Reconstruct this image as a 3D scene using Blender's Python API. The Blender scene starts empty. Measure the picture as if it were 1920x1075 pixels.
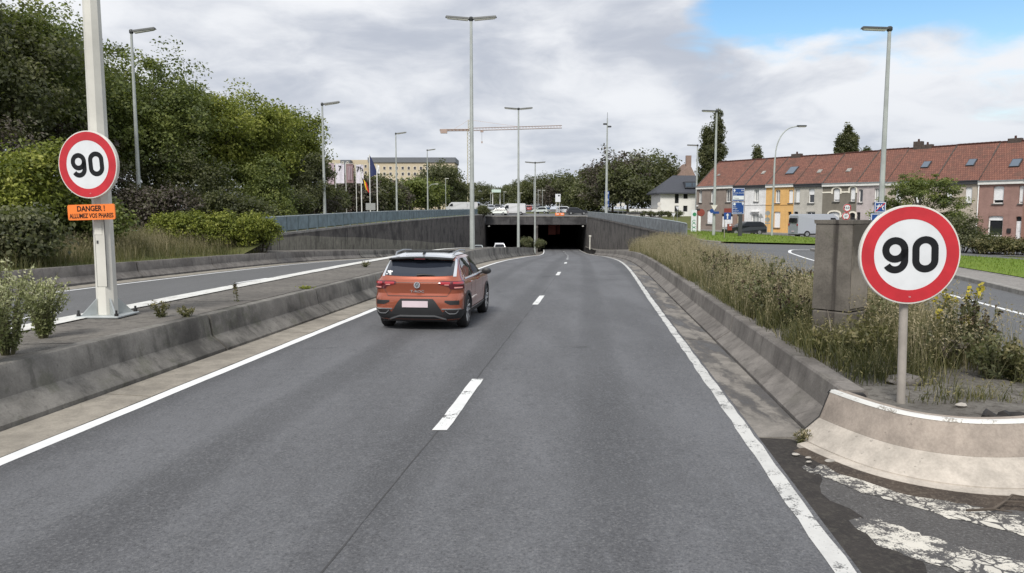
import bpy, math, random
import numpy as np
from mathutils import Vector, Matrix, Quaternion
random.seed(7); RNG=np.random.default_rng(7)
sc=bpy.context.scene; COL=sc.collection
# ---------------------------------------------------------------- camera
F_PX=1400.0; EYE=2.15; PITCH=math.atan(137.5/F_PX)
cd=bpy.data.cameras.new('camera'); cam=bpy.data.objects.new('camera',cd); COL.objects.link(cam)
cd.sensor_width=36; cd.lens=36*F_PX/1920; cd.clip_start=.05; cd.clip_end=6000
cam.location=(0,0,EYE); cam.rotation_euler=(math.pi/2-PITCH,0,0); sc.camera=cam
# ---------------------------------------------------------------- node helper
class NT:
    def __init__(s,t): s.t=t; t.nodes.clear()
    def n(s,ty,ins=None,**at):
        nd=s.t.nodes.new(ty)
        for k,v in at.items(): setattr(nd,k,v)
        for k,v in (ins or {}).items(): s.set(nd.inputs[k],v)
        return nd
    def set(s,sock,v):
        if isinstance(v,bpy.types.NodeSocket): s.t.links.new(v,sock)
        elif isinstance(v,bpy.types.Node): s.t.links.new(v.outputs[0],sock)
        else: sock.default_value=v
    def m(s,op,a,b=0.0,c=None,clamp=False):
        nd=s.t.nodes.new('ShaderNodeMath'); nd.operation=op; nd.use_clamp=clamp
        s.set(nd.inputs[0],a); s.set(nd.inputs[1],b)
        if c is not None: s.set(nd.inputs[2],c)
        return nd.outputs[0]
    def vm(s,op,a,b=(0,0,0),scale=None):
        nd=s.t.nodes.new('ShaderNodeVectorMath'); nd.operation=op
        s.set(nd.inputs[0],a)
        if scale is not None: s.set(nd.inputs['Scale'],scale)
        else: s.set(nd.inputs[1],b)
        return nd.outputs['Value'] if op in('DOT_PRODUCT','LENGTH') else nd.outputs[0]
    def mr(s,v,a,b,c=0.0,d=1.0,smooth=True):
        nd=s.t.nodes.new('ShaderNodeMapRange'); nd.interpolation_type='SMOOTHSTEP' if smooth else 'LINEAR'
        for i,x in enumerate((v,a,b,c,d)): s.set(nd.inputs[i],x)
        return nd.outputs[0]
    def mix(s,f,a,b,bt='MIX'):
        nd=s.t.nodes.new('ShaderNodeMix'); nd.data_type='RGBA'; nd.blend_type=bt
        s.set(nd.inputs[0],f); s.set(nd.inputs[6],a); s.set(nd.inputs[7],b)
        return nd.outputs[2]
    def noise(s,vec,scale,detail=4,rough=.55,dist=0.0,out=0):
        nd=s.n('ShaderNodeTexNoise',{'Vector':vec,'Scale':scale,'Detail':detail,'Roughness':rough,'Distortion':dist})
        return nd.outputs[out]
    def vor(s,vec,scale,feature='F1',rnd=1.0):
        nd=s.n('ShaderNodeTexVoronoi',{'Vector':vec,'Scale':scale,'Randomness':rnd},feature=feature)
        return nd.outputs[0]
def C4(c): return (c[0],c[1],c[2],1.0)
# ---------------------------------------------------------------- world: broken stratocumulus over a blue sky
SUN_DIR=Vector((-.22,-.74,.84)).normalized()      # towards the sun
W=bpy.data.worlds.new('World'); sc.world=W; W.use_nodes=True
t=NT(W.node_tree)
sky=t.n('ShaderNodeTexSky',sky_type='NISHITA',sun_disc=False)
sky.sun_elevation=math.asin(SUN_DIR.z); sky.sun_rotation=math.atan2(SUN_DIR.x,SUN_DIR.y)
sky.air_density=1.2; sky.dust_density=.6; sky.ozone_density=1.5
d=t.n('ShaderNodeTexCoord').outputs['Generated']
sp=t.n('ShaderNodeSeparateXYZ',{0:d}); zz=t.m('MAXIMUM',sp.outputs[2],0.0)
den=t.m('ADD',zz,.24)
pl=t.n('ShaderNodeCombineXYZ',{0:t.m('DIVIDE',sp.outputs[0],den),1:t.m('DIVIDE',sp.outputs[1],den),2:.0}).outputs[0]
warp=t.noise(pl,1.3,3,.5,out=1)
pw=t.vm('ADD',pl,t.vm('SCALE',t.vm('SUBTRACT',warp,(.5,.5,.5)),scale=.5))
n1=t.noise(pw,1.5,9,.55)
blue=Vector((.60,1.0,.33)).normalized()
blob=t.m('MULTIPLY',t.mr(t.vm('DOT_PRODUCT',d,tuple(blue)),.925,.998),t.mr(zz,.10,.24))
thr=t.m('MULTIPLY_ADD',blob,.46,.22)
mask=t.mr(t.m('SUBTRACT',n1,thr),-.05,.12)
pw2=t.vm('ADD',pw,(3.1,7.7,0))
n2=t.noise(pw2,2.9,9,.55)
n3=t.noise(t.vm('ADD',pl,(9,2,0)),.8,4,.5)
sh=t.m('MULTIPLY_ADD',n3,.55,t.m('MULTIPLY',n2,.75))
shade=t.mr(sh,.44,.78)
ccol=t.mix(shade,(.57,.615,.71,1),(1.0,1.02,1.06,1))
low=t.mr(zz,.0,.22)
ccol=t.mix(t.m('MULTIPLY_ADD',low,-.45,.45),ccol,(.66,.72,.81,1))
skyb=t.n('ShaderNodeHueSaturation',{'Saturation':1.25,'Color':sky}).outputs[0]
b1=t.n('ShaderNodeBackground',{'Color':skyb,'Strength':.15})
b2=t.n('ShaderNodeBackground',{'Color':ccol,'Strength':.84})
ms=t.n('ShaderNodeMixShader',{0:mask,1:b1,2:b2})
t.n('ShaderNodeOutputWorld',{0:ms})
# ---------------------------------------------------------------- sun behind thin cloud
sl=bpy.data.lights.new('sun','SUN'); sl.energy=3.3; sl.angle=math.radians(17); sl.color=(1,.955,.89)
so=bpy.data.objects.new('sun',sl); COL.objects.link(so); so.location=(0,0,60)
so.rotation_mode='QUATERNION'; so.rotation_quaternion=SUN_DIR.to_track_quat('Z','Y')
vs=sc.view_settings; vs.view_transform='Standard'; vs.look='None'; vs.gamma=1; vs.exposure=.12; vs.use_curve_mapping=False
sc.render.engine='CYCLES'; sc.cycles.max_bounces=6; sc.cycles.transparent_max_bounces=8
sc.cycles.diffuse_bounces=3; sc.cycles.glossy_bounces=3; sc.cycles.transmission_bounces=4
# ---------------------------------------------------------------- materials
MATS={}
def newmat(name):
    m=bpy.data.materials.new(name); m.use_nodes=True; MATS[name]=m
    return m,NT(m.node_tree)
def finish(t,col,rough=.7,metal=0.0,bump=None,bstr=.3,bdist=.01,spec=.5,coat=0.0,alpha=None,trans=0.0):
    b=t.n('ShaderNodeBsdfPrincipled',{'Base Color':col,'Roughness':rough,'Metallic':metal,'Specular IOR Level':spec,'Coat Weight':coat,'Transmission Weight':trans})
    if coat: b.inputs['Coat Roughness'].default_value=.04
    if bump is not None:
        bn=t.n('ShaderNodeBump',{'Height':bump,'Strength':bstr,'Distance':bdist}); t.set(b.inputs['Normal'],bn.outputs[0])
    if alpha is not None: t.set(b.inputs['Alpha'],alpha)
    t.n('ShaderNodeOutputMaterial',{0:b.outputs[0]})
def ocoord(t,rnd=True):
    v=t.n('ShaderNodeTexCoord').outputs['Object']
    if rnd:
        r=t.n('ShaderNodeObjectInfo').outputs['Random']
        v=t.vm('ADD',v,t.vm('SCALE',(31.7,17.3,53.1),scale=r))
    return v
def gpos(t): return t.n('ShaderNodeNewGeometry').outputs['Position']
def plain(name,col,rough=.6,metal=0.0,var=.10,scale=4.0,bump=0.0,bscale=80.0,coat=0.0,spec=.5):
    m,t=newmat(name); v=ocoord(t)
    n=t.noise(v,scale,4,.6)
    c=t.mix(t.mr(n,.3,.7),C4([max(0,x*(1-var)) for x in col]),C4([min(1,x*(1+var)) for x in col]))
    bp=t.noise(v,bscale,3,.6) if bump else None
    finish(t,c,rough,metal,bp,bump,.004,spec,coat); return m
def paint_obj(name,rough=.25,coat=.6):      # colour comes from the object colour
    m,t=newmat(name); c=t.n('ShaderNodeObjectInfo').outputs['Color']
    finish(t,c,rough,0,None,coat=coat); return m
def concrete(name,base,stain=.55,streak=.5,dirt=(.035,.032,.03),moss=0.0,edge=0.0,paintwear=0):
    m,t=newmat(name); v=gpos(t)
    big=t.noise(v,.55,5,.6); mid=t.noise(v,3.2,6,.65); fine=t.noise(v,38,4,.7)
    sv=t.vm('MULTIPLY',v,(5.5,5.5,.35)); st=t.noise(sv,1.0,5,.6)
    c=t.mix(t.mr(mid,.3,.7),C4([x*.78 for x in base]),C4([x*1.15 for x in base]))
    c=t.mix(t.m('MULTIPLY',t.mr(big,.46,.66),stain),c,C4(dirt))
    c=t.mix(t.m('MULTIPLY',t.mr(st,.52,.68),streak),c,C4([d*1.3 for d in dirt]))
    pits=t.mr(t.noise(v,16,3,.6),.66,.72)
    c=t.mix(t.m('MULTIPLY',pits,.5),c,C4([x*.35 for x in base]))
    if moss:
        c=t.mix(t.m('MULTIPLY',t.mr(t.noise(v,1.7,5,.7),.55,.68),moss),c,(.06,.07,.03,1))
    c=t.mix(.22,c,t.mix(t.mr(fine,.35,.65),(.02,.02,.02,1),(.5,.49,.47,1)),'SOFT_LIGHT')
    h=t.m('MULTIPLY_ADD',fine,.5,t.m('MULTIPLY',mid,.8))
    finish(t,c,.88,0,h,.45,.012,.3); return m
M_BARR=concrete('barrier concrete',(.215,.205,.187),.80,.45,(.040,.038,.035),.30)
M_BARR2=concrete('second barrier concrete',(.21,.195,.18),.55,.5,(.06,.054,.05),.12)  # a different barrier concrete, less blotched and less mossy
M_NOSE=concrete('pale rendered concrete',(.335,.29,.25),.35,.25,(.13,.11,.095))
M_NOSELOW=concrete('pale grey concrete',(.47,.43,.38),.25,.1,(.2,.18,.155))
M_WALL=concrete('stained retaining wall concrete',(.15,.138,.128),.65,.95,(.026,.024,.025),.1)
M_WALLB=concrete('lower wall concrete',(.27,.255,.21),.5,.9,(.05,.045,.04))
M_GUT=concrete('gutter concrete',(.30,.275,.235),.35,.05,(.11,.10,.085),.1)
M_COPE=concrete('pale coping concrete',(.32,.31,.29),.4,.4,(.09,.085,.08))
M_PILLAR=concrete('sooty pillar concrete',(.17,.155,.135),.5,.9,(.035,.03,.027),.25)
M_SOFFIT=concrete('tunnel concrete',(.09,.088,.09),.6,.5,(.02,.02,.022))
def grimy(name):
    m,t=newmat(name); v=gpos(t); u=t.n('ShaderNodeNewGeometry').outputs['Position']
    mid=t.noise(v,4,6,.65); fine=t.noise(v,45,4,.7); sv=t.vm('MULTIPLY',v,(2.6,.42,1)); st=t.noise(t.vm('ADD',sv,t.vm('SCALE',t.noise(v,2.2,4,.6,out=1),scale=.5)),1.0,5,.62)
    c=t.mix(t.mr(mid,.3,.7),(.17,.158,.142,1),(.26,.24,.215,1))
    c=t.mix(t.m('MULTIPLY',t.mr(st,.44,.56),.82),c,(.050,.046,.044,1))
    c=t.mix(t.m('MULTIPLY',t.mr(fine,.45,.7),.3),c,(.07,.065,.06,1))
    finish(t,c,t.mr(st,.62,.46,.45,.9),0,t.m('ADD',fine,mid),.5,.012,.4); return m
M_GUTD=grimy('grimy gutter concrete')
def asphalt(name,base=(.116,.119,.127),speck=1.5,tracks=True,patch=.40):
    m,t=newmat(name); v=gpos(t)
    ag=t.vor(v,95); fine=t.noise(v,260,2,.6); mid=t.noise(v,6,5,.6); big=t.noise(t.vm('MULTIPLY',v,(1,.22,1)),.9,4,.6)
    c=t.mix(t.mr(ag,.15,.75),C4([x*1.16 for x in base]),C4([x*.84 for x in base]))
    c=t.mix(t.m('MULTIPLY',t.mr(t.vor(v,38),.0,.16,1,0),.55*speck),c,C4([min(1,x*2.3) for x in base]))
    c=t.mix(t.m('MULTIPLY',t.mr(fine,.62,.75),.45*speck),c,(.27,.265,.255,1))
    c=t.mix(t.m('MULTIPLY',t.mr(fine,.40,.28),.35*speck),c,(.03,.03,.032,1))
    c=t.mix(t.m('MULTIPLY',t.mr(mid,.35,.7),.30),c,C4([x*.72 for x in base]))
    c=t.mix(t.m('MULTIPLY',t.mr(big,.4,.68),patch),c,C4([x*1.5 for x in base]))
    c=t.mix(t.m('MULTIPLY',t.mr(big,.5,.3),patch),c,C4([x*.7 for x in base]))
    if tracks:
        u=t.n('ShaderNodeUVMap').outputs[0]; su=t.n('ShaderNodeSeparateXYZ',{0:u}).outputs[0]
        # polished wheel tracks and the oily strip between them (u = metres from the left edge line)
        w=t.m('COSINE',t.m('MULTIPLY',su,2*math.pi/1.82)); 
        c=t.mix(t.m('MULTIPLY',t.mr(w,.1,1.0),.48),c,C4([x*.52 for x in base]))
        # a few dark hairline cracks
        cr=t.vor(t.vm('ADD',t.vm('MULTIPLY',v,(.5,.16,1)),t.vm('SCALE',t.noise(v,1.3,3,.6,out=1),scale=.22)),1.0,'DISTANCE_TO_EDGE')
        c=t.mix(t.m('MULTIPLY',t.m('MULTIPLY',t.mr(cr,.003,.0008),t.mr(big,.6,.7)),.3),c,(.03,.03,.03,1))
        sp_=t.mr(t.noise(v,.9,2,.4),.70,.73)
        c=t.mix(t.m('MULTIPLY',sp_,.4),c,(.035,.035,.037,1))
    g1=t.noise(v,42,3,.75); g2=t.noise(t.vm('MULTIPLY',v,(1,.55,1)),11,4,.7)
    c=t.mix(t.m('MULTIPLY',t.mr(g1,.50,.72),.50*min(1,speck)),c,(.24,.24,.24,1))
    c=t.mix(t.m('MULTIPLY',t.mr(g1,.48,.30),.55*min(1,speck)),c,(.028,.028,.030,1))
    c=t.mix(t.m('MULTIPLY',t.mr(g2,.46,.30),.35),c,C4([x*.5 for x in base]))
    c=t.mix(t.m('MULTIPLY',t.mr(g2,.55,.72),.22),c,C4([x*1.9 for x in base]))
    h=t.m('ADD',t.m('MULTIPLY',ag,-.6),t.m('ADD',fine,g1))
    finish(t,c,.80,0,h,.55,.006,.35); return m
M_ROAD=asphalt('worn grey asphalt')
M_ROAD2=asphalt('smooth grey asphalt',(.125,.127,.13),.6,False,.12)
M_ROADOLD=asphalt('old cracked asphalt',(.080,.077,.075),1.3,False,.35)
def roadpaint(name,wear,col=(.66,.66,.65),crack=0.0,base=(.07,.069,.068),dirt=.25):
    m,t=newmat(name); v=gpos(t)
    n=t.m('MULTIPLY_ADD',t.noise(v,5,6,.7),.65,t.m('MULTIPLY',t.noise(v,60,3,.7),.35))
    c=t.mix(t.m('MULTIPLY',t.mr(t.noise(v,2.2,5,.65),.4,.7),dirt),C4(col),C4([x*.55 for x in col]))
    k=t.mr(n,wear-.02,wear+.035)
    c=t.mix(k,C4(base),c)
    if crack:
        e=t.vor(t.vm('ADD',v,t.vm('SCALE',t.noise(v,7,3,.6,out=1),scale=.07)),crack,'DISTANCE_TO_EDGE')
        lim=t.m('MULTIPLY',t.mr(t.noise(v,1.1,3,.5),.40,.56),.055)
        c=t.mix(t.mr(t.m('SUBTRACT',e,lim),-.012,.006),C4(base),c)
    finish(t,c,.65,0,t.noise(v,120,3,.6),.35,.004,.4); return m
M_LINE=roadpaint('white road paint',.33,(.74,.75,.75))
M_DASH=roadpaint('chipped white road paint',.41,(.70,.71,.70))
M_LINEW=roadpaint('worn grey white road paint',.43,(.56,.56,.54),0,(.13,.13,.128),.4)
M_HATCH=roadpaint('flaking cream road paint',.485,(.60,.575,.51),7.5,(.075,.072,.070),.45)
M_TOPW=roadpaint('white edge paint',.42,(.66,.66,.63),0,(.28,.26,.23),.5)
def ground_mat(name,a,b,c3,sc1=.6,sc2=9):
    m,t=newmat(name); v=gpos(t)
    c=t.mix(t.mr(t.noise(v,sc1,5,.6),.35,.65),C4(a),C4(b))
    c=t.mix(t.mr(t.noise(v,sc2,5,.7),.45,.7),c,C4(c3))
    finish(t,c,.95,0,t.noise(v,30,5,.7),.7,.03,.15); return m
M_GRASSG=ground_mat('rough grass ground',(.085,.105,.03),(.12,.13,.045),(.10,.085,.05))
M_LAWN=ground_mat('mown lawn',(.115,.185,.022),(.15,.215,.03),(.12,.165,.03),.5,14)
M_SOIL=ground_mat('dusty grey soil',(.185,.175,.158),(.13,.122,.11),(.075,.068,.06),1.2,11)
M_MEDTOP=ground_mat('dirty median paving',(.15,.14,.128),(.19,.178,.16),(.10,.094,.086),.9,8)
M_PAVE=ground_mat('pavement slabs',(.24,.23,.215),(.28,.265,.25),(.19,.18,.17),.8,7)
M_STAIN=ground_mat('damp black gutter silt',(.040,.037,.036),(.055,.050,.047),(.075,.07,.062),2.5,22)
M_DIRT=ground_mat('brown gutter dirt',(.085,.068,.055),(.06,.05,.043),(.13,.11,.09),3,30)
M_JOINT=plain('black joint and gap shade',(.022,.022,.023),.9)  # dark joints, and the painted shade inside the barrier gaps
M_SEAM=plain('dark asphalt joint',(.055,.055,.057),.9)
# ---------------------------------------------------------------- mesh helpers
class MB:
    def __init__(s): s.v=[]; s.f=[]; s.uv=None
    def add(s,vs,fs):
        o=len(s.v); s.v+= [tuple(x) for x in vs]; s.f+=[tuple(i+o for i in f) for f in fs]; return s
    def box(s,c,sz,rz=0.0,M=None,taper=1.0):
        x,y,z=[q/2 for q in sz]; vs=[]
        for k,(a,b,e) in enumerate([(-1,-1,-1),(1,-1,-1),(1,1,-1),(-1,1,-1),(-1,-1,1),(1,-1,1),(1,1,1),(-1,1,1)]):
            tp=taper if e>0 else 1.0
            p=Vector((a*x*tp,b*y*tp,e*z))
            if M is not None: p=M@p
            elif rz: p=Matrix.Rotation(rz,3,'Z')@p
            vs.append((p.x+c[0],p.y+c[1],p.z+c[2]))
        return s.add(vs,[(0,3,2,1),(4,5,6,7),(0,1,5,4),(1,2,6,5),(2,3,7,6),(3,0,4,7)])
    def bbox(s,c,sz,b=.01,rz=0.0):               # box with bevelled vertical and top edges
        x,y,z=[q/2 for q in sz]; b=min(b,x*.9,y*.9,z*.9)
        def ring(ix,zz): 
            a,e=x-ix,y-ix; k=b
            return [(-a+k,-e,zz),(a-k,-e,zz),(a,-e+k,zz),(a,e-k,zz),(a-k,e,zz),(-a+k,e,zz),(-a,e-k,zz),(-a,-e+k,zz)]
        rs=[ring(b,-z),ring(0,-z+b),ring(0,z-b),ring(b,z)]
        R=Matrix.Rotation(rz,3,'Z'); vs=[]
        for r in rs: vs+=[tuple((R@Vector(p))+Vector(c)) for p in r]
        fs=[tuple(range(7,-1,-1)),tuple(range(24,32))]
        for k in range(3):
            for i in range(8): j=(i+1)%8; fs.append((k*8+i,k*8+j,k*8+8+j,k*8+8+i))
        return s.add(vs,fs)
    def tube(s,pts,r,n=8,cap=True):
        pts=[Vector(p) for p in pts]; rr=r if isinstance(r,(list,tuple)) else [r]*len(pts)
        vs=[];up=None
        for i,p in enumerate(pts):
            a=(pts[min(i+1,len(pts)-1)]-pts[max(i-1,0)])
            a=a.normalized() if a.length>1e-9 else Vector((0,0,1))
            if up is None:
                up=a.orthogonal().normalized() if abs(a.z)<.99 else Vector((1,0,0))
            u=(up-a*up.dot(a)); u=u.normalized() if u.length>1e-6 else a.orthogonal().normalized(); up=u; w=a.cross(u)
            for k in range(n):
                th=2*math.pi*(k+.5)/n; vs.append(p+(u*math.cos(th)+w*math.sin(th))*rr[i])
        fs=[]
        for i in range(len(pts)-1):
            for k in range(n): j=(k+1)%n; fs.append((i*n+k,i*n+j,(i+1)*n+j,(i+1)*n+k))
        if cap: fs+=[tuple(range(n-1,-1,-1)),tuple(range((len(pts)-1)*n,len(pts)*n))]
        return s.add(vs,fs)
    def lathe(s,prof,n=32,M=None,closed=False):   # prof: (r,h) about local z
        vs=[]
        for r,h in prof:
            for k in range(n):
                th=2*math.pi*k/n; p=Vector((r*math.cos(th),r*math.sin(th),h)); vs.append(M@p if M is not None else p)
        fs=[]; m=len(prof)
        for i in range(m if closed else m-1):
            i2=(i+1)%m
            for k in range(n): j=(k+1)%n; fs.append((i*n+k,i*n+j,i2*n+j,i2*n+k))
        if not closed: fs+=[tuple(range(n-1,-1,-1)),tuple(range((m-1)*n,m*n))]
        return s.add(vs,fs)
    def prism(s,poly,h0,h1,M=None):               # polygon in local xy, extruded along local z
        n=len(poly); vs=[]
        for h in (h0,h1):
            for x,y in poly:
                p=Vector((x,y,h)); vs.append(M@p if M is not None else p)
        fs=[tuple(range(n-1,-1,-1)),tuple(range(n,2*n))]
        for i in range(n): j=(i+1)%n; fs.append((i,j,n+j,n+i))
        return s.add(vs,fs)
    def grid(s,rows):                             # rows of equal length lists of points
        n=len(rows[0]); vs=[p for r in rows for p in r]; fs=[]
        for i in range(len(rows)-1):
            for k in range(n-1): fs.append((i*n+k,i*n+k+1,(i+1)*n+k+1,(i+1)*n+k))
        return s.add(vs,fs)
def build(name,mb,mat,parent=None,smooth=None,uv=None):
    me=bpy.data.meshes.new(name); me.from_pydata([tuple(p) for p in mb.v],[],mb.f); me.validate(clean_customdata=False)
    if smooth is not None:
        me.polygons.foreach_set('use_smooth',[True]*len(me.polygons)); me.set_sharp_from_angle(angle=math.radians(smooth))
    if uv is not None:
        l=me.uv_layers.new(name='UVMap'); 
        for lp in me.loops: l.data[lp.index].uv=uv[lp.vertex_index]
    if mat is not None: me.materials.append(mat)
    o=bpy.data.objects.new(name,me); COL.objects.link(o)
    if parent is not None: o.parent=parent
    return o
def inst(name,me,parent=None,loc=(0,0,0),rot=(0,0,0),scale=None):
    o=bpy.data.objects.new(name,me); COL.objects.link(o); o.location=loc; o.rotation_euler=rot
    if scale is not None: o.scale=scale
    if parent is not None: o.parent=parent
    return o
def tag(o,label=None,cat=None,group=None,kind=None):
    if label: o['label']=label
    if cat: o['category']=cat
    if group: o['group']=group
    if kind: o['kind']=kind
    return o
def thing(name,label,cat,loc=(0,0,0),rz=0.0,group=None):
    o=bpy.data.objects.new(name,None); COL.objects.link(o); o.location=loc; o.rotation_euler=(0,0,rz); o.empty_display_size=.2
    return tag(o,label,cat,group)
def struct(o): o['kind']='structure'; return o
def copy_tree(o,parent=None):
    c=o.copy(); COL.objects.link(c); c.parent=parent
    for ch in list(o.children): copy_tree(ch,c)
    return c
# ---------------------------------------------------------------- survey: profiles measured from the photograph
def interp(tab):
    X=[a for a,_ in tab]; Yv=[b for _,b in tab]; n=len(X); h=[X[i+1]-X[i] for i in range(n-1)]; d=[(Yv[i+1]-Yv[i])/h[i] for i in range(n-1)]
    m=[0.0]*n; m[0]=d[0]; m[-1]=d[-1]
    for i in range(1,n-1):
        if d[i-1]*d[i]>0:
            w1=2*h[i]+h[i-1]; w2=h[i]+2*h[i-1]; m[i]=(w1+w2)/(w1/d[i-1]+w2/d[i])
    def f(x):
        if x<=X[0]: return Yv[0]+m[0]*(x-X[0])
        if x>=X[-1]: return Yv[-1]+m[-1]*(x-X[-1])
        i=0
        while x>X[i+1]: i+=1
        q=(x-X[i])/h[i]
        return (2*q**3-3*q*q+1)*Yv[i]+(q**3-2*q*q+q)*h[i]*m[i]+(-2*q**3+3*q*q)*Yv[i+1]+(q**3-q*q)*h[i]*m[i+1]
    return f
zr=interp([(-40,.3),(-20,.2),(0,0),(20,-.27),(41,-.72),(70,-1.95),(105,-3.7),(130,-4.75),(150,-5.3),(200,-5.6),(300,-5.6)])
xR=interp([(-40,-2.6),(4.4,2.05),(11.75,2.88),(18.6,3.65),(42.75,6.45),(63.5,8.4),(107,11.4),(150,13.7),(250,16.5)])
xL=interp([(-40,-8.9),(6.5,-4.6),(19,-3.4),(42,-1.25),(67,.95),(107,4.15),(150,6.4),(250,9.2)])
xMB=lambda y:xL(y)-.72                       # foot of the median barrier
hMB=interp([(-40,.60),(15,.62),(47,.82),(107,1.0),(150,1.0)])
xML=interp([(-40,-9.6),(12,-7.15),(21.5,-6.55),(34.5,-5.35),(60,-3.2),(107,1.2),(150,3.9)])   # left edge of the median top
xLL=interp([(-40,-20.5),(24,-14.3),(37,-13.0),(60,-10.9),(85,-8.9),(107,-7.0),(150,-4.3),(250,-1.5)])   # outer line of the far carriageway
xLB=lambda y:xLL(y)-1.15                     # foot of the outer barrier
xRB=lambda y:xR(y)+.62                       # foot of the right barrier
hRB=interp([(-40,.48),(7,.50),(30,.55),(60,.62),(150,.7)])
xWL=interp([(44,-15.4),(85,-11.7),(125,-8.5),(140,-6.8),(150,-5.4)])
zWL=interp([(44,.78),(70,1.2),(125,1.7),(150,1.9)])      # top of the left retaining wall
xWR=interp([(50,11.5),(56,11.75),(80,12.6),(110,13.7),(150,14.9)])
zWR=interp([(50,.45),(56,.58),(80,.85),(110,1.15),(150,1.45)])
xSL=interp([(-40,3.0),(2,5.2),(9.4,6.55),(22,7.9),(37,9.6),(50,12.2),(150,15.6)])   # left edge of the slip road
def sst(a,b,x):
    q=min(1,max(0,(x-a)/(b-a))); return q*q*(3-2*q)
far=interp([(150,1.55),(175,2.2),(230,3.1),(300,3.7),(600,5.0),(1500,9.0),(4000,16)])
def zg(x,y):
    if y>=150: 
        return far(y)
    if x>2:
        b=-.022-.02235*min(max(x,0),52)+.00414*y
        k=sst(104,148,y)*sst(60,36,x) if False else sst(104,148,y)
        return b*(1-k)+1.55*k
    if y<44: xb,zb=xLB(y)-.6,zr(y)+.63
    else: xb,zb=xWL(y)-.25,zWL(y)-.1
    tgt=1.25+.004*max(y-40,0)
    return zb+(max(tgt,zb)-zb)*sst(0,9,xb-x)
PX=lambda u,v,Y:(lambda a,yy,z:Vector((a*Y/yy,Y,EYE+z*Y/yy)))((u-960)/F_PX,math.cos(PITCH)+(537.5-v)/F_PX*math.sin(PITCH),-math.sin(PITCH)+(537.5-v)/F_PX*math.cos(PITCH))
def frange(a,b,st):
    n=max(1,int(round((b-a)/st))); return [a+(b-a)*i/n for i in range(n+1)]
def ysteps(a,b):
    out=[]; y=a
    while y<b-1e-6: out.append(y); y+= .5 if y<14 else (1.0 if y<40 else 2.5)
    return out+[b]
def ribbon(name,ys,xa,xb,zf,mat,dz=0.0,n=2,parent=None,kind='structure'):
    rows=[];uv=[]
    for y in ys:
        a,b=xa(y),xb(y); r=[]
        for k in range(n+1):
            x=a+(b-a)*k/n; r.append((x,y,zf(x,y)+dz)); uv.append((x-xL(y),y))
        rows.append(r)
    o=build(name,MB().grid(rows),mat,parent,uv=uv)
    if parent is None and kind: o['kind']=kind
    return o
ZR=lambda x,y:zr(y)
# ---------------------------------------------------------------- ground sheet (open where the road cutting runs)
g=MB(); fl=[0,.8,2,4,6.5,9,13,20,32,55,110,260,700,1800]
ys=frange(-40,44,4)
g.grid([[(xLB(y)-.6-q,y,zg(xLB(y)-.6-q,y)) for q in fl] for y in ys])
ys=frange(44,150,4)
g.grid([[(xWL(y)-.2-q,y,zg(xWL(y)-.2-q,y)) for q in fl] for y in ys])
ys=frange(-40,50,4)+frange(53,150,4); fr=[0,2,5,9,14,20,26,33,41,50,70,130,300,800,1800]
g.grid([[(max(xSL(y),xWR(y)+.2 if y>=50 else -99)+q,y,zg(max(xSL(y),xWR(y)+.2 if y>=50 else -99)+q,y)) for q in reversed(fr)] for y in ys])
xs=[-1800,-700,-260,-110,-60,-35,-22,-14,-8,-3,3,9,14,20,28,40,60,110,260,700,1800]
g.grid([[(x,y,zg(x,y)) for x in reversed(xs)] for y in (150.05,158,166,175,188,205,230,262,300,380,500,700,1000,1500,2500,4000)])
struct(build('ground',g,M_GRASSG,smooth=60))
# ---------------------------------------------------------------- carriageways
ysR=ysteps(-38,235)
ribbon('road',ysR,lambda y:xL(y)-.05,lambda y:xR(y)+.10,ZR,M_ROAD,0,6)
ribbon('road',[y for y in ysteps(-38,235)],lambda y:xLL(y)-.35,lambda y:xML(y)-.25,ZR,M_ROAD2,0,4)
# lane markings
def strip(name,y0,y1,xf,w,zf,mat,dz=.004,st=1.0,jit=0.0):
    ys=frange(y0,y1,st); rows=[]
    for y in ys:
        x=xf(y); j=(random.random()-.5)*jit; j2=(random.random()-.5)*jit
        rows.append([(x-w/2+j,y,zf(x-w/2,y)+dz),(x+w/2+j2,y,zf(x+w/2,y)+dz)])
    return struct(build(name,MB().grid(rows),mat))
strip('edge_line',-38,158,lambda y:xL(y),.17,ZR,M_LINE,.004,.5,.012)
strip('edge_line',-38,158,lambda y:xR(y),.135,ZR,M_LINEW,.004,.3,.022)
strip('edge_line',10,118,lambda y:xLL(y),.16,ZR,M_LINE,.004,1)
y=7.55-24.2
xD=interp([(-40,-6.0),(4.4,-1.15),(7.55,-.75),(10.1,-.47),(19.5,.60),(22.2,.90),(31.65,1.92),(45.5,3.28),(67,5.0),(107,7.9),(150,10.2),(250,13)])
strip('road_joint',-38,34,lambda y:xD(y)-.02,.012,ZR,M_SEAM,.003,.4,.014)
while y<150:
    strip('lane_dash',y,y+2.55,xD,.155,ZR,M_DASH,.006,.3,.012); y+=12.1
xD2=lambda y:(xLL(y)+xML(y))/2-.1
y=27.3-24
while y<95:
    strip('lane_dash',y,y+2.6,xD2,.15,ZR,M_LINE); y+=12
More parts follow.
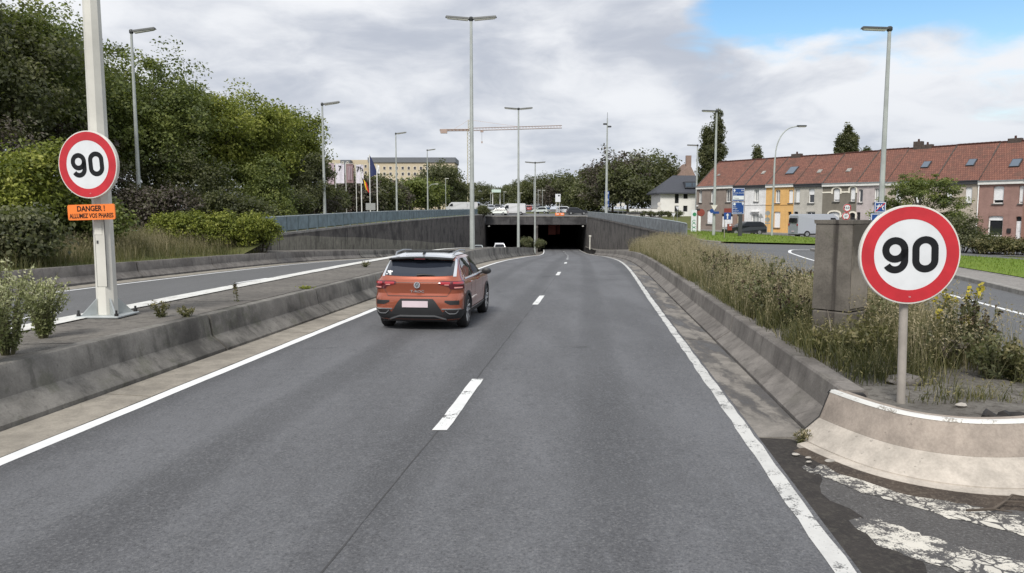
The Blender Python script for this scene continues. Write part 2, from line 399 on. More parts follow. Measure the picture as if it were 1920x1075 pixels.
# ---------------------------------------------------------------- gutters of cast slabs
def arc_path(xf,y): return xf(y)
def sweep_seg(prof,xf,hf,y0,y1,side,step=1.2,zf=zr,jz=0.0):
    """profile points (offset away from the road, height 0..1) swept along x=xf(y); side=+1 to the right"""
    ys=frange(y0,y1,step); rows=[]
    for y in ys:
        dx=(xf(y+.1)-xf(y-.1))/.2; L=math.hypot(1,dx); nx,ny=1/L*side,-dx/L*side
        rows.append([(xf(y)+nx*o,y+ny*o,zf(y)+jz+(h*hf(y) if not isinstance(h,tuple) else h[0])) for o,h in prof])
    mb=MB().grid(rows); n=len(prof)
    a=0; b=(len(rows)-1)*n
    mb.f.append(tuple(range(n))); mb.f.append(tuple(range(b+n-1,b-1,-1)))
    return mb
def slabs(xa,wf,y0,y1,L,side,label,mat):
    th=thing('gutter',label,'gutter',(0,0,0)); y=y0; k=0
    while y<y1:
        L2=min(L*(.92+.16*random.random()),y1-y+.01)
        w=wf
        prof=[(0,(-.06,)),(0,(.005,)),(w,(.022,)),(w,(-.06,))]
        o=build('slab',sweep_seg(prof,xa,lambda y:1,y+.012,y+L2-.012,side,1.0,zr,random.uniform(-.004,.004)),mat,th); y+=L2
    return th
slabs(lambda y:xL(y)-.11,.60,-12,105,5.2,-1,'row of pale concrete gutter slabs along the left edge line','x' and M_GUT)
slabs(lambda y:xR(y)+.10,.50,7.3,120,6.0,1,'row of grimy concrete gutter slabs along the worn right edge line',M_GUTD)
slabs(lambda y:xLL(y)-.30,.62,-4,110,6.0,-1,'gutter slabs along the outer edge of the far left carriageway',M_GUT)
# ---------------------------------------------------------------- barriers
NJ=[(0,(-.10,)),(0,.10),(.015,.13),(.215,.40),(.235,.44),(.285,.955),(.305,1.0),(.50,1.0),(.52,.96),(.52,(-.10,))]
def barrier(xf,hf,y0,y1,L,side,label,mat,first=None,name='concrete_barrier',prof=NJ,jt=.012):
    th=thing(name,label,'barrier'); y=y0; segs=[]
    while y<y1-.5:
        L2=min(L,y1-y); L2=first if (first and y==y0) else L2
        hj=random.uniform(-jt,jt)
        mb=sweep_seg(prof,lambda q,xf=xf,j=random.uniform(-jt,jt):xf(q)+j,hf,y+.026,y+L2-.026,side,1.0,zr,hj)
        build('barrier_segment',mb,mat,th,smooth=28)
        build('gap_shade_strip',sweep_seg([(o+.035 if o<.4 else o-.035,(h[0] if isinstance(h,tuple) else h*.955,) if isinstance(h,tuple) else h*.955) for o,h in prof],xf,hf,y-.035,y+.035,side,.07,zr,0),M_JOINT,th); y+=L2  # black strip added inside the gap, standing in for its shade
    return th
barrier(xMB,hMB,-12.6,106,4.98,-1,'grey weathered concrete barrier along the left of the near road, before the median',M_BARR)
barrier(xRB,hRB,7.25,112,6.0,1,'dark concrete barrier along the right of the road below the weeds',M_BARR2,jt=.003)
barrier(xLB,lambda y:.66,-6,60,6.0,-1,'far left concrete barrier below the grassy bank and trees',M_BARR2)
barrier(xLB,lambda y:.66,60.2,110,6.0,-1,'far left concrete barrier at the foot of the left retaining wall',M_BARR)
# back face of the median towards the far carriageway
barrier(lambda y:xML(y)+.10,hMB,-12.6,106,6.0,-1,'low wall on the left side of the median with white painted top edge',M_BARR,prof=[(-.25,(-.1,)),(-.25,.985),(.15,.985),(.16,.6),(.30,.2),(.30,(-.1,))])
zmt=lambda x,y:zr(y)+hMB(y)
ribbon('median_paving',ysteps(-12,106),lambda y:xML(y)+.05,lambda y:xMB(y)-.505,lambda x,y:zmt(x,y)+.006-.02*math.sin(max(0,min(1,(x-xML(y))/2.0))*math.pi),M_MEDTOP,.0,4)
strip('median_white_edge',4,104,lambda y:xML(y)+.14,.44,zmt,M_TOPW,.016,.8,.03)
for y in (9.4,14.6,20.2,26):
    a,b=xML(y)+.4,xMB(y)-.52; mb=MB(); mb.grid([[(a+(b-a)*k/4,y+.02*math.sin(k*2.2)-.012,zmt(0,y)+.010-.02*math.sin(min(1,max(0,(a+(b-a)*k/4-xML(y))/2))*math.pi)) for k in range(5)],[(a+(b-a)*k/4,y+.02*math.sin(k*2.2)+.012,zmt(0,y)+.010-.02*math.sin(min(1,max(0,(a+(b-a)*k/4-xML(y))/2))*math.pi)) for k in range(5)]])
    struct(build('paving_joint',mb,M_JOINT))
# round end of the median before the portal
mb=MB(); prof=[(0,0.0),(.05,.1),(.2,.45),(.3,.97),(.33,1.0)]; yE=106; xc=(xMB(yE)+xML(yE)-.2)/2; rad=abs(xMB(yE)-xML(yE)+.2)/2
rows=[]
for k in range(13):
    th=math.pi*k/12
    rows.append([(xc+(rad-o)*math.cos(th),yE+(rad-o)*math.sin(th),zr(yE)+h*hMB(yE)-.02) for o,h in prof]+[(xc,yE,zr(yE)+hMB(yE)-.02)])
tag(build('barrier_end',MB().grid(rows),M_BARR,smooth=30),'rounded concrete end of the median just before the tunnel','barrier end')
# ---------------------------------------------------------------- right median nose
NP=[(2.84,7.22),(2.95,6.72),(3.12,6.28),(3.38,5.98),(3.75,5.80),(4.2,5.78),(4.7,5.9),(5.3,6.25),(5.75,6.8),(6.1,7.6),(6.55,9.2),(7.2,15),(7.95,22),(8.9,31)]
def smooth_path(P,n=5):
    P=[Vector((a,b)) for a,b in P]; out=[]
    for i in range(len(P)-1):
        p0,p1,p2,p3=P[max(i-1,0)],P[i],P[i+1],P[min(i+2,len(P)-1)]
        for k in range(n):
            q=k/n; out.append(.5*((2*p1)+(p2-p0)*q+(2*p0-5*p1+4*p2-p3)*q*q+(3*p1-p0-3*p2+p3)*q**3))
    return out+[P[-1]]
def path_sweep(path,prof,z0,close_ends=True):
    rows=[];n=len(path)
    for i,p in enumerate(path):
        d=(path[min(i+1,n-1)]-path[max(i-1,0)]).normalized(); nx=Vector((-d.y,d.x))   # left of travel = inside
        zb=z0(p) if callable(z0) else z0
        rows.append([(p.x+nx.x*o,p.y+nx.y*o,zb+h) for o,h in prof])
    mb=MB().grid(rows); m=len(prof)
    if close_ends: mb.f.append(tuple(range(m-1,-1,-1))); mb.f.append(tuple(range((n-1)*m,n*m)))
    return mb
path=smooth_path(NP,5); zN=lambda p:zr(min(p.y,9))
nb=thing('barrier_nose','curved pale concrete barrier nose around the sign, with a white painted top edge','barrier')
i1=26                                              # first piece ends at the visible joint on the right
for a,b in ((0,i1),(i1,len(path)-1)):
    sg=path[a:b+1]
    low=build('sloped_foot',path_sweep(sg,[(-.02,-.08),(-.02,.045),(.0,.06),(.215,.215),(.215,-.08)],zN),M_NOSELOW,nb,smooth=30)
    up=build('upright_face',path_sweep(sg,[(.218,-.08),(.218,.217),(.225,.225),(.325,.475),(.335,.485),(.47,.485),(.47,-.08)],zN),M_NOSE,nb,smooth=25)
    build('white_top_edge',path_sweep(sg,[(.318,.468),(.333,.490),(.385,.490),(.385,.47)],zN,False),M_TOPW,nb)
# ragged plinth edge at the foot
build('plinth',path_sweep(path[2:i1],[(-.13,-.05),(-.12,.02),(-.015,.035),(-.015,-.05)],zN),M_NOSELOW,nb)
build('joint',path_sweep([path[0]-(path[1]-path[0])*.1,path[0].lerp(path[1],.14)],[(.0,.065),(.212,.222),(.222,.232),(.33,.492),(.30,.46)],lambda p:zN(p)+.0,False),M_JOINT,nb)
# soil bed of the right median
from bisect import bisect
INNER_R=[]
for i_ in range(22,len(path)-1):
    d_=(path[i_+1]-path[i_-1]).normalized(); INNER_R.append(path[i_]+Vector((-d_.y,d_.x))*.40)
def med_right(y):
    if y<6.2: return None
    pr=INNER_R
    for i in range(len(pr)-1):
        if pr[i].y<=y<=pr[i+1].y: q=(y-pr[i].y)/max(1e-6,pr[i+1].y-pr[i].y); return pr[i].x+(pr[i+1].x-pr[i].x)*q
    return xSL(y)-.25
INNER=[]
for i_ in range(0,24):
    d_=(path[i_+1]-path[max(i_-1,0)]).normalized(); INNER.append(path[i_]+Vector((-d_.y,d_.x))*.40)
def med_left(y):
    if y>=7.25: return xRB(y)+.42
    pr=INNER
    for i in range(len(pr)-1):
        if pr[i].y>=y>=pr[i+1].y: q=(pr[i].y-y)/max(1e-6,pr[i].y-pr[i+1].y); return pr[i].x+(pr[i+1].x-pr[i].x)*q
    return 4.3
def med_z(x,y):
    base=zr(min(y,60))+.44 if y<20 else None
    b0=zr(min(y,9))+.44; b1=zr(y)+hRB(y)-.05
    a,b=med_left(y),(med_right(y) or 4.5); q=min(1,max(0,(x-a)/max(.1,b-a)))
    l=b0 if y<9 else b1
    r=l if y<12 else (zg(b+.6,y)+.25 if y>30 else l+(zg(b+.6,30)+.25-l)*sst(12,30,y))
    return l+(r-l)*q+.10*math.sin(q*math.pi)*sst(7.5,10,y)+.02*math.sin(x*5.1+y*3.3)
ysM=frange(6.20,7.3,.10)+frange(7.5,14,.35)+frange(14.8,56,.9)
rows=[]
for y in ysM:
    a,b=med_left(y),med_right(y) or 4.6
    if y>50: b=min(b,xWR(y)-.15) if y>=50 else b
    rows.append([(a+(b-a)*k/8,y,med_z(a+(b-a)*k/8,y)) for k in range(9)])
struct(build('median_soil',MB().grid(rows),M_SOIL,smooth=60))
# banks inside the cutting, between barrier and retaining wall
rows=[[(xRB(y)+.5,y,zr(y)+hRB(y)-.05),((xRB(y)+xWR(y))/2,y,zr(y)+hRB(y)+.05),(xWR(y)+.1,y,zr(y)+hRB(y)+.1)] for y in frange(56,150,3)]
struct(build('verge',MB().grid(rows),M_SOIL))
rows=[[(xLB(y)-.5,y,zr(y)+.6),((xLB(y)+xWL(y))/2,y,zr(y)+.7),(xWL(y)-.1,y,zr(y)+.75)] for y in frange(44,150,3)]
struct(build('verge',MB().grid([r[::-1] for r in rows]),M_SOIL))
# ---------------------------------------------------------------- forecourt in front of the nose
ap=[]
for y in frange(-12,7.3,.4)+[7.301,8,8.8,9.6]:
    xr=xR(y)+.09 if y<=7.3 else 5.9; rgt=10
    ap.append([(xr+(rgt-xr)*k/6,y,zr(y)-.012) for k in range(7)])
struct(build('forecourt_asphalt',MB().grid(ap),M_ROADOLD))
ribbon('slip_road',ysteps(-30,60),lambda y:xSL(y)-.4 if y>9 else 8.4,lambda y:30,lambda x,y:zg(x,y),M_ROAD2,.02,8)
# hatch stripes (worn) in front of the nose: centre lines traced on the asphalt
def poly_sheet(name,pts,zoff,mat,parent=None):
    n=len(pts); mb=MB().add([(p[0],p[1],zr(p[1])+zoff) for p in pts],[tuple(range(n))]); o=build(name,mb,mat,parent); struct(o) if parent is None else None; return o
def hatch(c,w,zoff=-.008,jit=.035,ext=0):
    cs=smooth_path(c,10); L=[];R=[]
    for i,p in enumerate(cs):
        d=(cs[min(i+1,len(cs)-1)]-cs[max(i-1,0)]).normalized(); n=Vector((-d.y,d.x)); k=min(1,(i+1.5)/5)
        L.append(p+n*(w/2*k+random.uniform(-jit,jit))); R.append(p-n*(w/2*k+random.uniform(-jit,jit)))
    rows=[[(a.x,a.y,zr(a.y)+zoff),(b.x,b.y,zr(b.y)+zoff)] for a,b in zip(L,R)]
    struct(build('hatch_stripe',MB().grid(rows),mat_h))
mat_h=M_HATCH
hatch([(2.72,6.45),(2.95,5.95),(3.3,5.45),(3.75,5.05),(4.3,4.75),(5.6,4.3)],.36)
hatch([(2.48,5.25),(2.66,4.9),(2.95,4.55),(3.4,4.25),(4.2,3.95)],.40)
hatch([(2.50,6.62),(2.58,6.45),(2.66,6.25)],.10)
# brown dirt swept against the plinth
rows=[]
for i,p in enumerate(path[3:i1+8]):
    d=(path[min(3+i+1,len(path)-1)]-path[max(3+i-1,0)]).normalized(); n=Vector((-d.y,d.x)); w=.13+.13*sst(0,16,i)+random.uniform(-.03,.03)
    rows.append([(p.x-n.x*.10,p.y-n.y*.10,zr(p.y)+.018),(p.x-n.x*(.1+w*.5),p.y-n.y*(.1+w*.5),zr(p.y)+.012),(p.x-n.x*(.1+w),p.y-n.y*(.1+w),zr(p.y)-.008)])
tag(build('swept_dirt',MB().grid(rows),M_DIRT),'brown dirt swept against the foot of the pale barrier nose','dirt',kind='stuff')
rows=[]
for yy in frange(4.2,8.0,.16):
    x0=xR(yy)+.10; w=(.30+.1*math.sin(yy*3)+random.uniform(-.05,.05))*sst(8.1,7.0,yy)+.02
    rows.append([(x0,yy,zr(yy)-.004),(x0+w,yy,zr(yy)-.0105)])
tag(build('kerbside_silt',MB().grid(rows),M_STAIN),'dark silt beside the worn right edge line near the nose','silt',kind='stuff')
# ---------------------------------------------------------------- retaining walls with steel parapets
def ret_wall(xf,zf,y0,y1,side,label,thick=.45,panel=6.0):
    th=thing('retaining_wall',label,'wall'); y=y0
    while y<y1-.1:
        y2=min(y+panel,y1); ys=frange(y+.012,y2-.012,2); f=[];b=[]
        rowsF=[]
        for q in ys:
            x=xf(q); zb=zr(q)-.3; zm=zr(q)+1.7; zt=zf(q)
            zm=min(zm,zt-.2)
            rowsF.append([(x,q,zb),(x,q,zm),(x,q,zt-.14),(x+side*thick,q,zt-.14),(x+side*thick,q,zb)])
        mb=MB().grid(rowsF); n=5; e=(len(ys)-1)*n; mb.f+= [tuple(range(n)),tuple(range(e+n-1,e-1,-1))]
        build('wall_panel',mb,M_WALL,th)
        rc=[[(xf(q)-side*.05,q,zf(q)-.138),(xf(q)-side*.05,q,zf(q)),(xf(q)+side*(thick+.05),q,zf(q)),(xf(q)+side*(thick+.05),q,zf(q)-.138)] for q in ys]
        mc=MB().grid(rc); e=(len(ys)-1)*4; mc.f+=[(0,1,2,3),(e+3,e+2,e+1,e),]; mc.f+=[(i*4+3,i*4,(i+1)*4,(i+1)*4+3) for i in range(len(ys)-1)]
        build('coping',mc,M_COPE if side<0 else M_WALL,th); y=y2
    return th
wl=ret_wall(xWL,zWL,44,150,-1,'long dark streaked retaining wall left of the cutting, below the blue parapet')
wr=ret_wall(xWR,zWR,50,150,1,'dark streaked retaining wall right of the road leading to the tunnel')
# paler graffiti-cleaned band along the foot of the left wall
for y in frange(47,118,6)[:-1]:
    y2=y+5.9; mb=MB().grid([[(xWL(q)+.006,q,zr(q)+.5),(xWL(q)+.006,q,min(zr(q)+1.75+.04*math.sin(q*.3),zWL(q)-.3))] for q in frange(y,y2,1.5)]); build('pale_band',mb,M_WALLB,wl)
M_PARA=plain('blue grey painted steel',(.155,.21,.23),.55,.0,.25,1.5)
M_PARA_D=plain('grey painted steel',(.13,.145,.16),.55,.0,.25,1.5)
M_GALV=plain('galvanised steel',(.42,.45,.45),.5,.55,.12,3)
M_RAILT=plain('pale rail steel',(.36,.41,.42),.5,.3,.15,3)
def parapet(xf,zf,y0,y1,side,h,label,mat,gap=.13,L=2.0,kind=0):
    th=thing('parapet',label,'parapet'); y=y0
    while y<y1-.05:
        y2=min(y+L,y1); a=Vector((xf(y)+side*.2,y,zf(y))); b=Vector((xf(y2)+side*.2,y2,zf(y2)))
        e=(b-a); ex=Vector((e.x,e.y,0)).normalized(); nn=Vector((ex.y,-ex.x,0))*-side
        def q(P,o,z): return (P.x+nn.x*o,P.y+nn.y*o,P.z+z)
        A=a+e*.03; B=b-e*.03
        mb=MB(); mb.add([q(A,0,gap),q(B,0,gap),q(B,0,h-.06),q(A,0,h-.06),q(A,.04,gap),q(B,.04,gap),q(B,.04,h-.06),q(A,.04,h-.06)],[(0,1,2,3),(7,6,5,4),(0,4,5,1),(2,6,7,3),(0,3,7,4),(1,5,6,2)])
        if kind:
            for s_ in range(6): 
                f=(s_+.5)/6; Q=A+(B-A)*f
                mb.add([q(Q-ex*.05,.04,gap),q(Q+ex*.05,.04,gap),q(Q+ex*.05,.04,h-.06),q(Q-ex*.05,.04,h-.06),q(Q-ex*.03,.075,gap),q(Q+ex*.03,.075,gap),q(Q+ex*.03,.075,h-.06),q(Q-ex*.03,.075,h-.06)],[(4,5,6,7),(0,4,7,3),(1,2,6,5)])
        build('panel',mb,mat,th)
        p=MB(); p.box((a.x-nn.x*.05,a.y-nn.y*.05,a.z+h/2-.04),(.09,.09,h-.04)); build('post',p,mat,th)
        y=y2
    mb=MB(); ys=frange(y0-.1,y1,3); mb.tube([(xf(q)+side*.2,q,zf(q)+h-.02) for q in ys],.045,8); build('top_rail',mb,M_RAILT,th,smooth=40)
    mb=MB(); mb.tube([(xf(q)+side*.2,q,zf(q)+gap) for q in ys],.03,6); build('bottom_rail',mb,mat,th,smooth=40)
    return th
parapet(xWL,zWL,44,143,-1,1.08,'long blue grey sheet steel parapet on the left retaining wall',M_PARA)
parapet(xWR,zWR,50.5,149,1,1.02,'dark ribbed steel parapet on the right retaining wall',M_PARA_D,.06,2.0,1)
ribbon('roadbed',frange(-40,236,6),lambda y:xLL(y)-4,lambda y:max(xR(y)+4,xWR(y)+.3 if y>50 else 0),lambda x,y:zr(y)-.4,M_SOIL,0,3)
# ---------------------------------------------------------------- tunnel portal
YP=150.0; xl,xr_=-5.4,14.9; xm=4.85; zt,zs=1.62,-.15
tp=thing('tunnel_portal','wide dark concrete tunnel portal with two openings and a flat beam','tunnel',(0,YP,0))
def lbox(name,x0,x1,y0,y1,z0,z1,mat,par): 
    mb=MB().bbox(((x0+x1)/2,(y0+y1)/2-YP,(z0+z1)/2),(x1-x0,y1-y0,z1-z0),.03); return build(name,mb,mat,par)
for i in range(4):
    a=xl+(xr_-xl)*i/4; b=xl+(xr_-xl)*(i+1)/4
    lbox('beam',a+.01,b-.01,YP,YP+.6,zs,zt-.16,M_SOFFIT,tp)
lbox('beam_coping',xl-.2,xr_+.2,YP-.1,YP+.72,zt-.158,zt,M_COPE,tp)
lbox('roof_slab',xl,xr_,YP+.61,YP+90,zs+.25,zt-.7,M_SOFFIT,tp)
lbox('pier',xm-.35,xm+.35,YP+.2,YP+90,-6.0,zs-.005,M_WALL,tp)
lbox('side_wall',xl-.6,xl,YP+.0,YP+90,-6.0,zs+.2,M_SOFFIT,tp)
lbox('side_wall',xr_,xr_+.6,YP+.0,YP+90,-6.0,zs+.2,M_SOFFIT,tp)
lbox('end_wall',xl,xr_,YP+85,YP+85.5,-6.0,zs+.2,M_SOFFIT,tp)
M_REDP=plain('dim red panel',(.22,.045,.03),.6)
lbox('red_signal_panel',7.7,9.3,YP+9,YP+9.3,-2.4,-.35,M_REDP,tp); lbox('red_signal_panel',9.6,10.4,YP+12,YP+12.3,-2.4,-.35,M_REDP,tp)
for x_ in (-4.6,14.2): build('portal_lamp',MB().bbox((x_,-.12,-.45),(.35,.2,.22),.04),M_TOPW,tp)
# ---------------------------------------------------------------- right hand streets, islands, pavements
ribbon('street',frange(46,150,4),lambda y:xSL(y)+.2 if y<50 else xWR(y)+.75,lambda y:max(30,26.0+(102-y)*.73) if y<104 else 24+(y-104)*.1,lambda x,y:zg(x,y),M_ROAD2,.026,10)
ZGl=lambda x,y:zg(x,y)
def island(name,Lf,Rf,y0,y1,mat,h=.14,kerb=.22,n=6,st=1.5,kb=True):
    ys=frange(y0,y1,st)
    ribbon(name,ys,lambda y:Lf(y)+kerb,lambda y:Rf(y)-kerb,ZGl,mat,h+.03,n)
    if kb:
        th=thing('kerb','pale concrete kerb around the '+kb,'kerb')
        for sgn,f in ((1,Lf),(-1,Rf)):
            y=y0
            while y<y1-.05:
                y2=min(y+2.0,y1); rows=[]
                for q in frange(y+.008,y2-.008,1):
                    x=f(q); z=zg(x,q); rows.append([(x,q,z-.05),(x,q,z+h+.02),(x+sgn*.03,q,z+h+.045),(x+sgn*kerb,q,z+h+.045),(x+sgn*(kerb+.01),q,z-.05)])
                mb=MB().grid(rows); e=(len(rows)-1)*5; mb.f+=[tuple(range(5)),tuple(range(e+4,e-1,-1))]
                build('kerbstone',mb,M_COPE,th); y=y2
aL=interp([(-20,9.5),(8,12.9),(17,14.0),(21.5,14.9),(27.4,16.3),(37,17.6),(44,18.4),(47.6,19.0)])
aR=interp([(-20,36),(10,35),(25,33),(33,29.5),(38,27.2),(42,25.0),(45.5,21.8),(47.6,19.6)])
island('pavement',aL,lambda y:min(aL(y)+2.1,aR(y)),-20,47.6,M_PAVE,.13,.18,3,1.5,'pavement strip beside the slip road')
island('lawn',lambda y:min(aL(y)+2.0,aR(y)-.2),aR,-20,46.5,M_LAWN,.17,.05,6,1.5,False)
bL=interp([(56.5,15.6),(59,15.0),(70,16.4),(86,19.0),(94,21.0)]); bR=interp([(56.5,24.5),(59,27.5),(66,29.5),(72,30.0),(80,27),(88,23.5),(94,21.6)])
island('lawn',bL,bR,56.5,94,M_LAWN,.13,.2,6,1.5,'lawn with the signs before the houses')
strip('edge_line',4,44,interp([(4,9.8),(17.2,11.9),(22.25,12.75),(30,13.9),(37,14.95),(44,16.4)]),.16,ZGl,M_LINE,.026,.8)
mb=MB(); cur=smooth_path([(16.4,44),(17.3,46.5),(18.2,48.2),(19.4,48.9),(21.2,48.6),(23.5,47.4),(26,45.6)],6)
rows=[]
for i,p in enumerate(cur):
    d=(cur[min(i+1,len(cur)-1)]-cur[max(i-1,0)]).normalized(); n=Vector((-d.y,d.x))*.09; rows.append([(p.x+n.x,p.y+n.y,zg(p.x,p.y)+.032),(p.x-n.x,p.y-n.y,zg(p.x,p.y)+.032)])
struct(build('edge_line',mb.grid(rows),M_LINE))
# plaza asphalt on the tunnel deck
ribbon('deck_road',frange(150.8,168,3),lambda y:-40,lambda y:60,ZGl,M_ROAD2,.03,12)
ribbon('car_park',[186,195,205,217,230,245,262],lambda y:-60,lambda y:30,ZGl,M_ROAD2,.06,10)
# ---------------------------------------------------------------- paints
M_BLACK=plain('black plastic',(.018,.018,.019),.5,0,.1)
M_DKGREY=plain('dark grey plastic',(.045,.046,.05),.55,0,.15,20)
M_SIGNW=plain('white sign sheeting',(.64,.66,.68),.4,0,.06,3)
M_SIGNR=plain('red sign sheeting',(.47,.022,.032),.4,0,.12)
M_SIGNK=plain('black sign lettering',(.008,.009,.011),.6,spec=.25)
M_SIGNB=plain('blue sign sheeting',(.012,.055,.22),.4,0,.08)
M_ORANGE=plain('orange sign sheeting',(.80,.20,.035),.4,0,.05)
M_ALU=plain('sign aluminium',(.60,.58,.53),.55,.0,.12,6)
M_ALUD=plain('grey sign back',(.30,.31,.31),.6,.3,.12,6)
M_POST=plain('grey beige painted post',(.30,.275,.245),.6,0,.12,5)
M_POLE=plain('greenish grey lamp pole',(.36,.385,.37),.55,.1,.12,1.2)
M_POLEC=plain('cream lamp pole',(.56,.55,.50),.6,0,.10,1.4)
M_LAMPH=plain('dark lamp housing',(.05,.055,.055),.5,.2)
M_LAMPG=plain('pale lamp glass',(.62,.62,.56),.2)
M_WHITE=plain('white paint',(.78,.78,.77),.5,0,.04)
M_RUST=plain('rusty bolt steel',(.12,.075,.05),.8,.2,.3,30)
# ---------------------------------------------------------------- lettering and figures
def text_mb(body,size,extr=.0015,bold=0.0,align='CENTER',sx=1.0):
    cu=bpy.data.curves.new('t','FONT'); cu.body=body; cu.size=size; cu.extrude=extr; cu.offset=bold; cu.align_x=align; cu.align_y='CENTER'; cu.resolution_u=3
    o=bpy.data.objects.new('t',cu); COL.objects.link(o); dg=bpy.context.evaluated_depsgraph_get(); me=bpy.data.meshes.new_from_object(o.evaluated_get(dg))
    mb=MB(); mb.v=[(v.co.x*sx,v.co.y,v.co.z) for v in me.vertices]; mb.f=[tuple(p.vertices) for p in me.polygons]
    bpy.data.objects.remove(o); bpy.data.curves.remove(cu); bpy.data.meshes.remove(me); return mb
def xform(mb,M): mb.v=[tuple(M@Vector(p)) for p in mb.v]; return mb
def stroke(mb,pts,w,closed=False,z0=0.0,z1=.002):
    P=[Vector((a,b,0)) for a,b in pts]; n=len(P); L=[];R=[]
    for i in range(n):
        a=P[(i-1)%n] if (closed or i>0) else P[i]; b=P[(i+1)%n] if (closed or i<n-1) else P[i]
        d=(b-a).normalized(); nn=Vector((-d.y,d.x,0)); L.append(P[i]+nn*w/2); R.append(P[i]-nn*w/2)
    vs=[(p.x,p.y,z) for q in (z1,z0) for z in (q,) for pr in zip(L,R) for p in pr]
    m=2*n; fs=[]
    for i in range(n if closed else n-1):
        j=(i+1)%n; a,b,c,d=2*i,2*i+1,2*j+1,2*j
        fs+=[(a,b,c,d),(m+a,m+d,m+c,m+b),(a,d,m+d,m+a),(b,m+b,m+c,c)]
    if not closed: fs+=[(0,m,m+1,1),(2*n-2,2*n-1,m+2*n-1,m+2*n-2)]
    return mb.add(vs,fs)
def arc(cx,cy,rx,ry,a0,a1,n=18): return [(cx+rx*math.cos(math.radians(a0+(a1-a0)*i/n)),cy+ry*math.sin(math.radians(a0+(a1-a0)*i/n))) for i in range(n+1)]
def digits90(h,w=.195,z1=.002):
    """figures 9 and 0 in rounded road lettering, centred, cap height h"""
    t=w*h; a=MB(); hw=.355*h-t/2; cx=-.405*h
    r=.30*h-t/2
    # 9: closed bowl, stem down the right side, hook to lower left
    bowl=arc(cx,.5*h-t/2-.255*h,hw,.255*h,0,360,32)[:-1]
    stroke(a,bowl,t,True,0,z1)
    stroke(a,[(cx+hw,.5*h-t/2-.25*h),(cx+hw,-.06*h)]+arc(cx,-.5*h+t/2+.255*h,hw,.255*h,0,-150,18)[1:],t,False,0,z1)
    b=MB(); cx=.41*h; top=.5*h-t/2
    stroke(b,arc(cx,top-.24*h,hw,.24*h,0,180,16)+arc(cx,-top+.24*h,hw,.24*h,180,360,16),t,True,0,z1)
    return a,b
def disc(mb,r,z0,z1,n=56,M=None): return mb.lathe([(r,z0),(r,z1)],n,M)
def ring(mb,r0,r1,z0,z1,n=56): return mb.lathe([(r1,z0),(r1,z1),(r0,z1),(r0,z0)],n,closed=True)
FACE=Matrix(((1,0,0),(0,0,-1),(0,1,0)))       # local xy plane -> faces -y
def speed_sign(name,label,r,loc,rz,tilt,box,parent_parts):
    th=thing(name,label,'road sign',loc,rz); th.rotation_euler=(0,tilt,rz)
    rim=MB().lathe([(r*.985,-box),(r,-box+.006),(r,-.004),(r*.992,.0),(r*.97,.0),(r*.97,-.004)],64,FACE); build('rim',rim,M_ALU,th,smooth=35)
    f=xform(disc(MB(),r*.972,-.003,.001,64),FACE.to_4x4()); fo=build('face',f,M_SIGNW,th)
    rg=xform(ring(MB(),r*.715,r*.965,.001,.003,72),FACE.to_4x4()); build('red_ring',rg,M_SIGNR,fo)
    a,b=digits90(r*.73)
    for d in (a,b): d.v=[(x,y,z+.0015) for x,y,z in d.v]; build('figure',xform(d,FACE.to_4x4()),M_SIGNK,fo)
    s=text_mb('CE',r*.035,.0005); s.v=[(x,y-r*.85,z+.004) for x,y,z in s.v]; build('maker_mark',xform(s,FACE.to_4x4()),M_SIGNW,fo)
    return th
# right hand sign on its own post
SB=Vector((3.72,7.0,med_z(3.72,7.0)))
cR=PX(1706.5,478,6.93)
sg=speed_sign('speed_limit_sign','large round 90 speed limit sign on a grey post at the barrier nose',.462,tuple(cR),math.radians(-2),math.radians(-2.0),.045,None)
po=thing('sign_post','grey steel post carrying the large right hand 90 sign','sign post',tuple(SB))
top=Vector((cR.x+.0,cR.y+.10,cR.z+.30))-SB
build('post',MB().tube([(0,0,-.2),(0,0,0),tuple(top*.5),tuple(top)],.039,14),M_POST,po,smooth=40)
for dz in (-.22,.2):
    q=Vector((cR.x,cR.y+.075,cR.z+dz))-SB; build('clamp',MB().box(tuple(q),(.14,.05,.05)),M_ALUD,po)
# ---------------------------------------------------------------- street lamps
def lamp_head(L,name_parent,side,up=.12,w=.30):
    """long flat lantern reaching out to +-x"""
    h=MB(); a=side
    h.add([(a*.10,-w/2,0),(a*L,-w/2,up),(a*L,w/2,up),(a*.10,w/2,0),(a*.12,-w*.36,.11),(a*(L-.06),-w*.36,up+.10),(a*(L-.06),w*.36,up+.10),(a*.12,w*.36,.11)],
          [(0,1,5,4),(1,2,6,5),(2,3,7,6),(3,0,4,7),(4,5,6,7)] if a>0 else [(1,0,4,5),(2,1,5,6),(3,2,6,7),(0,3,7,4),(7,6,5,4)])
    hd=build('lamp_head',h,M_LAMPH,name_parent)
    g_=MB(); g_.add([(a*.16,-w*.42,-.002),(a*(L-.05),-w*.42,up-.004),(a*(L-.05),w*.42,up-.004),(a*.16,w*.42,-.002),(a*.22,-w*.3,-.075),(a*(L-.12),-w*.3,up-.08),(a*(L-.12),w*.3,up-.08),(a*.22,w*.3,-.075)],
          [(0,4,5,1),(1,5,6,2),(2,6,7,3),(3,7,4,0),(4,7,6,5)] if a>0 else [(1,5,4,0),(2,6,5,1),(3,7,6,2),(0,4,7,3),(5,6,7,4)])
    build('lamp_glass',g_,M_LAMPG,hd)
